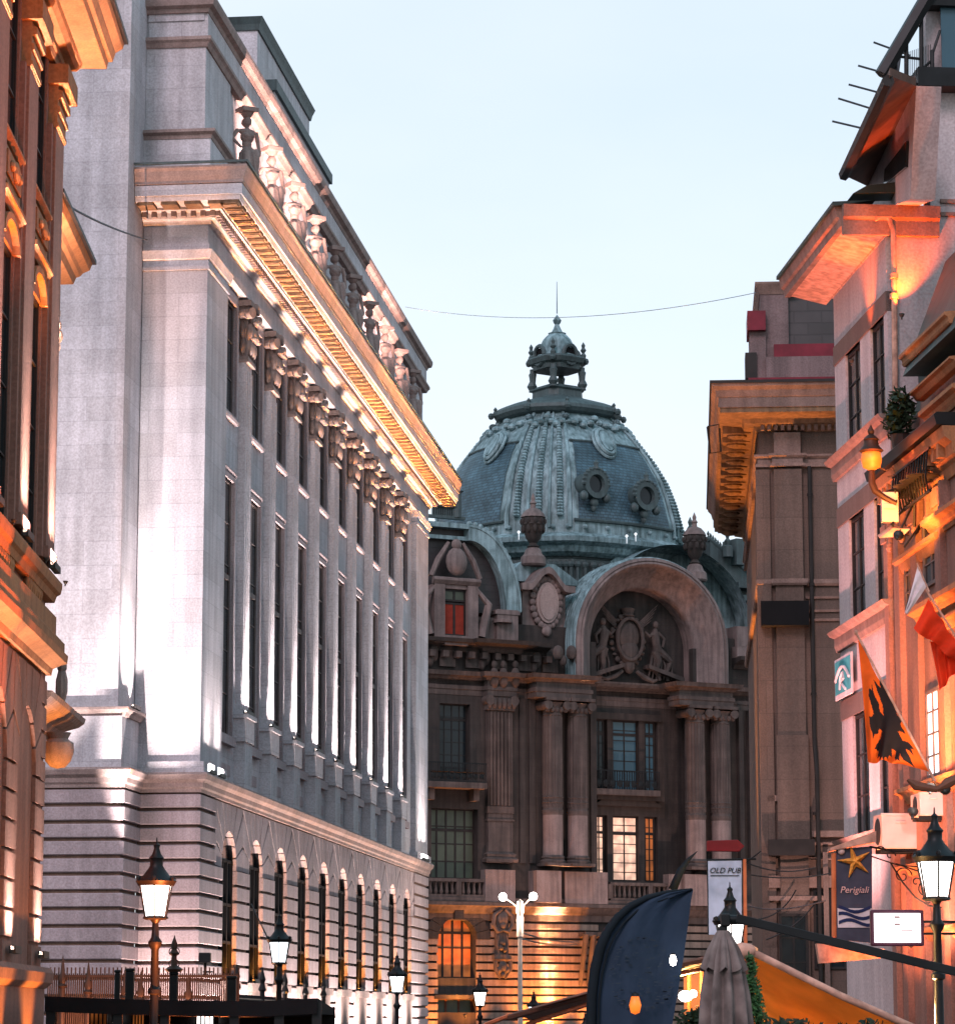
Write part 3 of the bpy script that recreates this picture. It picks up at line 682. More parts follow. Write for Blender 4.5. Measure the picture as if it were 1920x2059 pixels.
b.sweep([(-.1, z), (.1, z), (.1, z + .08), (.04, z + .1), (.04, z + .22), (.14, z + .3), (.14, z + .36), (-.1, z + .38)], [(0, 20), (0, 0), (x0, 0), (x0, -.16), (x1, -.16), (x1, 0), (9, 0)])
b.box(x0 + .02, x1 - .02, -.2, 0, zB(918), zB(872))
z = zB(1179); b.sweep([(-.1, z), (.08, z), (.12, z + .06), (.12, z + .18), (-.1, z + .2)], [(0, 20), (0, 0), (x0, 0), (x0, -.16), (x1, -.16), (x1, 0), (9, 0)])
for v in (1205, 1232, 1250, 1700, 1730): 
    z = zB(v); b.sweep([(-.1, z), (.06, z), (.08, z + .06), (-.1, z + .1)], [(x1 + .05, 0), (9, 0)])
b.build('moulding', 'browntrim', brown)
b = MB(); x = .06
while x < 5: b.box(x, x + .1, -.3, -.05, zB(868), zB(858)); x += .19
b.build('dentil_course', 'browntrim', brown)
z = zB(868)
b = MB(); b.sweep([(-.2, z - .02), (.1, z), (.14, z + .14), (.4, z + .18), (.46, z + .3), (1.1, z + .36), (1.1, z + .68), (-.2, z + .68)], PR); b.build('soffit', 'soffit', brown)
b = MB(); b.sweep([(.95, z + .5), (1.14, z + .5), (1.14, z + .78), (1.17, z + .8), (1.22, z + .98), (1.32, z + 1.08), (1.34, z + 1.18), (.3, z + 1.24)], PR); b.build('cornice', 'browntrim', brown)
b = MB(); y = .8
for i in range(14): b.mark(); b.box(-1.0, -.2, y, y + .5, z + .12, z + .34); b.ell((-.6, y + .25, z + .1), .3, .2, .12); y += 1.35
b.build_each('bracket', 'soffit', brown)
b = MB(); b.sweep([(1.3, z + 1.16), (1.38, z + 1.16), (1.38, z + 1.24), (.9, z + 1.3)], PR); b.build('gutter', 'frame', brown)
b = MB(); b.mark(); b.box(xB(1505, 770), 9, .1, 19, zB(785), zB(757)); b.mark(); b.box(xB(1557, 700), 9, .5, 17, zB(710), zB(684)); b.mark(); b.box(xB(1503, 640), xB(1540, 640), .4, 2, zB(656), zB(617)); b.build_each('red_roof_band', 'redroof', brown)
b = MB(); b.box(xB(1541, 730), 9, .45, 16, zB(757), zB(710)); b.box(xB(1529, 600), xB(1586, 600), .7, 8, zB(757), zB(580)); b.box(xB(1508, 690), xB(1541, 690), .6, 2, zB(757), zB(656)); b.build('attic_wall', 'brownattic', brown)
b = MB(); b.box(xB(1586, 640), 7, .9, 12, zB(684), zB(575)); b.build('mansard', 'darkroof', brown)
b = MB(); b.sweep([(-.5, zB(580)), (.02, zB(580)), (.06, zB(572)), (.14, zB(560)), (.14, zB(556)), (-.5, zB(554))], [(xB(1529, 600), 8), (xB(1529, 600), .7), (xB(1600, 600), .7)]); b.build('attic_cornice', 'browntrim', brown)
b = MB(); b.box(xB(1590, 530), xB(1622, 530), 1.5, 3, zB(585), zB(507)); b.box(xB(1588, 530), xB(1624, 530), 1.4, 3.1, zB(510), zB(504)); b.tube([(xB(1617, 510), 1.5, zB(504)), (xB(1617, 510), 1.5, zB(484)), (xB(1622, 510), 1.5, zB(482))], .02); b.build('chimney', 'copperdark', brown)
b = MB(); b.box(xB(1499, 720), xB(1522, 720), .5, 1.4, zB(752), zB(700)); b.build('roof_box', 'frame', brown)
b = MB(); q = xB(1529)
b.box(q - .05, xB(1621), -.5, .2, zB(1262), zB(1213)); b.build('closed_balcony', 'dark', brown)
b = MB(); b.box(xB(1533), xB(1624), -.45, 0, zB(1722), zB(1690)); b.build('shop_canopy', 'frame', brown)
# lattice bracket on the cornice edge
b = MB(); a_ = [loc(BR, 1422, 858, y=1.2), loc(BR, 1428, 911, y=1.2), loc(BR, 1449, 908, y=1.2), loc(BR, 1446, 853, y=1.2)]
b.tube(a_ + [a_[0]], .03, 6); tag(b.build('roof_rail', 'iron', brown))
window(brown, (xB(1652), -.02, zB(1950)), 0, .9, 2.2, 2, 3, 'glass', 'frame'); window(brown, (xB(1580), -.2, zB(1985)), 0, .8, 2.0, 2, 3, 'glass', 'frame')
b = MB()
for (u0, u1, v0, v1, d) in ((1533, 1690, 1762, 1786, .14), (1533, 1640, 1803, 1812, .2), (1570, 1600, 1850, 2059, .12), (1640, 1650, 1715, 2059, .2), (1533, 1560, 1600, 1612, .1), (1620, 1690, 1672, 1684, .16)):
    b.mark(); b.box(xB(u0), xB(u1), -d, 0, zB(v1), zB(v0))
b.build_each('wall_band', 'browntrim', brown)
b = MB(); xx_ = xB(1628); b.tube([(xx_, -.12, zB(940)), (xx_, -.12, zB(1500)), (xx_ + .05, -.25, zB(1560)), (xx_ + .05, -.25, 1.)], .06, 8)
for v in (1000, 1180, 1400, 1640): b.cyl((xx_, -.12, zB(v)), (xx_, -.12, zB(v) + .08), .085)
b.build('drainpipe', 'frame', brown)
b = MB()
for (u0, v0, u1, v1, um, vm) in ((1500, 1735, 1640, 1745, 1570, 1765), (1510, 1850, 1600, 1790, 1570, 1850), (1510, 1760, 1690, 1752, 1600, 1775), (1540, 1890, 1640, 1815, 1600, 1870)):
    a_, m_, c_ = loc(BR, u0, v0, y=-.35), loc(BR, um, vm, y=-.35), loc(BR, u1, v1, y=-.35); b.tube([a_ * (1 - t) ** 2 + m_ * 2 * t * (1 - t) + c_ * t * t for t in [i / 10 for i in range(11)]], .02, 5)
b.build('cable_run', 'iron', brown)
flood(brown, (-2.2, -.6, 2.), (-.7, 1, 18), 22000, AMBER, 30, .8, .1); flood(brown, (1.5, -3.5, .2), (1.5, -.3, 12), 3500, PINK, 60, .9, .1); flood(brown, (-2.2, 8, .2), (-.7, 9, 18), 26000, AMBER, 30, .8, .1)
# ================================================================== white rendered building
WF = frame(1790, 900, 60, 4.9)
white = thing('white_building', 'pale pink rendered building with taupe window bands and red lit eaves', 'building', (WF[0], WF[1], 0), WF[2])
zW = lambda u, v: loc(WF, u, v, x=0).z
yW = lambda u, v: loc(WF, u, v, x=0).y
YL = 5.3
floors = [(zW(1780, 629), zW(1775, 845)), (zW(1760, 1003), zW(1755, 1232)), (zW(1712, 1441), zW(1740, 1680))]  # window top, bottom
wy = [(yW(1779, 750), yW(1751, 750)), (yW(1730, 750), yW(1700, 750))]
hol = [(a, b_, f[1], f[0]) for f in floors for a, b_ in wy]
TOPW = zW(1790, 463)
w = MB(); w.wall('x', 0, .5, 0, YL, 0, TOPW, hol); w.box(.5, 10, .02, YL, 0, TOPW + .3); w.box(.0, .5, .0, YL, TOPW, TOPW + .3); w.box(.5, 10, 0, .02, 0, TOPW + .3); w.box(.95, 10, 0, .6, TOPW + .3, TOPW + 5.6)
w.build('wall', 'white', white)
wi = None
for f in floors:
    for a, b_ in wy:
        window(white, (.09, (a + b_) / 2, f[1]), -pi / 2, b_ - a, f[0] - f[1], 2, 3, 'glass', 'frame')
b = MB()
for i, f in enumerate(floors):
    b.mark(); b.box(-.03, .1, .0, YL, f[0], f[0] + .42)
    for a, b_ in wy: b.box(.12, .5, a, a + .03, f[1], f[0])
b.build_each('lintel_band', 'whiteband', white)
b = MB()
for i, f in enumerate(floors):
    b.mark(); zz = f[1]; b.sweep([(-.1, zz - .42), (.06, zz - .42), (.1, zz - .3), (.1, zz - .12), (.2, zz - .08), (.26, zz), (-.1, zz + .02)], [(0, YL + .15), (0, -.06)])
b.build_each('sill_band', 'browntrim', white)
E2 = [(0, YL + .1), (0, 0), (1.05, 0)]
z = TOPW
b = MB(); b.sweep([(-.1, z - .02), (.02, z), (.04, z + .2), (-.1, z + .22)], E2); b.sweep([(0, z + .02), (.85, z + .22), (.85, z + .3), (0, z + .3)], [(0, YL + .8), (0, 0), (1.2, 0)][:2]); b.build('eaves_soffit', 'plank', white)
b = MB(); b.sweep([(.8, z + .2), (.92, z + .2), (.94, z + .36), (1.0, z + .4), (1.04, z + .6), (-.1, z + .66)], [(0, YL + .9), (0, .0)]); b.sweep([(.0, z - .0), (.1, z), (.12, z + .3), (.2, z + .36), (.24, z + .6), (0, z + .62)], [(-.9, 0), (1.1, 0)])
b.build('eaves_cornice', 'browntrim', white)
b = MB(); b.sweep([(1.02, z + .6), (1.1, z + .6), (1.1, z + .68), (.2, z + .74)], [(0, YL + .9), (0, -.1)]); q = [loc(WF, 1712, 392, y=-.1), loc(WF, 1740, 376, y=-.1), loc(WF, 1808, 368, y=-.1), loc(WF, 1806, 390, y=-.1)]
b.prism([(p.x, p.z) for p in q], 'y', -.25, .4); b.build('gutter', 'greenroof', white)
b = MB()
for v in (404, 430): zz = loc(WF, 1860, v, y=0).z; b.box(1.15, 9.9, -.06, .0, zz - .04, zz + .04)
b.build('wall_moulding', 'browntrim', white)
b = MB(); pr = loc(WF, 1797, 600, y=-.12); pts = [loc(WF, 1758, 440, y=-.12), loc(WF, 1775, 432, y=-.12), loc(WF, 1788, 440, y=-.12), loc(WF, 1796, 465, y=-.12), loc(WF, 1797, 520, y=-.12), loc(WF, 1799, 700, y=-.12), loc(WF, 1802, 1095, y=-.12)]
b.tube(pts, .06, 8)
for v in (560, 600): q = loc(WF, 1797, v, y=-.12); b.cyl((q.x, q.y, q.z), (q.x, q.y, q.z + .1), .09)
b.build('downpipe', 'plank', white, 'auto')
# upper storey set back, turned a little to the street
UF = frame(1800, 300, 60.3, .5); b = MB()
def U(u, v, x=None, y=None):
    p = loc(UF, u, v, x=x, y=y); c, s = cos(UF[2]), sin(UF[2]); X = UF[0] + p.x * c - p.y * s; Y = UF[1] + p.x * s + p.y * c
    c, s = cos(WF[2]), sin(WF[2]); X -= WF[0]; Y -= WF[1]; return (X * c + Y * s, -X * s + Y * c, p.z)
p0 = U(1697, 352, x=-1.0); p1 = U(1861, 0, x=-1.0); p2 = U(1744, 372, x=0); dz = p0[2]
b.add([U(1697, 352, x=-1.), U(1744, 374, x=-.1), U(1842, 172, x=-.1), U(1790, 152, x=-1.)] + [(p[0], p[1], p[2] + .16) for p in (U(1697, 352, x=-1.), U(1744, 374, x=-.1), U(1842, 172, x=-.1), U(1790, 152, x=-1.))],
      [(0, 1, 2, 3), (4, 7, 6, 5), (0, 4, 5, 1), (1, 5, 6, 2), (2, 6, 7, 3), (3, 7, 4, 0)])
b.build('upper_soffit', 'wood', white)
b = MB(); q0 = U(1697, 352, x=-1.02); q1 = U(1786, 161, x=-1.02)
b.tube([q0, q1], .12, 6); b.build('upper_roof_edge', 'frame', white)
b = MB(); ys0, ys1 = loc(UF, 1744, 372, x=-.1).y, loc(UF, 1815, 172, x=-.1).y
A = [U(1744, 372, x=-.1), U(1752, 430, x=-.1), U(1830, 400, x=-.1), U(1842, 172, x=-.1)]
b.add(A + [(p[0] + .5, p[1], p[2]) for p in A], [(0, 1, 2, 3), (4, 7, 6, 5), (0, 4, 5, 1), (1, 5, 6, 2), (2, 6, 7, 3), (3, 7, 4, 0)])
b.build('upper_wall', 'white', white)
b = MB(); q = [U(1776, 372, x=-.16), U(1778, 340, x=-.16), U(1822, 283, x=-.16), U(1820, 335, x=-.16)]; b.add(q + [(p[0] + .1, p[1], p[2]) for p in q], [(0, 1, 2, 3), (4, 7, 6, 5), (0, 4, 5, 1), (1, 5, 6, 2), (2, 6, 7, 3), (3, 7, 4, 0)])
b.build('attic_window', 'glass', white)
b = MB(); q = loc(WF, 1800, 345, y=-.1); q2 = loc(WF, 1838, 335, y=-.1); b.box(q.x, q2.x, -.2, .05, q.z, q.z + .12); b.build('attic_sill', 'browntrim', white)
# rooftop terrace at the top right
b = MB(); q = loc(WF, 1842, 176, y=-.3); q2 = loc(WF, 1842, 139, y=-.3); b.box(q.x, 9, -.5, 3, q.z, q2.z)
p0 = loc(WF, 1773, 150, y=-.4); p1 = loc(WF, 1868, 0, y=-.4); b.cyl(p0, (p1.x + .1, p1.y, p1.z + .3), .16, .16, 6)
for (u, v0, v1) in ((1779, 150, 205), (1852, 10, 150), (1822, 80, 150), (1800, 112, 170), (1874, 100, 140)):
    a_, c_ = loc(WF, u, v0, y=-.35), loc(WF, u, v1, y=-.35); b.cyl(a_, c_, .045, .045, 6)
for i in range(14):
    u = 1824 + i * 3.6; a_, c_ = loc(WF, u, 104 - i * 1.2, y=-.35), loc(WF, u, 152, y=-.35); b.cyl(a_, c_, .008, .008, 4)
for (u0, v0, u1, v1) in ((1775, 152, 1850, 170), (1800, 112, 1852, 118), (1785, 200, 1782, 150), (1874, 110, 1890, 60), (1874, 120, 1852, 140)):
    b.cyl(loc(WF, u0, v0, y=-.35), loc(WF, u1, v1, y=-.35), .03, .03, 6)
b.box(loc(WF, 1868, 0, y=-.3).x, 9, -.4, 1, loc(WF, 1868, 12, y=-.3).z, loc(WF, 1868, -20, y=-.3).z)
b.build('roof_terrace', 'iron', white)
b = MB(); q = loc(WF, 1893, 136, y=-.2); q2 = loc(WF, 1893, 12, y=-.2); b.box(q.x, 8, -.25, -.2, q.z, q2.z); b.build('terrace_glazing', 'glassblue', white)
ra = thing('roof_antenna', 'rooftop aerial with five slanting rods at the top right', 'antenna', tuple(at(1742, 200, 61)))
R0 = at(1742, 200, 61); b = MB()
for (u0, v0, u1, v1) in ((1756, 84, 1800, 102), (1725, 131, 1776, 145), (1706, 169, 1776, 187), (1685, 197, 1765, 222), (1673, 243, 1745, 258)):
    b.cyl(at(u0, v0, 61) - R0, at(u1 + 30, v1 + 9, 61.) - R0, .022, .022, 6)
b.cyl(at(1810, 105, 61) - R0, at(1790, 262, 61) - R0, .03, .03, 6); b.cyl(at(1790, 262, 61) - R0, at(1796, 380, 61) - R0, .03, .03, 6)
b.build('rod_set', 'cable', ra)
flood(white, (.2, -.42, zW(1790, 640)), (.35, -.1, TOPW + .5), 1300, (1., .11, .01), 75, .7, .06)
flood(white, (-.5, 1.2, zW(1790, 700)), (-.35, 1.6, TOPW), 1300, (1., .12, .012), 55, .7, .06)
# ================================================================== domed palace closing the street
CF = frame(1290, 1400, 160, 27)
pal = thing('domed_palace', 'dark stone palace with a big copper and slate dome and a giant arched entrance', 'palace', (CF[0], CF[1], 0), CF[2])
def P(u, v, y=0.):
    p = loc(CF, u, v, y=y); return (p.x, p.z)
def X(u, y=0., v=1500): return loc(CF, u, v, y=y).x
def Z(v, u=1290, y=0.): return loc(CF, u, v, y=y).z
zl = Z(1825); zent0, zent1 = 18.35, 19.55
def holeof(u0, u1, v0, v1, y=0.):
    a, b_ = P(u0, v1, y), P(u1, v0, y); return (a[0], b_[0], a[1], b_[1])
H1 = holeof(884, 945, 1417, 1567); H2 = holeof(867, 961, 1628, 1766); H3 = holeof(878, 957, 1846, 1967); H4 = holeof(1205, 1330, 1885, 2060)
cx0, cx1 = -2.95, 3.25
w = MB(); w.wall('y', 0, .8, -20, 17, 0, 19.6, [H1, H2, (H3[0], H3[1], 2.2, H3[3]), (H4[0], H4[1], 0, H4[3]), (cx0, cx1, 9.0, 19.6)])
w.box(-20, 17, 1.6, 14, 0, 21); w.box(-20, cx0 - .02, .8, 1.6, 0, 19.5); w.box(cx1 + .02, 17, .8, 1.6, 0, 19.5)
w.box(-20, -4.5, .05, 6, 19.5, 22.2); w.box(4.9, 17, .05, 6, 19.5, 22.2)
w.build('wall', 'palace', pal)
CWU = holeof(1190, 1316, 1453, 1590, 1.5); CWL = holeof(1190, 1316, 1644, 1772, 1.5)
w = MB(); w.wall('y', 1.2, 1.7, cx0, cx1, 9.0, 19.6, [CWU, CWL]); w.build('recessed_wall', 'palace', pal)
b = MB()
for x in (cx0 - .05, cx1 + .05): b.box(x - .18, x + .18, -.12, .3, 9.2, 21.5)
b.box(CWU[0] - .2, CWU[1] + .2, 1.05, 1.2, CWU[3], CWU[3] + .35); b.box(CWU[0] - .1, CWU[1] + .1, .7, 1.2, CWU[2] - .5, CWU[2] - .15)
b.prism([(CWL[0] - .1, CWL[3] + .5)] + [(CWL[0] - .1 + (CWL[1] - CWL[0] + .2) * i / 12, CWL[3] + .55 + .75 * sin(pi * i / 12)) for i in range(13)] + [(CWL[1] + .1, CWL[3] + .5)], 'y', .9, 1.2)
b.build('window_surround', 'palace', pal)
# central windows, three-part
def tri(hole, zt, mat, name):
    w_ = hole[1] - hole[0]; h = hole[3] - hole[2]; xc = (hole[0] + hole[1]) / 2
    for i, (fx, fw_) in enumerate(((.10, .17), (.5, .42), (.90, .17))):
        window(pal, (hole[0] + w_ * fx, 1.45, hole[2]), 0, w_ * fw_, h, 2, 6 if i != 1 else 7, mat[i], 'frame', t=.07, fw=.1, transom=zt, name=name)
    bb = MB()
    for fx in (.205, .7): bb.mark(); bb.box(hole[0] + w_ * fx, hole[0] + w_ * (fx + .09), 1.2, 1.6, hole[2], hole[3])
    bb.build_each('mullion', 'palace', pal)
tri(CWU, .8, ['glass', 'glassblue', 'glassblue'], 'window'); tri(CWL, .74, ['pinkwin', 'pinkwin', 'goldwin'], 'window')
window(pal, ((H1[0] + H1[1]) / 2, .4, H1[2]), 0, H1[1] - H1[0], H1[3] - H1[2], 4, 6, 'glass', 'frame', transom=.8)
window(pal, ((H2[0] + H2[1]) / 2, .5, H2[2]), 0, H2[1] - H2[0], H2[3] - H2[2], 5, 4, 'greenwin', 'frame', t=.1, transom=.7)
xm = (H3[0] + H3[1]) / 2
window(pal, (xm, .5, H3[2]), 0, H3[1] - H3[0], H3[3] - H3[2], 4, 2, 'goldwin', 'frame', t=.12, transom=.75)
window(pal, (xm, .5, 0.2), 0, H3[1] - H3[0], H3[2] - 1.2, 3, 2, 'greenwin', 'wood', t=.12)
b = MB(); b.box(H3[0], H3[1], .1, .6, H3[2] - .9, H3[2]); b.box(H3[0] - .2, H3[1] + .2, -.25, .5, H3[2] - 1.05, H3[2] - .85); b.build('balcony', 'palace', pal)
# arch head of ground window
r = (H3[1] - H3[0]) / 2; zc = H3[3] - r
b = MB()
for s_ in (-1, 1):
    b.prism([(xm + s_ * r * cos(pi / 2 * i / 8), zc + r * sin(pi / 2 * i / 8)) for i in range(9)] + [(xm + s_ * r, zc + r)], 'y', .02, .75)
for i in range(10):
    a0, a1 = pi * i / 10 + .01, pi * (i + 1) / 10 - .01; b.prism([(xm + r * cos(a0), zc + r * sin(a0)), (xm + r * cos(a1), zc + r * sin(a1)), (xm + (r + .75) * cos(a1), zc + (r + .55) * sin(a1)), (xm + (r + .75) * cos(a0), zc + (r + .55) * sin(a0))], 'y', -.16, .1)
b.box(xm - .25, xm + .25, -.35, 0, zc + r - .1, zc + r + .8)
b.build('arch_head', 'palace', pal)
# rusticated ground floor
b = MB(); z = zl - .9
while z > .3:
    z0 = z - .41
    segs = [(-20, H3[0]), (H3[1], H4[0] - .1), (H4[1] + .1, 17)]
    if z0 > zc: segs = [(-20, xm - r - .78), (xm + r + .78, H4[0] - .1), (H4[1] + .1, 17)]
    if z0 > H3[3] + .5: segs = [(-20, 17)]
    for a, c in segs: b.box(a, c, -.13, .02, z0 + .055, z - .055)
    z = z0
b.build('rustication', 'rustpal', pal)
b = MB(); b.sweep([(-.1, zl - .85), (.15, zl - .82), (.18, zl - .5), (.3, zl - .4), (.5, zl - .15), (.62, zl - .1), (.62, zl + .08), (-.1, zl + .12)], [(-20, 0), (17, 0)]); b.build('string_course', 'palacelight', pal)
# entrance hood left of the big flag
b = MB(); q = P(1160, 1880); b.box(q[0], q[0] + 3.6, -.9, 0, q[1] - .1, q[1] + .12)
for dx in (.1, .55, 3.1): b.tube([(q[0] + dx, -.8, q[1]), (q[0] + dx, -.5, q[1] - 1.2), (q[0] + dx, -.15, q[1] - 2.6)], [.16, .14, .1], 8)
b.build('entrance_hood', 'palacelight', pal)
# carved bracket with mask
q = P(1004, 1905); b = MB()
b.box(q[0] - .35, q[0] + .35, -.35, 0, q[1] - .4, q[1] + 2.6); b.box(q[0] - .5, q[0] + .5, -.5, 0, q[1] + 2.3, q[1] + 2.55)
for (dx, dz, rr) in ((0, 1.45, .34), (0, 1.1, .2), (0, .2, .14), (-.1, -.05, .12), (.1, -.15, .12), (0, -1.0, .26), (-.2, -1.15, .16), (.2, -1.15, .16), (0, -1.4, .14)): b.ell((q[0] + dx, -.38, q[1] + dz), rr, .14, rr * 1.15, 12, 8)
for s_ in (-1, 1):
    b.tube([(q[0] + s_ * .1, -.42, q[1] + 1.9), (q[0] + s_ * .5, -.4, q[1] + 1.6), (q[0] + s_ * .55, -.4, q[1] + 1.1), (q[0] + s_ * .3, -.42, q[1] + .75), (q[0], -.42, q[1] + .85)], [.1, .12, .12, .09, .05], 8)
    b.tube([(q[0] + s_ * .2, -.36, q[1] + .6), (q[0] + s_ * .3, -.36, q[1] + .1), (q[0] + s_ * .22, -.36, q[1] - .4)], .06, 6)
    b.tube([(q[0] + s_ * .42, -.4, q[1] - .7), (q[0] + s_ * .45, -.4, q[1] - 1.1), (q[0] + s_ * .15, -.35, q[1] - 1.6)], [.12, .1, .05], 6)
b.box(q[0] - .5, q[0] + .5, -.42, 0, q[1] - .62, q[1] - .4); b.build('carved_bracket', 'palacelight', pal, 'auto')
# balustrades
def balustrade(x0, x1, y, z0, h=.95):
    bb = MB(); bb.box(x0, x1, y - .14, y + .14, z0 + h - .16, z0 + h); bb.box(x0, x1, y - .14, y + .14, z0, z0 + .14)
    n = max(1, int((x1 - x0) / .3)); 
    for i in range(n + 1):
        x = x0 + (x1 - x0) * i / n
        if i % 8 == 0: bb.box(x - .13, x + .13, y - .16, y + .16, z0 + .1, z0 + h - .1)
        else: bb.lathe([(.06, 0), (.1, .15), (.05, .45), (.07, .67)], (x, y, z0 + .13), 6)
    return bb
zb = zl + .3
bb = balustrade(-16, X(975, -.3, 1780), -.3, zb); bb.box(-16, 17, -.5, .1, zl + .1, zb); bb.v += []; bb.build('balustrade', 'palacelight', pal)
balustrade(X(1225, -.3, 1780), X(1345, -.3, 1780), -.3, zb).build('balustrade', 'palacelight', pal)
bb = MB()
for (u0, u1, yy) in ((976, 1036, -.55), (1079, 1129, -.9), (1136, 1222, -.6), (1345, 1372, -.6), (1376, 1424, -.9), (1428, 1475, -.9)): bb.mark(); bb.box(X(u0, yy, 1780), X(u1, yy, 1780), yy, 0, zl + .1, Z(1758)); 
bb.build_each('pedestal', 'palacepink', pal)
# fluted pilaster and four columns
def column(xc, yc, r_, z0, z1, half=False):
    b = MB(); n = 24; prof = []
    H = z1 - z0; zc_ = z0 + H * .30
    b.lathe([(r_ * 1.25, 0), (r_ * 1.28, .12), (r_ * 1.1, .2), (r_ * 1.2, .3), (r_ * 1.02, .4)], (xc, yc, z0), 20); b.box(xc - r_ * 1.3, xc + r_ * 1.3, yc - r_ * 1.3, yc + r_ * 1.3, z0 - .15, z0)
    b.lathe([(r_ * 1.0, H * .29), (r_ * 1.05, H * .305), (r_ * 1.05, H * .32), (r_ * .99, H * .325), (r_ * .98, H * .33), (r_ * .93, H - .9)], (xc, yc, z0), 24)
    for i in range(18):                                     # raised fillets above the collar
        a = 2 * pi * i / 18; b.tube([(xc + cos(a) * r_ * .97, yc + sin(a) * r_ * .97, z0 + H * .34), (xc + cos(a) * r_ * .92, yc + sin(a) * r_ * .92, z1 - .95)], .045, 4)
    for zz in (H * .31, H * .36, H * .39): b.lathe([(r_ * 1.0, zz), (r_ * 1.07, zz + .06), (r_ * 1.0, zz + .12)], (xc, yc, z0), 20)
    o = b.build('column', 'palacelight', pal, 'auto')
    b = MB(); b.lathe([(r_, .38), (r_ * 1.0, H * .30)], (xc, yc, z0), 24); b.build('column_drum', 'palacepink', o, 'auto')  # smooth foot of the shaft, its pink lamplight painted as paler stone
    b = MB(); b.lathe([(r_ * .93, -.95), (r_ * 1.0, -.9), (r_ * .95, -.8), (r_ * 1.05, -.4), (r_ * 1.25, -.25)], (xc, yc, z1), 16); b.box(xc - r_ * 1.35, xc + r_ * 1.35, yc - r_ * 1.35, yc + r_ * 1.35, z1 - .16, z1)
    for sx in (-1, 1):
        b.cyl((xc + sx * r_ * 1.05, yc - r_ * 1.25, z1 - .4), (xc + sx * r_ * 1.05, yc + r_ * 1.25, z1 - .4), .24, n=10)
    for i in range(5): b.ell((xc - r_ + r_ * 2 * i / 4, yc - r_ * .9, z1 - .62), .14, .14, .16, 6, 4)
    b.build('capital', 'palacelight', o, 'auto')
for u in (1111, 1161, 1398, 1449):
    yy = -.45; v0 = 1741 if u < 1200 else 1753; column(X(u, yy, 1600), yy, .53, 9.8, zent0)
xa, xb_ = X(982, -.3), X(1031, -.3)
b = MB(); b.box(xa, xb_, -.28, 0, 10., 17.6); 
for i in range(6): t = xa + .08 + (xb_ - xa - .16) * i / 6; b.box(t, t + .1, -.36, -.28, 12.7, 17.5)
b.box(xa - .05, xb_ + .05, -.33, 0, 12.3, 12.65); b.box(xa - .06, xb_ + .06, -.34, 0, 11.9, 12.0)
b.sweep([(0, 9.75), (.2, 9.8), (.22, 9.95), (.08, 10.05), (.14, 10.2), (0, 10.3)], [(xa, 0), (xa, -.28), (xb_, -.28), (xb_, 0)])
pf = b.build('pilaster', 'palacelight', pal)
b = MB(); b.box(xa - .1, xb_ + .1, -.42, 0, 17.6, 18.3)
for i in range(6): b.ell((xa + (xb_ - xa) * i / 5, -.45, 17.95), .14, .12, .3, 6, 5)
for s_ in (xa, xb_): b.cyl((s_, -.55, 18.1), (s_, 0, 18.1), .26, n=10)
b.build('capital', 'palacelight', pf, 'auto')
b = MB()
for u0 in (1043, 1062): b.mark(); b.box(X(u0), X(u0 + 12), -.12, 0, 9.8, 18.3)
for u0 in (1480, 1500, 1516): b.mark(); b.box(X(u0), X(u0 + 9), -.3, 0, 9.8, 18.3)
b.build_each('wall_strip', 'palace', pal)
# entablature with projections over columns
xl0, xl1, xr0, xr1 = X(1080, -1.1), X(1190, -1.1), X(1368, -1.1), X(1476, -1.1)
EP = [(-20, 0), (xa - .1, 0), (xa - .1, -.45), (xb_ + .1, -.45), (xb_ + .1, 0), (xl0, 0), (xl0, -1.05), (xl1, -1.05), (xl1, 0), (cx0, 0), (cx0, 1.3)]
EQ = [(cx1, 1.3), (cx1, 0), (xr0, 0), (xr0, -1.05), (xr1, -1.05), (xr1, 0), (17, 0)]
EM = [(cx0, 1.2), (cx1, 1.2)]
ent = [(-.4, 18.3), (.03, 18.32), (.03, 18.6), (.08, 18.62), (.08, 18.8), (.0, 18.84), (.0, 19.1), (.12, 19.14), (.2, 19.26), (.38, 19.3), (.42, 19.46), (.44, 19.52), (-.4, 19.58)]
b = MB()
for pth in (EP, EQ): b.sweep(ent, pth)
b.sweep([(o * .6, z) for o, z in ent], EM); b.build('entablature', 'palacelight', pal)
# attic band above with carved panels and upper cornice (left)
zt = Z(1290, 960); b = MB().mark()
b.sweep([(-.3, zt - .65), (.1, zt - .6), (.2, zt - .4), (.5, zt - .3), (.85, zt - .2), (.9, zt), (-.3, zt + .06)], [(-20, 0), (xa - .3, 0), (xa - .3, -.4), (xb_ + .3, -.4), (xb_ + .3, 0), (X(1096), 0)]); b.mark()
b.sweep([(-.3, zt - .65), (.1, zt - .6), (.2, zt - .4), (.5, zt - .3), (.85, zt - .2), (.9, zt), (-.3, zt + .06)], [(X(1475), 0), (17, 0)])
b.build_each('cornice', 'palace', pal)
b = MB(); x = -19.5; i = 0
while x < X(1096):
    b.box(x, x + .32, -.55, 0, zt - .95, zt - .62); 
    if i % 2 == 0: b.box(x, x + .9, -.12, 0, 19.75, 21.0)
    if i % 4 == 1: b.ell((x + .4, -.1, 20.4), .3, .2, .5); b.ell((x + .2, -.1, 20.0), .2, .2, .35)
    x += .75; i += 1
for u in (985, 1003, 1027): q = P(u, 1365); b.ell((q[0], -.5, q[1]), .28, .22, .55, 8, 6); b.ell((q[0], -.5, q[1] + .7), .16, .16, .2)
for u in (1105, 1132): q = P(u, 1305); b.ell((q[0], -.9, q[1] - .3), .3, .3, .4); b.ell((q[0] + .3, -.9, q[1] - .7), .2, .3, .3)
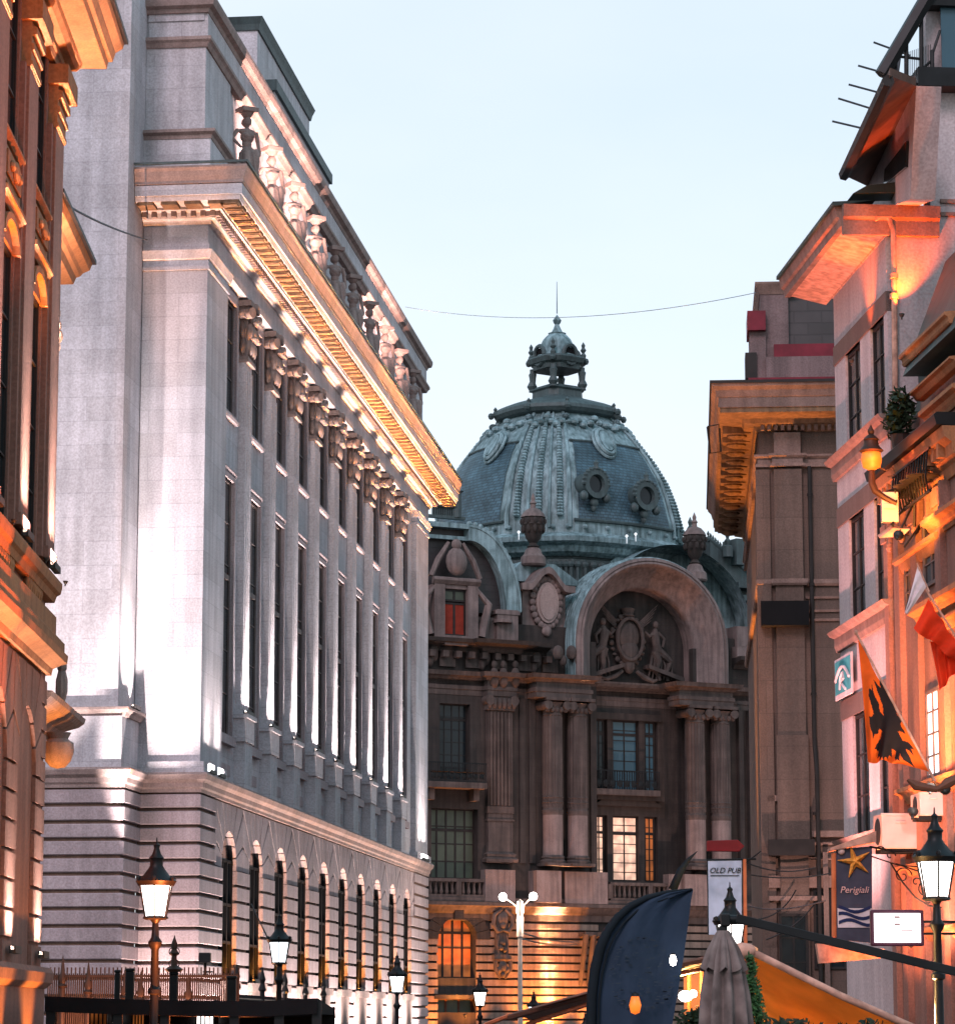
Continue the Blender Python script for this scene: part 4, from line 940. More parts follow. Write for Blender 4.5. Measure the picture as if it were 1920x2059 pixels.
b.build('carved_frieze', 'palacelight', pal, 'auto')
# left window balcony
a0, a1 = X(858, -.9, 1575), X(976, -.9, 1575); zbk = Z(1585, 915, -.9)
b = MB(); b.box(a0, a1, -1.1, 0, zbk, zbk + .3); b.box(a0 + .2, a0 + .5, -.8, 0, zbk - .6, zbk); b.box(a1 - .6, a1 - .3, -.8, 0, zbk - .6, zbk); bal = b.build('balcony', 'palacelight', pal)
b = MB(); z0 = zbk + .3; b.box(a0, a1, -1.08, -1.02, z0 + .95, z0 + 1.0); b.box(a0, a1, -1.08, -1.02, z0, z0 + .06)
n = 26
for i in range(n + 1): x = a0 + .05 + (a1 - a0 - .1) * i / n; b.cyl((x, -1.05, z0), (x, -1.05, z0 + .97), .02, n=5)
for i in range(9): x = a0 + .3 + (a1 - a0 - .6) * i / 8; b.lathe([(.16, -.02), (.2, 0), (.16, .02)], (x, -1.05, z0 + .5), 10); b.ell((x, -1.08, z0 + .3), .14, .03, .14)
b.build('railing', 'iron', bal)
a0, a1 = X(1190, .6, 1570), X(1322, .6, 1570); zbk = Z(1600, 1255, .6)
b = MB(); b.box(a0, a1, .3, 1.2, zbk, zbk + .3); bal = b.build('balcony', 'palacelight', pal)
b = MB(); z0 = zbk + .3; b.box(a0, a1, .35, .4, z0 + .95, z0 + 1.0)
for i in range(27): x = a0 + .05 + (a1 - a0 - .1) * i / 26; b.cyl((x, .38, z0), (x, .38, z0 + .97), .028, n=5)
for i in range(9): x = a0 + .3 + (a1 - a0 - .6) * i / 8; b.ell((x, .38, z0 + .3), .17, .03, .2)
b.build('railing', 'iron', bal)
# ---- giant arch: archivolt, coved reveal, tympanum, copper barrel
FA = -1.15; xc = (X(1160, FA, 1290) + X(1464, FA, 1300)) / 2; RO = (X(1464, FA, 1300) - X(1160, FA, 1290)) / 2; ZT = Z(1121, 1300, FA); ZS = ZT - RO
IR = 3.15; IX = (X(1185, .1, 1280) + X(1391, .1, 1280)) / 2; IRx = (X(1391, .1, 1280) - X(1185, .1, 1280)) / 2; IZ = Z(1185, 1290, .1) - IRx
def ring(x, rad, zsp, zbot=19.55, n=28): return [(x - rad, zbot), (x - rad, (zbot + zsp) / 2)] + [(x - rad * cos(pi * i / n), zsp + rad * sin(pi * i / n)) for i in range(n + 1)] + [(x + rad, (zbot + zsp) / 2), (x + rad, zbot)]
def loft(mb, secs):
    """sections: list of (x, radius, spring, y)"""
    rs = [ring(a, r_, zs) for a, r_, zs, y in secs]; k = len(rs[0]); vs = [(p[0], s_[3], p[1]) for rr, s_ in zip(rs, secs) for p in rr]
    fs = [(i * k + j, i * k + j + 1, (i + 1) * k + j + 1, (i + 1) * k + j) for i in range(len(rs) - 1) for j in range(k - 1)]
    mb.add(vs, fs)
b = MB(); lx = lambda t: xc + (IX - xc) * t
loft(b, [(xc, RO, ZS, .9), (xc, RO, ZS, FA), (xc, RO - .16, ZS, FA - .06), (xc, RO - .2, ZS, FA - .0), (xc, RO - .32, ZS, FA - .08), (xc, RO - .42, ZS, FA - .02), (xc, RO - .5, ZS, FA + .12),
         (lx(.3), RO - .75, ZS, FA + .4), (lx(.5), RO - .95, (ZS + IZ) / 2, FA + .75), (lx(.8), IRx + .12, IZ, -.12), (IX, IRx + .05, IZ, -.05), (IX, IRx, IZ, .1), (IX, IRx, IZ, 1.3)])
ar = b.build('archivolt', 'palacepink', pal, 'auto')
b = MB(); b.prism(ring(IX, IRx + .3, IZ), 'y', 1.0, 1.3); b.build('tympanum', 'palace', pal)
b = MB(); b.sweep([(-.1, 19.2), (.2, 19.3), (.3, 19.45), (.3, 19.55), (-.1, 19.6)], [(cx0, .9), (cx1, .9)])
for s_, (xx0, xx1) in ((1, (cx0 + .2, IX - .9)), (-1, (cx1 - .4, IX + .6))):
    b.prism([(xx0, 19.7), (xx1, 20.35), (xx1, 20.55), (xx0, 19.95)], 'y', .3, 1.0)
b.build('broken_pediment', 'palacelight', pal)
# trophy relief: shield, wreaths, two leaning figures
b = MB(); q = P(1262, 1290, .8); sx_, sz_ = q
b.ell((sx_, .85, sz_ + .3), .75, .35, .85, 14, 8); b.ell((sx_ + .05, .75, sz_ - .6), .6, .3, .7, 12, 8); b.ell((sx_ + .05, .75, sz_ - 1.3), .35, .25, .45)
rnd = random.Random(4)
for i in range(26):
    a = pi * (i / 25.) * 2; b.ell((sx_ + cos(a) * 1.0, .8, sz_ + .05 + sin(a) * 1.35), .09 + rnd.random() * .08, .14, .09 + rnd.random() * .1, 7, 5)
for s_ in (-1, 1):
    G = lambda *pts: [(sx_ + s_ * a * 1.08, .75 - c * .3, sz_ + d) for a, d, c in pts]
    hx, hz = 1.5, .95; b.ell((sx_ + s_ * hx * 1.08, .6, sz_ + hz), .17, .16, .21, 12, 8)
    b.tube(G((1.5, .75, .4), (1.42, .35, .6), (1.5, -.1, .6), (1.6, -.45, .4)), [.1, .27, .22, .3], 10)
    b.tube(G((1.55, -.4, .5), (2.0, -.75, .8), (2.3, -1.0, .7)), [.26, .2, .15], 8); b.tube(G((2.3, -1.0, .7), (2.1, -1.5, .6), (2.2, -2.0, .3)), [.15, .12, .09], 8)
    b.tube(G((1.45, -.5, .5), (1.6, -1.0, .8), (1.5, -1.5, .5), (1.75, -2.0, .3)), [.26, .2, .14, .09], 8)
    b.tube(G((1.4, .55, .5), (1.1, .3, .8), (.85, .55, .6)), [.11, .09, .07], 7); b.tube(G((1.62, .55, .4), (1.95, .2, .7), (1.85, -.25, .7)), [.11, .09, .07], 7)
    for k in range(7): b.tube(G((1.35 + .12 * k, -.45 - .05 * k, .3), (1.2 + .2 * k, -1.2, .5), (1.1 + .22 * k, -1.95, .2)), [.06, .08, .04], 5)
    for k in range(5): b.tube(G((.7, .7 + .1 * k, 0), (1.3 + .1 * k, 1.2 + .22 * k, .1)), [.05, .02], 5)
    b.tube(G((.4, -1.6, .4), (.8, -1.9, .5), (1.3, -2.1, .4), (1.6, -2.0, .3)), [.1, .14, .12, .06], 7)
b.tube([(sx_ + cos(a) * .78, .52, sz_ + .1 + sin(a) * 1.12) for a in [2 * pi * i / 22 for i in range(23)]], .1, 6)
b.lathe([(.3, 0), (.42, .12), (.3, .2), (.4, .5), (.1, .6)], (sx_, .8, sz_ + 1.25), 12)
b.build('relief_sculpture', 'palacelight', pal, 'auto')
b = MB()
loft(b, [(xc, RO + .01, ZS, FA + .12), (xc, RO + .07, ZS, FA + .14), (xc, RO + .09, ZS, FA + .3), (xc, RO + .05, ZS, FA + .34), (xc, RO + .06, ZS, 1.5), (xc, RO - .3, ZS, 1.5)])
for i in range(9):
    y = FA + .5 + i * .27
    if y < 1.25: loft(b, [(xc, RO + .05, ZS, y), (xc, RO + .11, ZS, y + .02), (xc, RO + .11, ZS, y + .04), (xc, RO + .05, ZS, y + .06)])
b.build('barrel_roof', 'copper', pal, 'auto')
# second barrel behind, right
b = MB(); q0 = X(1479, 3.2, 1250); rr = RO + .1; zt2 = Z(1110, 1400, 3.2)
loft(b, [(q0 - rr, rr, zt2 - rr, 1.5), (q0 - rr, rr, zt2 - rr, 3.0), (q0 - rr, rr + .3, zt2 - rr, 3.0), (q0 - rr, rr + .3, zt2 - rr, 3.6), (q0 - rr, rr - 1, zt2 - rr, 3.6)]); b.build('rear_barrel_roof', 'copper', pal, 'auto')
b = MB(); a_, c_ = loc(CF, 1420, 1085, y=6), loc(CF, 1503, 1160, y=6)
b.prism([(a_.x, a_.z), (c_.x, c_.z), (c_.x, c_.z - 6), (a_.x, a_.z - 6)], 'y', 5.6, 9); 
for i in range(18):
    t = i / 17.; p = a_.lerp(c_, t); b.lathe([(.12, 0), (.04, .2), (.1, .3), (.0, .5)], (p.x, 5.8, p.z), 6)
b.cyl((a_.x, 5.7, a_.z), (c_.x, 5.7, c_.z), .16)
for (u, v, h) in ((1463, 1120, 58), (1388, 1100, 66), (1397, 1100, 50)):
    p = loc(CF, u, v, y=5.2); k = h / 38.; b.lathe([(.3, 0), (.3, k * .4), (.12, k * .45), (.2, k * .6), (.08, k * .7), (.14, k * .82), (0, k)], tuple(p), 8)
b.box(loc(CF, 1462, 1110, y=6).x, loc(CF, 1482, 1110, y=6).x, 5, 6.5, loc(CF, 1470, 1140, y=6).z, loc(CF, 1470, 1088, y=6).z)
b.build('mansard_ridge', 'copperdark', pal)
b = MB()
for i, v in enumerate((1176, 1202, 1232)):
    p0, p1 = loc(CF, 1474 + i * 4, v, y=3.8), loc(CF, 1520, v, y=3.8); b.box(p0.x, p1.x + 1, 3.2, 5, p0.z - .22, p0.z + .1)
p0 = loc(CF, 1480, 1300, y=4); b.box(p0.x - 1.2, 16, 4.3, 8, p0.z - 2, loc(CF, 1480, 1165, y=4).z); b.build('side_roof', 'copperdark', pal)
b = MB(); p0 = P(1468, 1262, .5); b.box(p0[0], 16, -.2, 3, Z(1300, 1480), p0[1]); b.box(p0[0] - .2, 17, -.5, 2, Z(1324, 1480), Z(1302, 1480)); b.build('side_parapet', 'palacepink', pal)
# ---- left pavilion: dark gable wall, copper rim, dormer
yl = -.1
b = MB(); xe, ze = P(936, 1062, yl); xf, zf = P(1036, 1236, yl); n = 14
arc = [(xe + (xf - xe) * sin(pi / 2 * i / n), zf + (ze - zf) * cos(pi / 2 * i / n)) for i in range(n + 1)]
b.prism([(-20, zf), (-20, ze)] + arc, 'y', yl + .2, 4); b.build('gable_wall', 'darkroof', pal)
arc2 = [(xe + (xf - .75 - xe) * sin(pi / 2 * i / n), zf + (ze - .7 - zf) * cos(pi / 2 * i / n)) for i in range(n + 1)]
b = MB()
for i in range(n): b.prism([arc[i], arc[i + 1], arc2[i + 1], arc2[i]], 'y', yl - .45, yl + .25)
arc3 = [(p[0] + .12, p[1] + .12) for p in arc]
for i in range(n): b.prism([arc3[i], arc3[i + 1], arc[i + 1], arc[i]], 'y', yl - .5, 4)
for i in range(n): b.ell((arc3[i][0] + .05, yl - .1, arc3[i][1] + .1), .16, .16, .16, 7, 4)
b.box(-20, xe, yl - .4, 4, ze - .1, ze + .15); b.box(-20, xe, yl - .25, yl - .0, ze - .7, ze - .5); b.build('gable_rim', 'copper', pal)
b = MB(); zc1 = Z(1040, 900, yl); b.box(-20, xe - .1, yl - .2, yl + .1, zc1 - .1, zc1 + .05); xq = X(917, yl, 1020)
b.box(X(868, yl, 1020), xq, yl - .1, yl, zc1, zc1 + 1.15)
for i in range(12):
    x = X(868, yl, 1020) + (xq - X(868, yl, 1020)) * i / 11; b.lathe([(.02, -.12), (.17, -.1), (.17, .1), (.02, .12)], (x, yl - .12, zc1 + .6), 8); b.cyl((x, yl - .15, zc1), (x, yl - .15, zc1 + 1.2), .03)
b.lathe([(.3, 0), (.3, 1.3), (.4, 1.4), (.15, 1.5), (.22, 1.75), (.05, 2.0), (.1, 2.2), (0, 2.5)], (xq, yl, zc1), 8); b.box(X(868, yl, 1020), xq, yl - .2, yl + .1, zc1 + 1.12, zc1 + 1.22)
b.build('roof_cresting', 'copperdark', pal)
hd = holeof(893, 939, 1213, 1277, -.6); D0, D1 = hd[0], hd[1]
b = MB(); b.box(D0 - .6, D0, -.7, .2, hd[2] - .4, hd[3] + .9); b.box(D1, D1 + .6, -.7, .2, hd[2] - .4, hd[3] + .9); b.box(D0, D1, -.7, .2, hd[2] - .5, hd[2]); b.box(D0, D1, -.6, .2, hd[3] + .7, hd[3] + .9)
b.sweep([(0, hd[3] + .9), (.1, hd[3] + .92), (.25, hd[3] + 1.1), (.25, hd[3] + 1.2), (0, hd[3] + 1.3)], [(D0 - .7, -.6), (D1 + .7, -.6)])
dm = (D0 + D1) / 2; b.ell((dm, -.7, hd[3] + 2.1), .62, .3, .75, 12, 8); b.ell((dm, -.7, hd[3] + 3.0), .3, .2, .3)
for s_ in (-1, 1): b.tube([(dm + s_ * 1.4, -.6, hd[3] + 1.3), (dm + s_ * 1.0, -.6, hd[3] + 2.2), (dm + s_ * .4, -.6, hd[3] + 3.1)], [.14, .16, .1], 6); b.tube([(dm + s_ * (D1 - D0 + 1.0) / 2, -.6, hd[3] + .8), (dm + s_ * 1.9, -.6, hd[3]), (dm + s_ * 1.5, -.6, hd[2])], [.1, .2, .26], 6)
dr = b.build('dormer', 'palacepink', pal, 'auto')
window(pal, (dm, -.4, hd[2]), 0, D1 - D0, hd[3] - hd[2], 2, 1, 'redcurt', 'frame', t=.12, fw=.1); window(pal, (dm, -.4, hd[3] + .06), 0, D1 - D0, .62, 2, 1, 'greenwin', 'frame', t=.12, fw=.1)
b = MB(); z0 = zt + .05; b.box(-20, D0 - .7, -.3, .3, z0, z0 + 1.); b.box(D1 + .7, X(1000, -.3, 1250), -.3, .3, z0, z0 + 1.2); b.box(X(998, -.5, 1250), X(1040, -.5, 1250), -.6, 1, z0, zf + .15); b.box(X(994, -.5, 1250), X(1043, -.5, 1250), -.65, 1, zf - .1, zf + .1)
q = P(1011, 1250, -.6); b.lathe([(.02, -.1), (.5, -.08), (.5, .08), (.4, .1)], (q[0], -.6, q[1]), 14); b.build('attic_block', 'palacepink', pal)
# ---- cartouche block with wavy pediment, urns
def urn(u, vb, y, s=1.):
    p = loc(CF, u, vb, y=y); b = MB(); k_ = .74
    b.lathe([(.62 * s, -1.0 * s), (.7 * s, -.9 * s), (.66 * s, -.5 * s), (.5 * s, -.35 * s), (.42 * s, -.1 * s), (.3 * s, 0)], tuple(p), 14)
    o = b.build('urn_base', 'palacepink', pal, 'auto'); b = MB()
    b.lathe([(r_, z_ * k_) for r_, z_ in [(.3 * s, 0), (.36 * s, .1 * s), (.24 * s, .2 * s), (.2 * s, .35 * s), (.4 * s, .7 * s), (.52 * s, 1.2 * s), (.6 * s, 1.6 * s), (.66 * s, 1.7 * s), (.6 * s, 1.85 * s), (.62 * s, 2.2 * s), (.5 * s, 2.3 * s)]], tuple(p), 16)
    for i in range(10): a = 2 * pi * i / 10; b.ell((p.x + cos(a) * .56 * s, p.y + sin(a) * .56 * s, p.z + 1.4 * s * k_), .12 * s, .12 * s, .25 * s, 6, 5); b.ell((p.x + cos(a) * .62 * s, p.y + sin(a) * .62 * s, p.z + 1.95 * s * k_), .13 * s, .13 * s, .18 * s, 6, 5)
    u_ = b.build('urn', 'palace', pal, 'auto'); b = MB()
    b.lathe([(r_, z_ * k_) for r_, z_ in [(.68 * s, 2.25 * s), (.6 * s, 2.5 * s), (.4 * s, 2.8 * s), (.16 * s, 2.95 * s), (.14 * s, 3.2 * s), (.2 * s, 3.3 * s), (.1 * s, 3.5 * s), (.12 * s, 3.7 * s), (0, 4.1 * s)]], tuple(p), 14); b.build('urn_lid', 'palacepink', u_, 'auto')
urn(1072, 1102, .8, .98); urn(1397, 1135, .8, .95)
yc_ = .2; a0, a1 = X(1050, yc_, 1220), X(1136, yc_, 1220)
b = MB(); b.box(a0, a1, yc_, 3, zt, Z(1178, 1090, yc_)); zz = Z(1178, 1090, yc_); am = (a0 + a1) / 2; n = 16
for i in range(n):
    f = lambda t: zz + .95 * max(0, cos((t - .5) * pi * 1.5)) ** 1.5; t0, t1 = i / n, (i + 1) / n
    b.prism([(a0 - .3 + (a1 - a0 + .6) * t0, f(t0) - .35), (a0 - .3 + (a1 - a0 + .6) * t1, f(t1) - .35), (a0 - .3 + (a1 - a0 + .6) * t1, f(t1)), (a0 - .3 + (a1 - a0 + .6) * t0, f(t0))], 'y', yc_ - .6, 2)
b.prism([(a0 + (a1 - a0) * i / 12, zz - .4 + (.9 * sin(pi * i / 12))) for i in range(13)], 'y', yc_ + .02, 2)
q = P(1101, 1212, yc_ - .3); 
for i in range(22): a = 2 * pi * i / 22; b.ell((q[0] + cos(a) * .82, yc_ - .15, q[1] + sin(a) * 1.25), .2, .16, .2, 7, 5)
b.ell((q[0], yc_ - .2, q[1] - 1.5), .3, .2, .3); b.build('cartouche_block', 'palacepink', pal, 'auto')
b = MB(); vs = [(q[0] + cos(2 * pi * i / 24) * .66, q[1] + sin(2 * pi * i / 24) * 1.08) for i in range(24)]; b.prism(vs, 'y', yc_ - .34, yc_); 
vs = [(q[0] + cos(2 * pi * i / 24) * .52, q[1] + sin(2 * pi * i / 24) * .92) for i in range(24)]; b.prism(vs, 'y', yc_ - .4, yc_ - .3); b.build('cartouche', 'banktrim', pal)
# roof slopes behind the parapets, drum
b = MB(); b.box(-12, 5, 2.5, 12, 21, Z(1205, 1150, 4)); b.build('roof_deck', 'copperdark', pal)
b = MB(); p0 = loc(CF, 1055, 1120, y=2.2); p1 = loc(CF, 1140, 1165, y=2.2)
b.prism([(a0 - .6, Z(1178, 1090, 2)), (a0 + .3, Z(1140, 1090, 2)), (a1 - .2, Z(1140, 1090, 2)), (a1 + 1.6, Z(1180, 1090, 2))], 'y', .9, 3); b.build('lead_roof', 'copper', pal)
# ================================================================== dome (parts of the palace)
DY = 9.2; DROT = radians(7.5)
Dc = Vector((0, DY))
def dl(x, y):   # dome-local to palace-local
    return (x * cos(DROT) - y * sin(DROT), DY + x * sin(DROT) + y * cos(DROT))
def zd(v, Y=168.2): return at(1122, v, Y).z
prof = [(1125, 1.0), (1072, .99), (1017, .93), (982, .876), (940, .775), (893, .63), (860, .49), (842, .42)]
def sc(z):
    zs = [(zd(v), s_) for v, s_ in prof]
    if z <= zs[0][0]: return zs[0][1]
    for (za, sa), (zb_, sb) in zip(zs, zs[1:]):
        if z <= zb_: t = (z - za) / (zb_ - za); return sa + (sb - sa) * t
    return zs[-1][1]
A_, B_ = 6.1, 3.35
def octo(s_, grow=0.):
    a, c = A_ * s_ + grow, B_ * s_ + grow * .6
    return [(a, -c), (a, c), (c, a), (-c, a), (-a, c), (-a, -c), (-c, -a), (c, -a)]
NS = 6
RV = sqrt(A_ ** 2 + B_ ** 2)
def rnd_(p, s_, grow=0.):
    R = RV * s_ + grow; q = Vector(p); return q.lerp(q.normalized() * R, .55)
def ringp(s_, grow=0.):
    o = octo(s_, grow); return [rnd_(Vector(o[i]).lerp(Vector(o[(i + 1) % 8]), j / NS), s_, grow) for i in range(8) for j in range(NS)]
def surf(face, t, z, out=0.):
    """face 0..7: edge from octagon vertex i to i+1; t in 0..1"""
    o = octo(sc(z)); p, q = Vector(o[face]), Vector(o[(face + 1) % 8]); r_ = rnd_(p.lerp(q, t), sc(z)); n_ = r_.normalized()
    r_ = r_ + n_ * out; x, y = dl(r_.x, r_.y); return Vector((x, y, z))
# drum
b = MB(); zd0, zd1 = zd(1260), zd(1094, 162.3)
vs = []; 
for s_, z in ((.93, zd0), (.93, zd1 - .9), (.9, zd1 - .8), (.9, zd1)):
    vs += [(*dl(*p), z) for p in ringp(s_)]
NR = 8 * NS
b.add(vs, [(i * NR + j, i * NR + (j + 1) % NR, (i + 1) * NR + (j + 1) % NR, (i + 1) * NR + j) for i in range(3) for j in range(NR)])
for fc in (5, 6, 7, 4):
    for i in range(13):
        t = (i + .5) / 13; o = octo(.95); p, q = Vector(o[fc]), Vector(o[(fc + 1) % 8]); r_ = rnd_(p.lerp(q, t), .95); x, y = dl(r_.x, r_.y)
        b.cyl((x, y, zd1 - 3.4), (x, y, zd1 - 1.1), .1, n=6); b.ell((x, y, zd1 - 1.2), .2, .2, .2, 6, 4); b.ell((x, y, zd1 - 2.2), .16, .16, .3, 6, 4)
b.build('drum', 'copperdark', pal)
b = MB()
def oring(mb, prof_):
    k = len(prof_); vs = []
    for g_, z in prof_: vs += [(*dl(*p), z) for p in ringp(1.0, g_)]
    mb.add(vs, [(i * NR + j, i * NR + (j + 1) % NR, ((i + 1) % k) * NR + (j + 1) % NR, ((i + 1) % k) * NR + j) for i in range(k) for j in range(NR)])
zr = zd(1084, 162.3)
oring(b, [(-.5, zr - 1.0), (-.1, zr - .8), (.05, zr - .5), (.45, zr - .3), (.5, zr - .05), (.3, zr + .08), (-.2, zr + .35), (-1, zr + .3)]); b.build('dome_cornice', 'copper', pal)
# shell
b = MB(); nz = 26; zt_ = zd(838); vs = []
for i in range(nz + 1):
    z = zr + .1 + (zt_ - zr - .1) * i / nz; vs += [(*dl(*p), z) for p in ringp(sc(z))]
b.add(vs, [(i * NR + j, i * NR + (j + 1) % NR, (i + 1) * NR + (j + 1) % NR, (i + 1) * NR + j) for i in range(nz) for j in range(NR)])
b.build('dome', 'copper', pal)
# slate fields on the broad faces, ribs and beads on the chamfers
zs0, zs1 = zd(1052, 162.5), zd(893, 164.5)
for fc in (4, 6, 0, 2):
    b = MB(); n = 18; k = 8; vs = []
    for i in range(n + 1):
        z = zs0 + (zs1 - zs0) * i / n
        for j in range(k + 1): vs.append(surf(fc, .045 + .91 * j / k, z, .06 + .02 * sin(pi * j / k)))
    b.add(vs, [(i * (k + 1) + j, i * (k + 1) + j + 1, (i + 1) * (k + 1) + j + 1, (i + 1) * (k + 1) + j) for i in range(n) for j in range(k)]); b.build('slate_field', 'slate', pal)
b = MB()
for fc in (5, 7, 3, 1):
    for t, wd in ((.06, .13), (.35, .09), (.5, .16), (.65, .09), (.94, .13)):
        pts = [surf(fc, t, zr + .5 + (zd(850) - zr - .5) * i / 20, .08) for i in range(21)]
        b.tube(pts, [wd * (.55 + .45 * sc(p.z)) for p in pts], 6)
    for i in range(34):
        z = zr + 1.2 + (zd(862) - zr - 1.2) * i / 34
        for t in (.2, .5, .8):
            p = surf(fc, t, z, .16); k = sc(z); b.ell(p, .17 * k + .04, .17 * k + .04, .11, 6, 4)
for fc in range(8):                                      # ring of small knobs over the eaves, swags under the collar
    for i in range(5):
        b.ell(surf(fc, (i + .5) / 5, zr + .55, .12), .13, .13, .13, 6, 4)
    for i in range(9):
        t = i / 8; z = zd(862) - .55 * sin(pi * ((t * 2) % 1)) ; b.ell(surf(fc, t, z, .2), .24, .24, .2, 7, 5)
    for i in range(6): b.ell(surf(fc, (i + .3) / 6, zd(875) + .1 * (i % 2), .12), .2, .2, .16, 6, 4)
b.build('rib_ornament', 'copper', pal, 'auto')
# horizontal border of slate and copper plates near the top
b = MB()
for fc in (4, 6, 0, 2):
    for z, r_ in ((zs1, .07), (zs0, .09)): b.mark(); b.tube([surf(fc, t / 6, z, .1) for t in range(7)], r_, 6)
b.build_each('dome_border', 'copperdark', pal)
# oval medallions and round dormers
def oval(fc, u_target, v, rx, rz, mat, name, ring=True):
    z = zd(v); best = min((abs(proj_u(surf(fc, t / 40., z, .2)) - u_target), t / 40.) for t in range(41))[1]
    return surf(fc, best, z, .15)
def proj_u(p):
    c, s = cos(CF[2]), sin(CF[2]); Xw = CF[0] + p.x * c - p.y * s; Yw = CF[1] + p.x * s + p.y * c; Zw = p.z - CZ
    f = Yw * cp_ + Zw * sp_; return CX + F * Xw / f
def frame_at(fc, z, p):
    o = octo(1.); a, c = Vector(o[fc]), Vector(o[(fc + 1) % 8]); e = (c - a).normalized(); a2 = Vector(dl(*(e))) - Vector(dl(0, 0)); ex = Vector((a2.x, a2.y, 0)).normalized()
    dz = .4; up = (surf(fc, .5, z + dz) - surf(fc, .5, z - dz)).normalized(); nn = ex.cross(up).normalized(); return ex, up, nn
for fc, u, v in ((6, 1216, 921), (4, 996, 925)):
    z = zd(v, 164.4); p = oval(fc, u, v, 0, 0, '', ''); ex, up, nn = frame_at(fc, z, p)
    if nn.dot(Vector((0, -1, 0)) + Vector((-.5, 0, 0))) < 0: nn = -nn
    b = MB()
    def disc(mb, rx, rz, o0, o1, n=20):
        A = [p + ex * rx * cos(2 * pi * i / n) + up * rz * sin(2 * pi * i / n) + nn * o0 for i in range(n)]; Bq = [p + ex * rx * cos(2 * pi * i / n) + up * rz * sin(2 * pi * i / n) + nn * o1 for i in range(n)]
        mb.add(A + Bq, [(i, (i + 1) % n, n + (i + 1) % n, n + i) for i in range(n)] + [tuple(range(n)), tuple(range(n, 2 * n))])
    disc(b, .4, .72, 0, .32)
    b.tube([p + ex * .52 * cos(2 * pi * i / 20) + up * .86 * sin(2 * pi * i / 20) + nn * .2 for i in range(21)], .13, 6)
    b.tube([p + ex * .66 * cos(2 * pi * i / 20) + up * 1.02 * sin(2 * pi * i / 20) + nn * .05 for i in range(21)], .1, 6)
    b.build('medallion', 'copper', pal, 'auto')
for fc, u, v in ((6, 1186, 1016), (6, 1286, 1030)):
    z = zd(v, 163.2); p = oval(fc, u, v, 0, 0, '', ''); ex, up, nn = frame_at(fc, z, p)
    nn = Vector((nn.x, nn.y, 0)).normalized()
    if nn.y > 0: nn = -nn
    zz = Vector((0, 0, 1)); p = p + nn * .3; b = MB(); n = 20
    def circ(r_, o, rz=1.):
        r_ = r_ * .84; return [p + ex * r_ * cos(2 * pi * i / n) + zz * r_ * rz * sin(2 * pi * i / n) + nn * o for i in range(n)]
    secs = [circ(.85, -1.4), circ(.85, .35), circ(.95, .38), circ(.95, .5), circ(.62, .5), circ(.55, .3)]
    b.add([q for s_ in secs for q in s_], [(k * n + i, k * n + (i + 1) % n, (k + 1) * n + (i + 1) % n, (k + 1) * n + i) for k in range(len(secs) - 1) for i in range(n)])
    for a in range(12): q = p + ex * .82 * cos(pi * a / 11) + zz * .84 * sin(pi * a / 11) + nn * .4; b.ell(q, .15, .15, .15, 6, 4)
    q = p + zz * .92 + nn * .4; b.lathe([(.2, -.1), (.12, .1), (.16, .25), (0, .45)], tuple(q), 8)
    for s_ in (-1, 1): q = p + ex * s_ * .75 - zz * .7 + nn * .3; b.ell(q, .25, .25, .3, 7, 5)
    q = p - zz * .98 + nn * .2; b.ell(q, .25, .22, .28); q = p - zz * 1.28 + nn * .15; b.ell(q, .16, .16, .22)
    d_ = b.build('dormer', 'copperdark', pal, 'auto')
    b = MB(); b.add(circ(.6, .28), [tuple(range(n))]); b.build('pane', 'glass', d_)
# collar
b = MB()
zc0 = zd(853); g = lambda hw: hw
def ocol(mb, pr, A=2.95, B=1.55):
    k = len(pr); vs = []
    for g_, z in pr:
        a, c = A + g_, B + g_ * .5; o = [(a, -c), (a, c), (c, a), (-c, a), (-a, c), (-a, -c), (-c, -a), (c, -a)]; R = sqrt(a * a + c * c)
        for i in range(8):
            for j in range(NS): q = Vector(o[i]).lerp(Vector(o[(i + 1) % 8]), j / NS); q = q.lerp(q.normalized() * R, .5); vs.append((*dl(q.x, q.y), z))
    mb.add(vs, [(i * NR + j, i * NR + (j + 1) % NR, ((i + 1) % k) * NR + (j + 1) % NR, ((i + 1) % k) * NR + j) for i in range(k) for j in range(NR)])
ocol(b, [(-.7, zc0 - .6), (-.5, zc0 - .4), (-.45, zc0 - .1), (-.1, zc0 + .05), (.15, zc0 + .15), (.28, zc0 + .35), (.25, zc0 + .55), (.05, zc0 + .75), (-.4, zc0 + .95), (-1.7, zc0 + 1.4), (-1.7, zc0)])
b.build('collar', 'copperdark', pal)
b = MB()
for i in range(8):
    b.mark(); a, c = 3.15, 1.62; p = [(a, -c), (a, c), (c, a), (-c, a), (-a, c), (-a, -c), (-c, -a), (c, -a)][i]; x, y = dl(*p)
    b.lathe([(.14, 0), (.17, .15), (.08, .3), (.12, .4), (0, .55)], (x, y, zc0 + .35), 7); x2, y2 = dl(p[0] * 1.07, p[1] * 1.07); b.ell((x2, y2, zc0 + .35), .2, .2, .2, 6, 4)
b.build_each('collar_finial', 'copperdark', pal, 'auto')
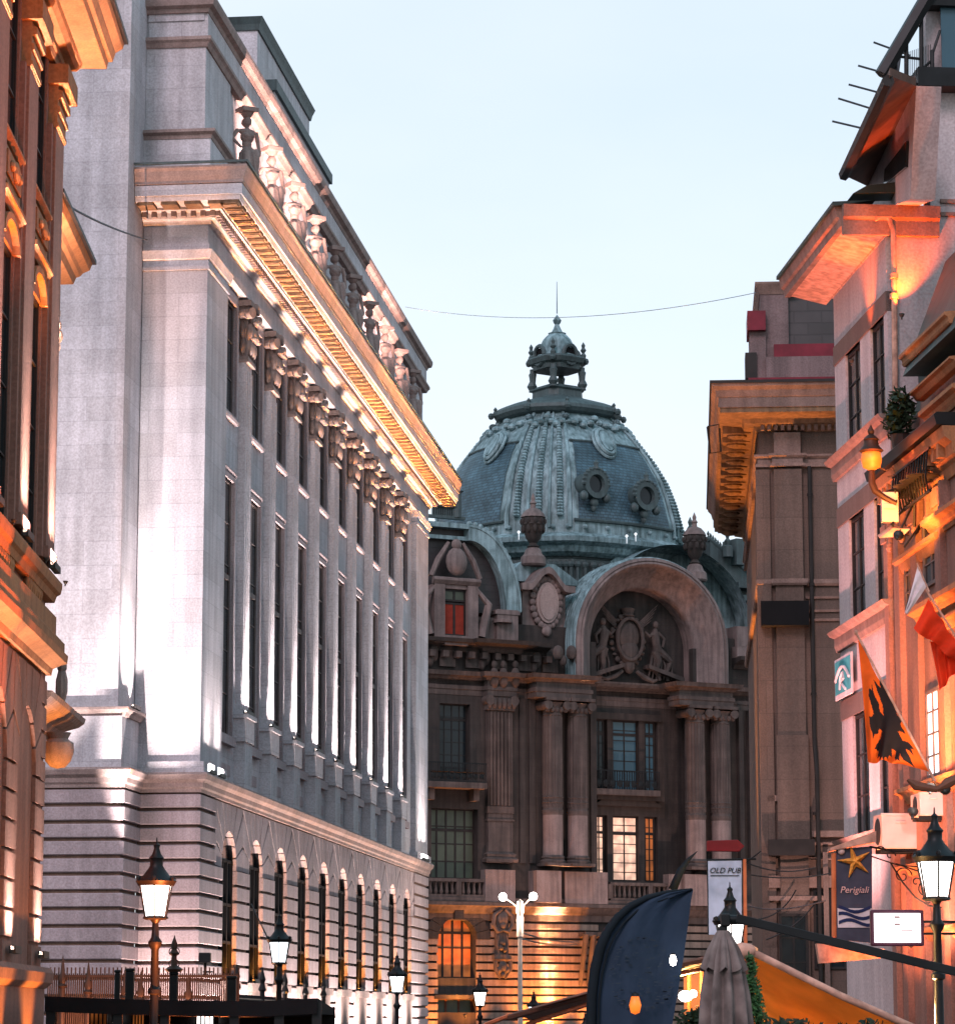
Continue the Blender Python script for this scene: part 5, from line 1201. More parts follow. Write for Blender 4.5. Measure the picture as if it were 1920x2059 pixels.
# lantern
def sq(mb, pr, cut=.35):
    k = len(pr); vs = []
    for a, z in pr:
        c = a * (1 - cut); vs += [(*dl(*p), z) for p in [(a, -c), (a, c), (c, a), (-c, a), (-a, c), (-a, -c), (-c, -a), (c, -a)]]
    mb.add(vs, [(i * 8 + j, i * 8 + (j + 1) % 8, (i + 1) * 8 + (j + 1) % 8, (i + 1) * 8 + j) for i in range(k - 1) for j in range(8)] + [tuple(range(8)), tuple(range((k - 1) * 8, k * 8))])
b = MB(); z0 = zd(806)
sq(b, [(1.35, z0 - .3), (1.35, z0), (1.2, z0 + .1), (1.18, z0 + .45), (1.28, z0 + .55), (1.05, z0 + .75)])
lan = b.build('lantern', 'copperdark', pal)
zp0, zp1 = zd(783), zd(738); lp = []
b = MB()
for sx in (-1, 1):
    for sy in (-1, 1):
        b.mark(); x, y = dl(sx * 1.0, sy * 1.0)
        b.lathe([(.24, 0), (.2, .15), (.16, .3), (.2, .8), (.24, 1.0), (.17, 1.1), (.17, zp1 - zp0)], (x, y, zp0 - .1), 8)
        for d in (.3,):
            x2, y2 = dl(sx * 1.02, sy * 1.02); b.lathe([(.14, 0), (.3, .3), (.1, .7), (.14, zp1 - zp0)], (x2, y2, zp0 - .1), 7)
b.build_each('post', 'copperdark', lan, 'auto')
b = MB(); sq(b, [(1.2, zp1 - .25), (1.25, zp1), (1.4, zp1 + .1), (1.5, zp1 + .35), (1.45, zp1 + .45), (1.15, zp1 + .55)], .45); b.build('entablature', 'copperdark', lan)
b = MB(); zz0 = zd(720); b.lathe([(1.4, -.1), (1.2, .15), (1.02, .5), (.92, .85), (.8, 1.1), (.6, 1.32), (.48, 1.42), (.52, 1.48), (.34, 1.52), (.22, 1.75), (.12, 2.0), (.2, 2.1), (.25, 2.25), (.13, 2.42), (0, 2.6)], (*dl(0, 0), zz0 - .05), 16)
b.cyl((*dl(0, 0), zd(630)), (*dl(0, 0), zd(566)), .035, .015, 6); b.build('cupola', 'copper', lan, 'auto')
b = MB()
for sx in (-1, 1):
    for sy in (-1, 1):
        x, y = dl(sx * 1.06, sy * 1.06); b.lathe([(.14, 0), (.17, .15), (.08, .3), (.18, .45), (.09, .6), (.12, .75), (0, .95)], (x, y, zp1 + .45), 8); x, y = dl(sx * 1.16, sy * 1.16); b.ell((x, y, zp1 + .25), .2, .2, .2, 6, 4)
for k in range(4):
    a = pi / 2 * k; x, y = dl(cos(a) * 1.25, sin(a) * 1.25); dx, dy = dl(cos(a), sin(a)); dx, dy = dx - dl(0, 0)[0], dy - dl(0, 0)[1]
    ex = Vector((-dy, dx, 0)); cc = Vector((x, y, zd(720)))
    b.tube([cc + ex * .46 * cos(2 * pi * i / 16) + Vector((0, 0, .56)) * sin(2 * pi * i / 16) for i in range(17)], .12, 6)
b.build('oculus_ring', 'copperdark', lan, 'auto')
b = MB()
for k in range(4):
    a = pi / 2 * k; x, y = dl(cos(a) * 1.18, sin(a) * 1.18); dx, dy = dl(cos(a), sin(a)); dx, dy = dx - dl(0, 0)[0], dy - dl(0, 0)[1]
    b.cyl((x - dx * .5, y - dy * .5, zd(720)), (x + dx * .02, y + dy * .02, zd(720)), .44, n=14)
b.build('oculus', 'dark', lan)
# palace lights: sodium lamps on the ground floor, small lit points
for (x, e) in ((X(865), 300), (X(935), 350), (X(1060), 700), (X(1100), 900), (X(1180), 400)):
    flood(pal, (x, -1.2, .6), (x, -.05, 5.2), e * 6, (1., .30, .05), 95, .9, .14)
strip(pal, (X(1100), -.32, .5), (0, .02, 1), (1, 0, 0), .45, .12, 480, (1., .5, .25), 16)
flood(pal, (xm, -1.0, 2.), (xm, .5, 6.5), 1500, ORANGE, 90, .9, .1)
for x in (-9.5, -5, 0, 4.5): flood(pal, (x, -9.5, .2), (x, 0, 12.5), 4200, (1., .6, .5), 50, .9, .2)
for (u, v) in ((1043, 1070), (1260, 1078), (1278, 1074)):
    p = loc(CF, u, v, y=1.0); b = MB(); b.ell((0, 0, 0), .08, .08, .08); b.cyl((0, 0, -.4), (0, 0, -.05), .015); b.build('roof_light', 'dimbulb', pal, True, tuple(p))
# ================================================================== ornate orange-lit building at the right edge
rose = thing('ornate_building', 'ornate building at the right edge drenched in orange light with green mansard roof', 'building', (WF[0], WF[1], 0), WF[2])
def W0(u, v, x=0.): return loc(WF, u, v, x=x)
def ledge(mb, u0, v0, u1, v1, th=.3, out=.25, x=-.02):
    """horizontal moulding whose top front edge runs between two photo points; z taken from the middle, y from both ends"""
    p, q = W0(u0, v0, x - out), W0(u1, v1, x - out); z = (p.z + q.z) / 2; ya, yb = max(p.y, q.y), min(p.y, q.y) - .6
    mb.sweep([(-.1, z - th), (.05, z - th), (.08, z - th * .8), (out * .5, z - th * .6), (out * .6, z - th * .4), (out, z - th * .25), (out, z), (-.1, z + .03)], [(0, ya), (0, yb)])
    return z
zr_ = W0(1840, 850).z
w = MB(); w.box(0, 6, -9, -.03, 0, W0(1800, 870).z); w.box(.25, 6, -9, W0(1850, 790, .25).y, W0(1800, 880).z, W0(1852, 793, .25).z); w.build('wall', 'orange', rose); w = MB(); w.box(.5, 6, -9, W0(1846, 760, .5).y, W0(1852, 793, .25).z, W0(1841, 717, .35).z); w.build('dormer_wall', 'greenroof', rose)
b = MB(); z = ledge(b, 1841, 717, 1920, 641, .22, .15, .35); z = ledge(b, 1852, 793, 1920, 728, .16, .2, .25)
z = ledge(b, 1866, 832, 1920, 782, .3, .25, .2); b.build('upper_moulding', 'orangetrim', rose)
b = MB(); q = [loc(WF, 1838, 735, y=-2.6), loc(WF, 1925, 500, y=-2.6), loc(WF, 1960, 500, y=-2.6), loc(WF, 1960, 735, y=-2.6)]
b.prism([(p.x, p.z) for p in q], 'y', -8, -1.6)
q = [loc(WF, 1795, 945, y=-.3), loc(WF, 1825, 880, y=-.3), loc(WF, 1850, 790, y=-.3), loc(WF, 1870, 735, y=-.3), loc(WF, 1925, 560, y=-.3), loc(WF, 1925, 945, y=-.3)]
b.prism([(p.x, p.z) for p in q], 'y', -1.4, -.2); b.build('mansard_roof', 'greenroof', rose)
b = MB(); p, q = W0(1770, 940, -.5), W0(1880, 822, -.5); zz = (p.z + q.z) / 2; b.sweep([(.0, zz - .2), (.5, zz - .18), (.55, zz), (.5, zz + .05), (0, zz + .05)], [(0, .0), (0, -6)])
b.build('gutter', 'iron', rose)
b = MB().mark(); GZ = zz - .2
b.sweep([(-.1, GZ - .8), (.05, GZ - .8), (.08, GZ - .6), (.2, GZ - .5), (.22, GZ - .3), (.36, GZ - .2), (.4, GZ), (-.1, GZ)], [(0, -.03), (0, -6)]); y = -.2
while y > -5.5: b.box(-.34, 0, y - .16, y, GZ - .48, GZ - .22); y -= .42
for (u0, v0, u1, v1, th, out) in ((1847, 1049, 1920, 1000, .3, .3), (1791, 1122, 1860, 1085, .3, .2), (1821, 1233, 1920, 1161, .4, .35), (1850, 1270, 1920, 1218, .2, .2), (1795, 1605, 1920, 1530, .3, .25), (1795, 1760, 1920, 1700, .2, .2), (1800, 1880, 1920, 1850, .25, .2)): b.mark(); ledge(b, u0, v0, u1, v1, th, out)
b.build_each('moulding', 'orangetrim', rose)
def yz(u, v): p = W0(u, v); return p.y, p.z
b = MB()
for (u0, u1) in ((1792, 1800), (1812, 1822), (1846, 1858), (1896, 1908)):
    b.mark(); y0, y1 = yz(u0, 1300)[0], yz(u1, 1300)[0]; b.box(-.12, 0, min(y0, y1), max(y0, y1), 0, GZ - .8); b.box(-.17, 0, min(y0, y1) - .05, max(y0, y1) + .05, GZ - 1.2, GZ - .85)
for i in range(5): 
    b.mark(); y0 = -.35 - i * 1.1; b.box(-.2, 0, y0 - .12, y0, GZ - 1.3, GZ - .8); b.ell((-.16, y0 - .06, GZ - 1.35), .08, .1, .12)
b.build_each('pilaster', 'orange', rose)
y0, y1 = yz(1866, 1400)[0], yz(1893, 1400)[0]; zz0, zz1 = W0(1880, 1565).z, W0(1880, 1385).z
window(rose, (-.03, (y0 + y1) / 2, zz0), -pi / 2, abs(y1 - y0), zz1 - zz0, 2, 4, 'screen', 'framegrey')
y0, y1 = yz(1868, 900)[0], yz(1905, 900)[0]; zz0, zz1 = W0(1885, 1010).z, W0(1885, 850).z
wv = window(rose, (-.03, (y0 + y1) / 2, zz0), -pi / 2, abs(y1 - y0), zz1 - zz0, 2, 12, 'glass', 'framegrey', name='shutter')
y0, y1 = yz(1825, 1200)[0], yz(1843, 1200)[0]; zz0, zz1 = W0(1835, 1225).z, W0(1835, 1115).z
window(rose, (-.03, (y0 + y1) / 2, zz0), -pi / 2, abs(y1 - y0), zz1 - zz0, 2, 3, 'glass', 'framegrey')
y0, y1 = yz(1862, 1140)[0], yz(1894, 1140)[0]; window(rose, (-.03, (y0 + y1) / 2, W0(1880, 1175).z), -pi / 2, abs(y1 - y0), 1.3, 2, 3, 'glass', 'framegrey')
b = MB(); zb0 = W0(1885, 1015).z; 
for i in range(5): b.lathe([(.3, -.012), (.33, 0), (.3, .012)], (-.4, -2.2 - i * .55, zb0 + .45), 10)
b.box(-.42, -.38, -5, -1.9, zb0 + .85, zb0 + .9); b.box(-.42, -.38, -5, -1.9, zb0 + .05, zb0 + .1)
for i in range(14): b.tube([(-.4, -1.95 - i * .22, zb0 + .08), (-.46, -1.95 - i * .22 - .06, zb0 + .35), (-.4, -1.95 - i * .22, zb0 + .87)], .018, 5)
b.build('balcony_railing', 'iron', rose)
# roof plant and vines
b = MB(); rnd = random.Random(9)
def leaves(mb, c, r_, n, s_=.06, rn=rnd):
    for i in range(n):
        d = Vector((rn.gauss(0, 1), rn.gauss(0, 1), rn.gauss(0, 1))); d.normalize(); p = Vector(c) + Vector((d.x * r_[0], d.y * r_[1], d.z * r_[2])) * (rn.random() ** .4)
        a = Vector((rn.gauss(0, 1), rn.gauss(0, 1), rn.gauss(0, 1))).normalized(); t = a.orthogonal().normalized(); k = s_ * (.6 + rn.random() * .8)
        mb.add([p - a * k, p + t * k * .45, p + a * k, p - t * k * .45], [(0, 1, 2, 3)])
p0 = W0(1812, 870, -.35); roofp = thing('roof_plant', 'dark bushy pot plant standing on the gutter at the right building', 'plant', (0, 0, 0))
def w2w(fr, p): c, s = cos(fr[2]), sin(fr[2]); return Vector((fr[0] + p[0] * c - p[1] * s, fr[1] + p[0] * s + p[1] * c, p[2]))
roofp.location = w2w(WF, (p0.x, p0.y, GZ + .2))
b.lathe([(.16, 0), (.22, .3), (.24, .3)], (0, 0, 0), 12); b.build('pot', 'frame', roofp)
b = MB(); leaves(b, (0, 0, .75), (.28, .3, .5), 420, .09); leaves(b, (-.1, .35, .6), (.2, .2, .4), 160, .08); b.build('foliage', 'leafd', roofp)
for (u, v, tu, tv, e, c, an) in ((1835, 1640, 1860, 1200, 900, ORANGE, 80), (1870, 1590, 1880, 1300, 600, RED, 80), (1805, 1080, 1850, 950, 420, ORANGE, 80), (1900, 1590, 1905, 1480, 260, WHITE, 70), (1830, 1900, 1850, 1700, 380, (1., .45, .3), 100)):
    p = W0(u, v, -1.1); t = W0(tu, tv, 0); flood(rose, p, t, e * 3.2, c, an, .9, .1)
for (y, e) in ((-1.5, 1500), (-4.5, 1300)): flood(rose, (-2.2, y, .2), (0, y, 7), e * 4.5, (1., .24, .07), 60, .9, .15)
flood(white, (-3.2, 2.2, .2), (0, 2.6, 10), 17000, (1., .38, .34), 50, .9, .15)
def wthing(name, label, cat, u, v, Y, group=None): return thing(name, label, cat, tuple(at(u, v, Y)), 0, group)
# air conditioners
def ac(label, u, v, x, w_, h_):
    p = W0(u, v, x); t = thing('air_conditioner', label, 'air conditioner', tuple(w2w(WF, p)), WF[2], 'air conditioners on the right facade')
    b = MB(); b.box(0, w_, 0, .75, 0, h_); b.box(-.01, w_ + .01, -.01, .1, h_ * .93, h_ + .01); b.box(w_ * .35, w_ * .65, -.02, 0, h_ * .72, h_ * .8); b.build('casing', 'acw', t, bevel=.02)
    b = MB(); b.lathe([(.0, -.02), (h_ * .38, 0), (h_ * .4, .02)], (0, 0, 0), 18); g_ = b.build('fan_grille', 'frame', t); g_.location = (-.01, .38, h_ * .5); g_.rotation_euler = (0, pi / 2, 0)
    b = MB(); b.box(0, w_ + .5, .1, .14, -.08, 0); b.box(0, w_ + .5, .6, .64, -.08, 0); b.build('bracket', 'iron', t); return t
ac('pale air conditioner box nearest the starfish sign, above the iron scrollwork', 1774, 1706, -.75, .72, .66)
ac('upper pale air conditioner box just under the dark flag bracket', 1850, 1640, -.55, .5, .42)
# ================================================================== street lamps
def lantern(t, s=1., glow_='lampglass'):
    b = MB(); b.lathe([(.13, 0), (.17, .02), (.15, .05)], (0, 0, 0), 6)
    for i in range(6):
        a = 2 * pi * (i + .5) / 6; b.cyl((cos(a) * .15, sin(a) * .15, .03), (cos(a) * .23, sin(a) * .23, .46), .011, n=5)
    f = b.build('cage', 'iron', t)
    b = MB(); b.lathe([(.135, .04), (.215, .45)], (0, 0, 0), 6, pi / 6, 2 * pi + pi / 6); b.build('lamp_glass', glow_, f)
    b = MB(); b.lathe([(.235, .44), (.25, .47), (.27, .5), (.24, .53), (.17, .58), (.11, .66), (.085, .7), (.085, .78), (.1, .8), (.06, .85), (.035, .93), (.045, .97), (.012, 1.0), (.008, 1.06), (0, 1.08)], (0, 0, 0), 18)
    for i in range(6): a = 2 * pi * (i + .5) / 6; b.ell((cos(a) * .25, sin(a) * .25, .53), .03, .03, .04, 6, 4)
    b.build('roof', 'iron', t, 'auto')
    return f
def street_lamp(label, u, vtop, Y, H, gl='lampglass', power=420, col=PINK, pole='iron', group='black lantern posts along the street'):
    p = at(u, 2059, Y); top = at(u, vtop, Y).z
    t = thing('street_lamp', label, 'street lamp', (p.x, Y, 0), 0, group)
    k = H; zb_ = top - 1.08 * k
    h = thing('lantern_head', None, None, (0, 0, 0)); bpy.data.objects.remove(h)
    b = MB(); b.lathe([(.16, 0), (.16, .25), (.11, .35), (.085, .9), (.1, .95), (.06, 1.05), (.055, zb_ - .95), (.085, zb_ - .93), (.085, zb_ - .88), (.055, zb_ - .85), (.048, zb_ - .38), (.08, zb_ - .33), (.09, zb_ - .28), (.05, zb_ - .22), (.04, zb_ - .04), (.07, zb_)], (0, 0, 0), 12)
    b.build('post', pole, t, 'auto')
    f = lantern(t, 1., gl)
    for o in [c for c in bpy.data.objects if c.parent == t and c.name.split('.')[0] in ('cage', 'roof')]: o.location = (0, 0, zb_); o.scale = (k, k, k)
    point(t, (0, -.0, zb_ + .25 * k), power, col, .12); 
    return t
street_lamp('largest black street lamp in front of the bank corner, glowing lantern on a fluted post', 309, 1683, 39, .98)
street_lamp('middle cool white lantern post in front of the arcade of the bank, braced by wires', 560, 1832, 57, .92, 'lampcool', 300, (.85, .93, 1.))
street_lamp('small cool white lantern post near the far corner of the bank', 798, 1915, 76, .95, 'lampcool', 300, (.85, .93, 1.))
street_lamp('small lantern post in front of the palace arched window, left of the double lamp', 965, 1955, 92, .96)
street_lamp('tiny lantern just above the long brown awning beam, right of the white double lamp', 1073, 1990, 100, .9, 'lampcool', 200)
street_lamp('tiny lantern at the bottom edge, left of the navy feather banner', 1177, 2033, 96, .9, 'lampcool', 200)
street_lamp('black street lamp glowing behind the old pub banner and the parasol hub', 1471, 1773, 45, 1.0)
street_lamp('large black street lamp at the right edge beside the lit white screen', 1889, 1622, 37, 1.06)
# double headed pole
Yd = 118; pd = at(1046, 2059, Yd); dl_ = thing('double_street_lamp', 'tall pale pole with two dazzling round lamps in front of the palace', 'street lamp', (pd.x, Yd, 0)); zt_ = at(1046, 1808, Yd).z
b = MB(); b.lathe([(.14, 0), (.14, .6), (.1, .7), (.08, zt_ - 1.5), (.13, zt_ - 1.45), (.13, zt_ - .7), (.09, zt_ - .65), (.16, zt_ - .5), (.12, zt_ - .1), (0, zt_)], (0, 0, 0), 12)
b.build('pole', 'steel', dl_, 'auto'); b = MB(); hx = [(at(u, 1804, Yd).x - pd.x, at(u, v, Yd).z) for u, v in ((1011, 1804), (1072, 1803))]
for x, z in hx: b.tube([(0, 0, zt_ - .4), (x * .5, 0, zt_ - .12), (x, 0, z + .02)], .03, 6)
b.build('arm', 'steel', dl_)
for x, z in hx:
    b = MB(); b.ell((x, 0, z), .16, .16, .16, 14, 10); b.build('globe', 'bulb', dl_, True); point(dl_, (x, -.1, z - .5), 330, (1., .7, .52), .2)
# orange wall lantern
p0 = at(1752, 925, 57); wl = thing('wall_lantern', 'orange glowing globe lantern on a curved bracket above the street', 'wall lantern', tuple(p0))
b = MB(); b.lathe([(.05, -.2), (.17, -.14), (.2, .0), (.18, .14), (.1, .17)], (0, 0, 0), 14); b.build('globe', 'lampor', wl, True)
b = MB(); b.lathe([(.2, .15), (.24, .18), (.15, .28), (.13, .38), (.16, .4), (.05, .5), (.07, .56), (0, .7)], (0, 0, 0), 12); b.tube([(0, 0, -.2), (0, 0, -.45), (.06, 0, -.6), (.22, 0, -.72), (.46, 0, -.85)], [.06, .07, .07, .06, .05], 8); b.tube([(.15, 0, -.15), (.28, 0, -.2), (.4, 0, -.15), (.46, 0, -.3), (.3, 0, -.32)], .018, 5); b.build('bracket', 'ironbrown', wl, 'auto')
point(wl, (0, -.35, 0), 25, RED, .1)
# floodlight cluster below it
fc_ = thing('floodlight_cluster', 'orange lit floodlight housing and struts below the globe lantern', 'floodlight', tuple(at(1795, 1070, 57)))
O = at(1795, 1070, 57); b = MB(); A4 = [at(1768, 1082, 57), at(1795, 1062, 57), at(1830, 1064, 57), at(1815, 1078, 57)]
b.add([p - O for p in A4] + [p - O + Vector((0, .3, .1)) for p in A4], [(0, 1, 2, 3), (4, 7, 6, 5), (0, 4, 5, 1), (1, 5, 6, 2), (2, 6, 7, 3), (3, 7, 4, 0)]); b.build('visor', 'plank', fc_)
b = MB(); b.box(-.2, .12, 0, .2, .2, .78); b.box(-.16, .08, -.02, 0, .45, .55); b.build('housing', 'acw', fc_, bevel=.02)
b = MB()
for (a0, a1, c0, c1) in ((1800, 1010, 1838, 960), (1808, 1070, 1838, 1010), (1792, 1055, 1835, 1000), (1818, 1100, 1850, 1055), (1800, 985, 1795, 1060), (1838, 960, 1838, 1060)): b.cyl(at(a0, a1, 57) - O, at(c0, c1, 57.2) - O, .022, n=6)
b.build('strut', 'iron', fc_)
# ================================================================== flags
def in_poly(x, y, poly):
    c = False; n = len(poly)
    for i in range(n):
        x0, y0 = poly[i]; x1, y1 = poly[i - 1]
        if (y0 > y) != (y1 > y) and x < (x1 - x0) * (y - y0) / (y1 - y0) + x0: c = not c
    return c
half = [(0, .86), (.05, .9), (.09, .98), (.17, .96), (.2, .9), (.27, .9), (.2, .85), (.17, .78), (.1, .76), (.1, .7), (.2, .72), (.34, .86), (.36, .76), (.44, .78), (.42, .68), (.5, .66), (.44, .58), (.5, .52), (.42, .5), (.44, .42), (.36, .43), (.34, .34), (.26, .4), (.2, .42), (.16, .34), (.28, .28), (.34, .2), (.26, .22), (.26, .14), (.18, .22), (.1, .26), (.12, .14), (.06, .08), (0, .0)]
EAG = [(.5 + x, y) for x, y in half] + [(.5 - x, y) for x, y in reversed(half)]
def cloth(name, A, Bp, Cp, D, mats, parent, fold=.06, nf=5, n=(56, 56), emblem=None, mapf=None):
    """quad patch A(top-left) B(top-right) C(bottom-right) D(bottom-left) with hanging folds"""
    b = MB(); vs = []; nu, nv = n
    for i in range(nv + 1):
        for j in range(nu + 1):
            s_, t = j / nu, i / nv; top = A.lerp(Bp, s_); bot = D.lerp(Cp, s_); p = top.lerp(bot, t)
            p = p + Vector((fold * .35 * sin(nf * 2 * pi * s_ + 2.2 * t), fold * sin(nf * 2 * pi * s_ + 2.5 * t + .6 * sin(5 * t)) * (.25 + t), -.03 * sin(9 * s_) * t)); vs.append(p)
    fs = [(i * (nu + 1) + j, i * (nu + 1) + j + 1, (i + 1) * (nu + 1) + j + 1, (i + 1) * (nu + 1) + j) for i in range(nv) for j in range(nu)]
    b.add(vs, fs)
    if emblem:
        for k, f in enumerate(fs):
            i, j = divmod(k, nu); x, y = mapf((j + .5) / nu, (i + .5) / nv)
            if in_poly(x, y, emblem): b.mi[k] = 1
    return b.build(name, mats, parent, True)
Yf = 50; a_ = lambda u, v, dy=0: at(u, v, Yf + dy)
O = a_(1878, 1566); fl = thing('eagle_flag', 'orange red flag with a black double eagle hanging from a slanted pole', 'flag', tuple(O), 0)
b = MB(); b.cyl(a_(1880, 1572) - O, a_(1722, 1274) - O, .025, .018, 8); b.ell(a_(1721, 1272) - O, .035, .035, .05); b.build('pole', 'plank', fl)
cloth('fabric', a_(1725, 1286) - O, a_(1868, 1552, -.02) - O, a_(1805, 1533) - O, a_(1744, 1532) - O, ['flago', 'black'], fl, .05, 3, (90, 90), EAG, lambda s_, t: (.5 + (t - .47) * .92, 1.12 - s_ * 1.12))
Yf = 52; O = a_(1905, 1330); rf = thing('red_flag', 'crumpled deep red flag sagging from a pole at the right edge', 'flag', tuple(O), 0)
b = MB(); b.cyl(a_(1850, 1168) - O, a_(1925, 1285) - O, .02, .02, 8); b.build('pole', 'plank', rf)
cloth('fabric', a_(1866, 1205) - O, a_(1935, 1310) - O, a_(1915, 1325) - O, a_(1836, 1262) - O, 'flagr', rf, .06, 3, (30, 30))
cloth('fabric', a_(1870, 1290, .1) - O, a_(1935, 1290, .1) - O, a_(1935, 1340, .1) - O, a_(1888, 1388, .1) - O, 'flagr', rf, .06, 3, (30, 30))
O = at(1845, 1137, 51); wp = thing('pennant', 'small pale pennant hanging above the red flag on the orange facade', 'flag', tuple(O))
cloth('fabric', at(1845, 1137, 51) - O, at(1863, 1179, 51) - O, at(1824, 1232, 51) - O, at(1818, 1233, 51) - O, 'flagwhite', wp, .04, 2, (20, 20))
b = MB(); b.cyl(at(1843, 1132, 51) - O, at(1868, 1190, 51.) - O, .015, n=6); b.build('pole', 'plank', wp)
O = at(1850, 1590, 50); fb = thing('flag_bracket', 'pair of dark disc shaped reflectors at the foot of the eagle flag', 'bracket', tuple(O)); b = MB()
b.tube([at(1824, 1568, 50) - O, at(1840, 1580, 50) - O, at(1884, 1588, 50) - O], [.02, .08, .05], 8); b.tube([at(1884, 1588, 50) - O, at(1905, 1575, 50) - O, at(1935, 1560, 50) - O], [.03, .09, .07], 8); b.build('reflector', 'wood', fb, 'auto'); spot(fb, at(1858, 1600, 49.2) - O, at(1800, 1420, 50) - O, 150, (1., .7, .5), 75, .9, .05)
# ================================================================== signs
def board(t, O, quad, d, mat, name='panel'):
    b = MB(); q = [p - O for p in quad]; b.add(q + [p + Vector((0, d, 0)) for p in q], [(0, 1, 2, 3), (4, 7, 6, 5), (0, 4, 5, 1), (1, 5, 6, 2), (2, 6, 7, 3), (3, 7, 4, 0)]); return b.build(name, mat, t)
Y = 50; O = at(1456, 1805, Y); ps = thing('hanging_banner', 'pale blue hanging pub banner with dark lettering on an orange edged frame', 'banner', tuple(O))
board(ps, O, [at(1423, 1880, Y), at(1491, 1880, Y), at(1491, 1731, Y), at(1423, 1731, Y)], .03, 'signw')
b = MB(); b.cyl(at(1497, 1728, Y) - O, at(1499, 1905, Y) - O, .03, n=8); b.cyl(at(1478, 1903, Y) - O, at(1500, 1903, Y) - O, .02, n=6); b.build('tube', 'orangepole', ps)
b = MB(); b.cyl(at(1422, 1730, Y) - O, at(1520, 1728, Y) - O, .016, n=6); b.cyl(at(1422, 1730, Y) - O, at(1424, 1881, Y) - O, .01, n=6); b.cyl(at(1500, 1735, Y) - O, at(1530, 1712, Y) - O, .012, n=6); b.build('bracket', 'iron', ps)
text_mesh('OLD PUB', .125, 'black', ps, tuple(at(1457, 1756, Y) - O + Vector((0, -.02, 0))), shear=.3)
b = MB(); q0, q1 = at(1428, 1762, Y) - O, at(1486, 1760, Y) - O; b.box(q0.x, q1.x, -.02, -.015, q0.z, q0.z + .012); b.build('underline', 'black', ps)
O = at(1460, 1702, 52); rc = thing('red_sign', 'small dark red capsule shaped sign above the pale pub banner', 'sign', tuple(O)); b = MB()
pts = [(1421, 1691), (1483, 1689), (1497, 1702), (1486, 1713), (1421, 1712)]; b.prism([((at(u, v, 52) - O).x, (at(u, v, 52) - O).z) for u, v in pts], 'y', 0, .12); b.build('panel', 'redcan', rc, bevel=.01)
# starfish board
Y = 55; O = at(1712, 1800, Y); sb = thing('tavern_sign', 'tall hanging tavern board with an orange starfish and blue white flag stripes', 'sign', tuple(O))
board(sb, O, [at(1681, 1890, Y), at(1753, 1897, Y), at(1753, 1702, Y), at(1681, 1708, Y)], .05, 'signboard')
b = MB(); b.cyl(at(1676, 1716, Y) - O, at(1677, 1885, Y) - O, .045, n=8); b.build('tube', 'orangepole', sb)
b = MB(); b.ell(at(1691, 1713, Y) - O + Vector((0, -.03, 0)), .065, .05, .06, 10, 8); b.build('knob', 'acw', sb, True)
c = at(1718, 1733, Y) - O; b = MB(); ptsS = []
for i in range(10):
    a = pi / 2 + .25 + 2 * pi * i / 10; rr = .36 if i % 2 == 0 else .1; ptsS.append((c.x + rr * cos(a), c.z + rr * sin(a)))
vs = [(c.x, -.13, c.z)] + [(x, -.03, z) for x, z in ptsS]; b.add(vs + [(c.x, -.02, c.z)], [(0, 1 + i, 1 + (i + 1) % 10) for i in range(10)] + [(11, 1 + (i + 1) % 10, 1 + i) for i in range(10)]); b.build('starfish', 'starfish', sb, bevel=.01)
text_mesh('Perigiali', .165, 'signpink', sb, tuple(at(1717, 1796, Y) - O + Vector((0, -.02, 0))), shear=.25)
b = MB(); q = at(1684, 1866, Y) - O; q1 = at(1752, 1827, Y) - O; b.box(q.x, q1.x, -.02, -.01, q.z, q1.z); b.build('stripe_field', 'flagwhite', sb)
b = MB()
for k in range(3):
    b.mark(); z = q.z + .06 + k * .12; pts = []
    for i in range(9): t = i / 8; pts.append((q.x + .02 + (q1.x - q.x - .04) * t, z + .05 * sin(t * 5 + k)))
    b.prism(pts + [(x, zz + .06) for x, zz in reversed(pts)], 'y', -.03, -.02)
b.build_each('stripe', 'flagblue', sb)
b = MB(); b.tube([at(1748, 1703, Y) - O, at(1800, 1712, Y) - O, at(1893, 1712, Y) - O], .02, 6); b.tube([at(1750, 1722, Y) - O, at(1805, 1740, Y) - O, at(1893, 1748, Y) - O], .012, 6)
for (u, v, rr, tt) in ((1768, 1712, .11, 2), (1790, 1722, .1, 2), (1815, 1762, .17, 3), (1862, 1790, .2, 3), (1868, 1812, .13, 2), (1842, 1775, .1, 2), (1885, 1735, .1, 2)):
    cc = at(u, v, Y) - O; b.tube([cc + Vector((cos(i * .35) * rr * (1 - i / (18. * tt / 2)), 0, sin(i * .35) * rr * (1 - i / (18. * tt / 2)))) for i in range(int(8 * tt))], .012, 5)
b.tube([at(u, v, Y) - O for u, v in ((1790, 1735), (1815, 1775), (1840, 1805), (1868, 1822), (1893, 1826))], .016, 6); b.tube([at(u, v, Y) - O for u, v in ((1800, 1737), (1845, 1752), (1893, 1752))], .014, 6); b.build('scroll_bracket', 'iron', sb)
b = MB(); b.prism([((at(u, v, Y) - O).x, (at(u, v, Y) - O).z) for u, v in ((1668, 1706), (1760, 1672), (1760, 1694), (1668, 1712))], 'y', -.1, .4); b.build('canopy_board', 'plank', sb)
O = at(1693, 1918, 56); pk = thing('menu_plank', 'pale orange wooden plank hanging under the starfish board', 'board', tuple(O)); board(pk, O, [at(1648, 1938, 56), at(1784, 1926, 56), at(1778, 1909, 56), at(1642, 1898, 56)], .3, 'plank')
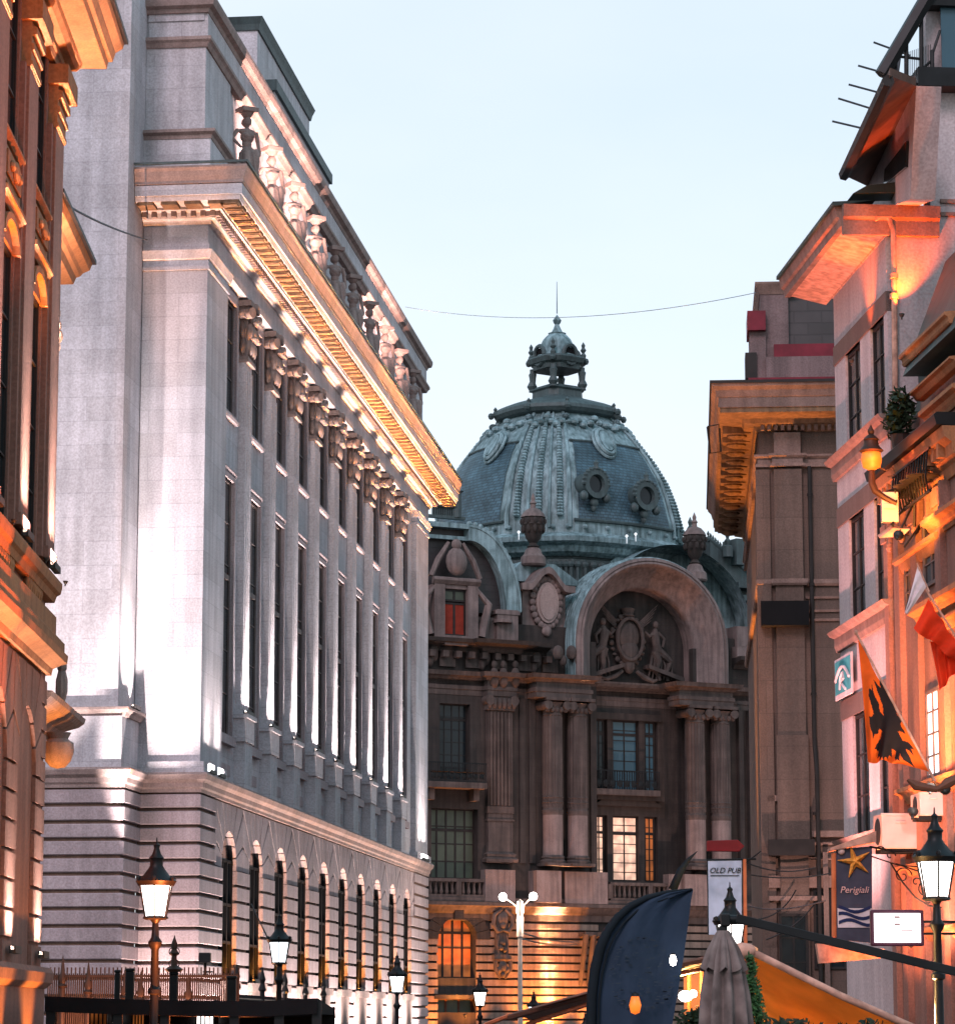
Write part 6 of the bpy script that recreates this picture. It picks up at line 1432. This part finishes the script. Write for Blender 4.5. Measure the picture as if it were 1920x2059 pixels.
# lit screen
Y = 50; O = at(1805, 1866, Y); sc_ = thing('lit_sign', 'glowing white rectangular light box in a plum frame left of the right street lamp', 'light box', tuple(O)); b = MB()
q0, q1 = at(1751, 1903, Y) - O, at(1857, 1830, Y) - O; b.box(q0.x, q1.x, .0, .12, q0.z, q1.z); fr_ = b.build('housing', 'plumf', sc_, bevel=.03)
b = MB(); q0, q1 = at(1758, 1896, Y) - O, at(1850, 1837, Y) - O; b.box(q0.x, q1.x, -.012, -.002, q0.z, q1.z); b.build('screen', 'screen', sc_)
b = MB(); q0, q1 = at(1798, 1861, Y) - O, at(1809, 1843, Y) - O; b.box(q0.x, q1.x, -.02, -.013, q0.z, q0.z + .03); b.box(q0.x, q1.x, -.02, -.013, q1.z - .03, q1.z); q0, q1 = at(1812, 1873, Y) - O, at(1835, 1871, Y) - O; b.box(q0.x, q1.x, -.02, -.013, q0.z, q1.z); b.build('print', 'screenmark', sc_)
b = MB()
for v in (1854, 1878): b.cyl(at(1856, v, Y) + Vector((0, .06, 0)) - O, at(1935, v, Y) + Vector((0, .06, 0)) - O, .02, n=6)
b.build('bracket', 'iron', sc_); point(sc_, (0, -.5, 0), 25, (1, .95, .95), .3)
# teal sign on the white facade
p_ = [W0(1683, 1409, -.1), W0(1716, 1394, -.1), W0(1716, 1311, -.1), W0(1681, 1328, -.1)]; O = w2w(WF, p_[0]); ts = thing('teal_sign', 'teal square sign with a pale swoosh on the facade beside the eagle flag', 'sign', tuple(O), WF[2]); b = MB()
ya, yb = p_[0].y, p_[1].y; za = (p_[0].z + p_[1].z) / 2 - p_[0].z; zb_ = (p_[2].z + p_[3].z) / 2 - p_[0].z
b.box(-.04, .0, yb - ya, 0, za, zb_); b.build('panel', 'flagwhite', ts); b = MB(); b.box(-.05, -.04, yb - ya + .06, -.06, za + .1, zb_ - .06); b.build('face', 'signt', ts)
b = MB(); w_ = yb - ya; b.tube([(-.06, w_ * t, za + (zb_ - za) * (.25 + .5 * sin(pi * t) ** .8)) for t in (.1, .2, .35, .5, .65, .8, .92)], .035, 5); b.tube([(-.06, w_ * t, za + (zb_ - za) * z) for t, z in ((.35, .2), (.4, .5), (.55, .6), (.6, .45), (.45, .35), (.7, .15))], .03, 5); b.build('emblem', 'flagwhite', ts)
# ================================================================== navy feather banner
Y = 30; O = at(1270, 2075, Y); fe = thing('feather_banner', 'tall navy feather banner with a faint crest, its top curved over to the right', 'banner', (O.x, Y, 0))
O = Vector((O.x, Y, 0))
L_ = [(1186, 2120), (1188, 2059), (1190, 2000), (1196, 1950), (1207, 1905), (1222, 1872), (1242, 1845), (1268, 1822), (1300, 1806), (1340, 1795), (1392, 1789)]
R_ = [(1345, 2120), (1352, 2059), (1360, 2010), (1366, 1975), (1371, 1945), (1375, 1920), (1379, 1890), (1383, 1860), (1386, 1835), (1389, 1810), (1393, 1790)]
b = MB(); n = len(L_); k = 14; vs = []
for i in range(n):
    for j in range(k + 1):
        t = j / k; p = at(L_[i][0], L_[i][1], Y).lerp(at(R_[i][0], R_[i][1], Y), t) - O; p.y += .035 * sin(t * 9 + i * .3) + .02 * sin(t * 21 + i); vs.append(p)
b.add(vs, [(i * (k + 1) + j, i * (k + 1) + j + 1, (i + 1) * (k + 1) + j + 1, (i + 1) * (k + 1) + j) for i in range(n - 1) for j in range(k)])
fab = b.build('fabric', 'navy', fe, True)
b = MB(); edge = [at(u, v, Y) - O for u, v in L_]; b.tube(edge, [.05, .05, .05, .05, .05, .045, .04, .035, .03, .02, .012], 8)
b.tube([Vector((p.x + .07, p.y - .012, p.z - .045)) for p in edge[:-1]], .012, 5); b.build('sleeve', 'navyd', fe, True)
b = MB(); b.cyl((edge[0].x, 0, 0), edge[0], .03, n=8); b.box(edge[0].x - .4, edge[0].x + .4, -.4, .4, 0, .05); b.build('pole', 'iron', fe)
b = MB(); rnd = random.Random(3)
cc = at(1290, 1960, Y) - O
for i in range(170):
    a = rnd.random() * 2 * pi; r_ = .34 * sqrt(rnd.random()); 
    if rnd.random() < .4: r_ = .3 + rnd.random() * .05
    x, z = cc.x + cos(a) * r_ * .95, cc.z + sin(a) * r_ * 1.05; s_ = .004 + rnd.random() * .009
    b.box(x - s_ * 1.6, x + s_ * 1.6, -.066, -.064, z - s_ * .5, z + s_ * .5)
b.build('crest_print', plain('crest_print', (.022, .034, .05), .8), fe)
# lamps seen through / beside the banner
for (u, v, Yq, mt, rr, lab) in ((1277, 2022, 29.7, 'lampor', .06, 'small orange glowing lamp at the navy banner low centre'), (1353, 1932, 29.7, 'bulb', .036, 'small white glowing lamp at the right side of the navy banner')):
    t = wthing('hanging_lamp', lab, 'lamp', u, v, Yq); b = MB(); b.lathe([(.0, -1.5 * rr), (rr * .7, -1.2 * rr), (rr, 0), (rr * .6, 1.4 * rr), (0, 1.6 * rr)], (0, 0, 0), 12); b.build('glass', mt, t, True)
    b = MB(); b.lathe([(rr * .65, 1.4 * rr), (rr * .5, 1.9 * rr), (0, 2.1 * rr)], (0, 0, 0), 10); b.build('cap', 'iron', t)
O = at(1372, 1740, 40); fl2 = thing('furled_flag', 'dark furled pennant tip pointing up behind the navy banner', 'flag', tuple(O)); b = MB()
b.tube([at(u, v, 40) - O for u, v in ((1402, 1712), (1385, 1728), (1368, 1752), (1352, 1790))], [.004, .025, .05, .06], 8); b.build('fabric', 'navyd', fl2, True)
# ================================================================== cantilever parasol
Y = 20; O = at(1462, 2059, Y); pa_ = thing('parasol', 'closed taupe cantilever parasol hanging from a long black arm', 'parasol', (O.x, Y, 0)); O = Vector((O.x, Y, 0))
def fl_ring(z, r_, amp, n=64, k=8, ph=0, flat=1.): return [(r_ * (1 + amp * cos(k * 2 * pi * j / n + ph)) * cos(2 * pi * j / n), flat * r_ * (1 + amp * cos(k * 2 * pi * j / n + ph)) * sin(2 * pi * j / n), z) for j in range(n)]
def rings(mb, rs):
    n = len(rs[0]); mb.add([p for r_ in rs for p in r_], [(i * n + j, i * n + (j + 1) % n, (i + 1) * n + (j + 1) % n, (i + 1) * n + j) for i in range(len(rs) - 1) for j in range(n)])
zz = lambda v: at(1460, v, Y).z; px = Y / F
b = MB(); xo = at(1454, 1873, Y).x - O.x; sh = lambda rs, dx: [[(p[0] + dx, p[1], p[2]) for p in r_] for r_ in rs]
rs = [fl_ring(zz(2300), 50 * px, .26, n=108, k=9), fl_ring(zz(2059), 45 * px, .25, n=108, k=9, ph=.5), fl_ring(zz(2000), 41 * px, .24, n=108, k=9, ph=.2), fl_ring(zz(1930), 31 * px, .2, n=108, k=9), fl_ring(zz(1890), 18 * px, .1, n=108, k=9)]
rings(b, [[(p[0] + xo + .3 * px * (v - 1873) * .03, p[1], p[2]) for p in r_] for r_, v in zip(rs, (2300, 2059, 2000, 1930, 1890))])
cano = b.build('canopy', 'taupe', pa_, True)
b = MB(); rs = [fl_ring(zz(1946), 39 * px, .24, k=8, ph=.5), fl_ring(zz(1910), 28 * px, .2, k=8, ph=.5), fl_ring(zz(1876), 14 * px, .05, k=8, ph=.5), fl_ring(zz(1872), 12 * px, .0)]
rs[0] = [(p[0], p[1], p[2] - .035 * abs(sin(4 * 2 * pi * j / 64))) for j, p in enumerate(rs[0])]
rings(b, [[(p[0] + xo, p[1], p[2]) for p in r_] for r_ in rs]); b.build('canopy_vent', 'taupe', cano, True)
b = MB(); b.cyl((xo, 0, zz(1875)), (xo, 0, zz(1862)), 9 * px, n=12); h0 = at(1458, 1848, Y) - O; b.box(h0.x - 9 * px, h0.x + 9 * px, -.04, .04, zz(1864), zz(1838)); b.cyl(h0, at(1490, 1850, Y) - O, 9 * px, n=8)
b.build('hub', 'iron', pa_, bevel=.01)
b = MB(); e0, e1 = at(1480, 1847, Y) - O, at(1960, 1964, Y) - O; d = (e1 - e0).normalized(); up = Vector((-d.z, 0, d.x)); hh = 8.5 * px
b.add([e0 + up * hh + Vector((0, -.03, 0)), e1 + up * hh + Vector((0, -.03, 0)), e1 - up * hh + Vector((0, -.03, 0)), e0 - up * hh + Vector((0, -.03, 0)), e0 + up * hh + Vector((0, .03, 0)), e1 + up * hh + Vector((0, .03, 0)), e1 - up * hh + Vector((0, .03, 0)), e0 - up * hh + Vector((0, .03, 0))], [(0, 1, 2, 3), (4, 7, 6, 5), (0, 4, 5, 1), (1, 5, 6, 2), (2, 6, 7, 3), (3, 7, 4, 0)]); b.build('arm', 'iron', pa_, bevel=.004)
b = MB(); b.cyl((e1.x, 0, 0), (e1.x, 0, e1.z + .2), .05, n=10); b.cyl((xo, 0, 0.9), (xo, 0, zz(1862)), .02, n=8); b.box(e1.x - .4, e1.x + .4, -.4, .4, 0, .08); b.build('mast', 'iron', pa_)
# ================================================================== tent with orange lit awning
Y = 36; pk_ = at(1508, 1913, Y); O = Vector((pk_.x, Y, 0)); tn = thing('terrace_tent', 'gabled terrace tent with an orange glowing awning and brown roof beams', 'awning', tuple(O))
q = at(1870, 2082, Y) - O; pz = pk_ - O; lq = at(1000, 2052, 46) - O
def sheet(mb, a, c, d, e, nu=16, nv=10, sag=.1, th=.02):
    vs = []
    for i in range(nv + 1):
        for j in range(nu + 1):
            s_, t = j / nu, i / nv; p = a.lerp(c, s_).lerp(e.lerp(d, s_), t); p = p - Vector((0, 0, sag * sin(pi * s_) * sin(pi * t))); vs.append(p)
    m_ = len(vs); f = [(i * (nu + 1) + j, i * (nu + 1) + j + 1, (i + 1) * (nu + 1) + j + 1, (i + 1) * (nu + 1) + j) for i in range(nv) for j in range(nu)]
    mb.add(vs + [v + Vector((0, 0, th)) for v in vs], f + [tuple(m_ + i for i in reversed(g_)) for g_ in f])
b = MB(); sheet(b, pz + Vector((.02, .02, -.02)), q + Vector((0, .02, -.02)), q + Vector((-.9, 3.4, -.55)), pz + Vector((.1, 3.4, -.75)), sag=.12); b.build('awning', 'awn', tn, True)
b = MB(); b.tube([pz, pz.lerp(q, .5) - Vector((0, 0, .03)), q], .045, 6); b.ell(pz + Vector((-.1, 0, 0)), .2, .1, .1); b.build('awning_edge', 'plank', tn, True)
b = MB(); b.tube([pz + Vector((-.1, 0, -.02)), at(1373, 1941, 38) - O, at(1190, 1999, 42) - O, at(1025, 2046, 45) - O], .05, 6); b.build('beam', 'wood', tn)
b = MB(); b.tube([at(1500, 1930, 36.3) - O, at(1373, 1958, 38.3) - O, at(1190, 2018, 42) - O, at(1060, 2060, 45) - O], .03, 6)
b.tube([at(1022, 2044, 45) - O, at(975, 2062, 46) - O], .035, 6); b.build('beam', 'orangepole', tn)
b = MB(); sheet(b, at(1490, 1916, 36) - O, at(1030, 2044, 45) - O, at(1080, 2052, 46.5) - O, at(1480, 1936, 38) - O, sag=.02); b.build('roof_sheet', 'wood', tn)
b = MB()
for u in (1385, 1410, 1437): b.cyl(at(u, 1945, 39) - O, at(u, 2090, 39) - O, .03, n=6)
b.box((at(1375, 2000, 41) - O).x, (at(1520, 2000, 41) - O).x, 5, 5.05, 0, (at(1400, 1958, 41) - O).z); b.build('lit_back_wall', 'goldwin', tn)
for (x, y, z) in ((.9, 1.2, 2.0), (2.1, 1.4, 1.7)): point(tn, (x, y, z), 330, (1., .62, .25), .15)
point(tn, (-.6, 2.5, 2.1), 140, (1., .5, .12), .1)
b = MB(); pb = at(1378, 2004, 38.5) - O; b.ell(pb, .09, .09, .07, 12, 8); b.ell(pb + Vector((.1, 0, .03)), .05, .05, .05); b.build('lamp', 'bulb', tn, True)
# climbing plant beside the parasol and low hedge
hp = thing('climbing_plant', 'green ivy climbing a post between the parasol and the orange awning', 'plant', tuple(Vector((at(1508, 2059, 34).x, 34, 0)))); O = hp.location.copy()
b = MB(); b.tube([(0, 0, 0), (.02, 0, 1.2), (-.02, 0, 2.3)], .03, 6); b.build('stem', 'wood', hp); b = MB(); rnd2 = random.Random(5)
for v in range(1932, 2075, 9): p = at(1506 + (v - 1932) * .16 + rnd2.uniform(-4, 4), v, 34) - O; leaves(b, p, (.05 + (v - 1932) * .0005, .08, .08), 60, .032, rnd2)
b.build('foliage', 'leaf', hp)
for (lab, us, Yh, n_, mt, vt) in (('dark leafy hedge along the bottom edge under the orange awning', (1540, 1760), 33, 16, 'leafd', 2078), ('dark plants behind the parasol in the warm lit tent', (1385, 1435), 37, 6, 'leafd', 2052)):
    q = at(us[0], 2059, Yh); h_ = thing('hedge', lab, 'hedge', (q.x, Yh, 0)); O = h_.location.copy(); b = MB()
    for i in range(n_):
        u = us[0] + (us[1] - us[0]) * i / (n_ - 1); p = at(u, vt + rnd2.uniform(-8, 16), Yh) - O; leaves(b, p, (.16, .15, .16), 90, .05, rnd2); leaves(b, p - Vector((0, 0, .3)), (.16, .15, .25), 60, .05, rnd2); b.cyl((p.x, 0, 0), p, .01, n=4)
    b.build('foliage', mt, h_)
# ================================================================== iron fence before the bank, dark terrace canopy, small things
def at0(u, v, Y): return at(u, v, Y)
Yn = 62; O = at(95, 2059, Yn); O.z = 0; fn = thing('iron_fence', 'bronze iron fence with tall spear topped posts in front of the bank corner', 'fence', tuple(O))
b = MB(); z1 = at(200, 1958, Yn).z; z0 = .2; xr = at(480, 2000, Yn).x - O.x; n = 92
for i in range(n): x = xr * i / (n - 1); b.cyl((x, 0, z0), (x, 0, z1 + (.12 if i % 2 else 0)), .016, n=5); 
for z in (z1 - .08, z1 - .62, .35): b.box(0, xr, -.025, .025, z, z + .05)
b.box(0, xr, .03, .045, .2, z1 - .66); b.build('railing', 'ironbrown', fn)
for x in (1.0, 2.4, 3.6): point(fn, (x, -1.2, 1.2), 220, (1., .42, .22), .1)
for u, v in ((125, 1918), (177, 1930), (251, 1942), (317, 1945), (379, 1950), (283, 1946)):
    b = MB(); x = at(u, 2000, Yn).x - O.x; zt_ = at(u, v, Yn).z; b.cyl((x, 0, 0), (x, 0, zt_ - .7), .06, n=8); b.lathe([(.06, 0), (.1, .05), (.06, .1), (.09, .2), (.05, .3), (.03, .5), (0, .7)], (x, 0, zt_ - .7), 8); b.build('post', 'ironbrown', fn, 'auto')
def dark_post(lab, u0, u1, v, Yp, name='gate_pier', cat='pier', top=True):
    q = at((u0 + u1) / 2, 2059, Yp); t = thing(name, lab, cat, (q.x, Yp, 0)); z = at(u0, v, Yp).z; w_ = (u1 - u0) / F * Yp / 2; b = MB(); b.box(-w_, w_, -w_, w_, 0, z - .06); b.box(-w_ * 1.15, w_ * 1.15, -w_ * 1.15, w_ * 1.15, z - .06, z); b.box(-w_ * 1.1, w_ * 1.1, -w_ * 1.1, w_ * 1.1, 0, .4); b.build('shaft', 'iron', t, bevel=.02); return t, z
dark_post('slim dark gate pier just left of the largest street lamp', 229, 240, 1951, 58); dark_post('broad dark gate pier behind the largest street lamp', 251, 268, 1948, 58)
dark_post('dark square gate pier under the wall camera, right of the spear fence', 456, 474, 1963, 55)
t, z = dark_post('dark pier topped by a scrolled iron finial, right of the largest street lamp', 340, 356, 1955, 58)
b = MB(); b.lathe([(.14, 0), (.18, .05), (.06, .12), (.05, .3), (.09, .35), (.05, .42), (.07, .5), (.03, .6), (0, .7)], (0, 0, z), 10); s_ = .08
for sx in (-1, 1):
    for zz_ in (.15, .38): b.tube([(sx * (.04 + .06 * sin(i * .6)), 0, z + zz_ + .07 * cos(i * .6)) for i in range(11)], .01, 5)
b.build('finial', 'ironbrown', t, 'auto')
q = at(412, 1945, 74.5); cm = thing('wall_camera', 'small black security camera on the rusticated wall right of the largest street lamp', 'camera', tuple(q)); b = MB(); b.box(-.14, .14, -.2, .15, .1, .34); b.cyl((0, .1, .2), (0, .1, -.25), .04, n=8); b.lathe([(.12, -.02), (.14, 0), (.12, .02)], (.08, 0, -.12), 10); b.cyl((0, .1, .1), (-.02, 1.9, .1), .03, n=6); b.build('body', 'iron', cm, bevel=.02)
Yn = 40; O = at(60, 2059, Yn); O.z = 0; dc = thing('terrace_canopy', 'long dark flat terrace canopy across the bottom left corner', 'canopy', tuple(O)); b = MB()
pl_ = [(90, 2004), (250, 2010), (400, 2013), (520, 2014), (638, 2008)]
for (u0, v0), (u1, v1) in zip(pl_, pl_[1:]):
    a, c = at(u0, v0, Yn) - O, at(u1, v1, Yn) - O; b.add([(a.x, 0, a.z), (c.x, 0, c.z), (c.x, 0, c.z - .2), (a.x, 0, a.z - .2), (a.x, 5, a.z - .12), (c.x, 5, c.z - .12), (c.x, 5, c.z - .2), (a.x, 5, a.z - .2)], [(0, 1, 2, 3), (4, 7, 6, 5), (0, 4, 5, 1), (1, 5, 6, 2), (2, 6, 7, 3), (3, 7, 4, 0)])
b.build('canopy', 'dark', dc)
b = MB()
for u in (100, 235, 330, 470, 560, 636): x = at(u, 2050, Yn).x - O.x; b.box(x - .06, x + .06, .06, .18, 0, 1.9)
b.build('post', 'iron', dc)
b = MB(); xx = at(640, 2050, Yn).x - O.x; b.box(.2, xx, 4.6, 4.7, 0, 1.85); b.build('dark_screen', 'dark', dc)
for (u0, u1, v0, v1) in ((226, 245, 2030, 2056), (266, 291, 2034, 2060), (306, 316, 2034, 2060), (181, 216, 2032, 2060), (395, 430, 2040, 2060), (432, 439, 2012, 2060)):
    a, c = at(u0, v1, Yn + 4.5) - O, at(u1, v0, Yn + 4.5) - O; b = MB(); b.box(a.x, c.x, 4.5, 4.58, a.z, c.z); fo = b.build('lit_panel', 'lampglass' if u0 in (226, 395, 432) else 'goldwin', dc); b = MB()
    for i in range(5): x = a.x + (c.x - a.x) * i / 4; b.box(x - .01, x + .01, 4.46, 4.5, a.z, c.z)
    b.build('bar', 'iron', fo)
Yn = 70; O = at(475, 2059, Yn); O.z = 0; f2 = thing('low_fence', 'dark iron fence running along the foot of the bank arcade', 'fence', tuple(O)); b = MB(); z1 = at(500, 2000, Yn).z
p1_ = at(650, 2059, 88); p1_.z = 0; dv = p1_ - O
for i in range(80): t = i / 79; b.cyl((dv.x * t, dv.y * t, 0), (dv.x * t, dv.y * t, z1), .018, n=5)
for z in (z1 - .1, .3): b.cyl((0, 0, z), (dv.x, dv.y, z), .03, n=6)
b.build('railing', 'iron', f2)
for t_ in (0, .25, .5, .75, 1): 
    b = MB(); b.lathe([(.06, 0), (.06, z1 + .1), (.1, z1 + .15), (.05, z1 + .3), (.08, z1 + .4), (0, z1 + .7)], (dv.x * t_, dv.y * t_, 0), 8); b.build('post', 'iron', f2)
# ================================================================== cables
def cable(lab, pts, r_, name='overhead_cable', mt='cable'):
    O = pts[0]; t = thing(name, lab, 'cable', tuple(O)); b = MB(); n = 24; p, m, q = pts
    b.tube([(p * (1 - i / n) ** 2 + m * 2 * (i / n) * (1 - i / n) + q * (i / n) ** 2) - O for i in range(n + 1)], r_, 5); b.build('wire', mt, t)
cable('thin cable sagging across the sky behind the spire of the dome', [at(860, 700, 118) if False else at(815, 617, 112), at(1130, 672, 100), at(1530, 586, 86)], .011, mt='cablepale')
cable('thin dark cable running past the lit side wall of the bank', [at(113, 398, 47), at(190, 450, 60), at(296, 482, 76.9)], .022)
cable('upper wire slung from the double lamp pole to the palace', [at(1048, 1875, 118), at(1100, 1895, 140), at(1165, 1895, 158)], .03)
cable('lower wire slung from the double lamp pole to the palace', [at(1048, 1887, 118), at(1100, 1905, 140), at(1160, 1900, 158)], .03)
cable('left bracing wire of the middle street lamp', [at(505, 1818, 57.3), at(530, 1870, 57.3), at(556, 1925, 57.1)], .014); cable('right bracing wire of the middle street lamp', [at(575, 1895, 57.3), at(572, 1912, 57.2), at(562, 1930, 57.1)], .014)
cable('thin cable crossing in front of the brown stone building above the parasol arm', [at(1505, 1822, 60), at(1560, 1840, 60), at(1660, 1812, 60)], .014)
# ================================================================== sky, sun, camera
wd = bpy.data.worlds.new('World'); scene.world = wd; wd.use_nodes = True; nt = wd.node_tree; nt.nodes.clear(); N = nt.nodes.new; L = nt.links.new
SUN_EL, SUN_AZ = 38, 200
sk = N('ShaderNodeTexSky'); sk.sky_type = 'NISHITA'; sk.sun_disc = False; sk.sun_elevation = radians(SUN_EL); sk.sun_rotation = radians(SUN_AZ)
bg1 = N('ShaderNodeBackground'); bg1.inputs['Strength'].default_value = .05; L(sk.outputs[0], bg1.inputs['Color'])
tc = N('ShaderNodeTexCoord'); sx = N('ShaderNodeSeparateXYZ'); L(tc.outputs['Generated'], sx.inputs[0])
rp = N('ShaderNodeValToRGB'); e = rp.color_ramp.elements; e[0].position = 0.0; e[0].color = (.94, .98, 1.03, 1); e[1].position = .8; e[1].color = (.44, .82, .99, 1)
e2 = rp.color_ramp.elements.new(.33); e2.color = (.89, .96, 1.0, 1)
L(sx.outputs[2], rp.inputs[0])
n = N('ShaderNodeTexNoise'); n.inputs['Scale'].default_value = 3.2; n.inputs['Detail'].default_value = 5; mp = N('ShaderNodeMapping'); mp.inputs['Scale'].default_value = (1, 1, 2.6); L(tc.outputs['Generated'], mp.inputs[0]); L(mp.outputs[0], n.inputs['Vector'])
r2 = N('ShaderNodeValToRGB'); r2.color_ramp.elements[0].position = .35; r2.color_ramp.elements[1].position = .68; r2.color_ramp.elements[0].color = (.90, .94, .975, 1); r2.color_ramp.elements[1].color = (1.04, 1.03, 1.02, 1); L(n.outputs['Fac'], r2.inputs[0])
mx = N('ShaderNodeMix'); mx.data_type = 'RGBA'; mx.blend_type = 'MULTIPLY'; mx.inputs[0].default_value = 1; L(rp.outputs[0], mx.inputs[6]); L(r2.outputs[0], mx.inputs[7])
bg2 = N('ShaderNodeBackground'); bg2.inputs['Strength'].default_value = .82; L(mx.outputs[2], bg2.inputs['Color'])
ad = N('ShaderNodeAddShader'); L(bg1.outputs[0], ad.inputs[0]); L(bg2.outputs[0], ad.inputs[1]); out = N('ShaderNodeOutputWorld'); L(ad.outputs[0], out.inputs['Surface'])
sl = bpy.data.lights.new('sun', 'SUN'); sl.energy = 1.6; sl.angle = radians(18); sl.color = (1., .72, .80); so = bpy.data.objects.new('sun', sl); C.objects.link(so)
dv = Vector((sin(radians(SUN_AZ)) * cos(radians(SUN_EL)), cos(radians(SUN_AZ)) * cos(radians(SUN_EL)), sin(radians(SUN_EL)))); so.rotation_euler = dv.to_track_quat('Z', 'Y').to_euler()
cam = bpy.data.cameras.new('camera'); co = bpy.data.objects.new('camera', cam); C.objects.link(co); scene.camera = co
co.location = (0, 0, CZ); co.rotation_euler = (pi / 2 + PITCH, 0, 0); cam.sensor_fit = 'HORIZONTAL'; cam.sensor_width = 36; cam.lens = 36 * F / 1920; cam.clip_start = .5; cam.clip_end = 3000
vs_ = scene.view_settings; vs_.view_transform = 'Standard'; vs_.look = 'None'; vs_.exposure = 0; vs_.gamma = 1
scene.cycles.use_denoising = True; scene.cycles.max_bounces = 6; scene.cycles.diffuse_bounces = 3; scene.cycles.sample_clamp_indirect = 3; scene.cycles.caustics_reflective = False; scene.cycles.caustics_refractive = False
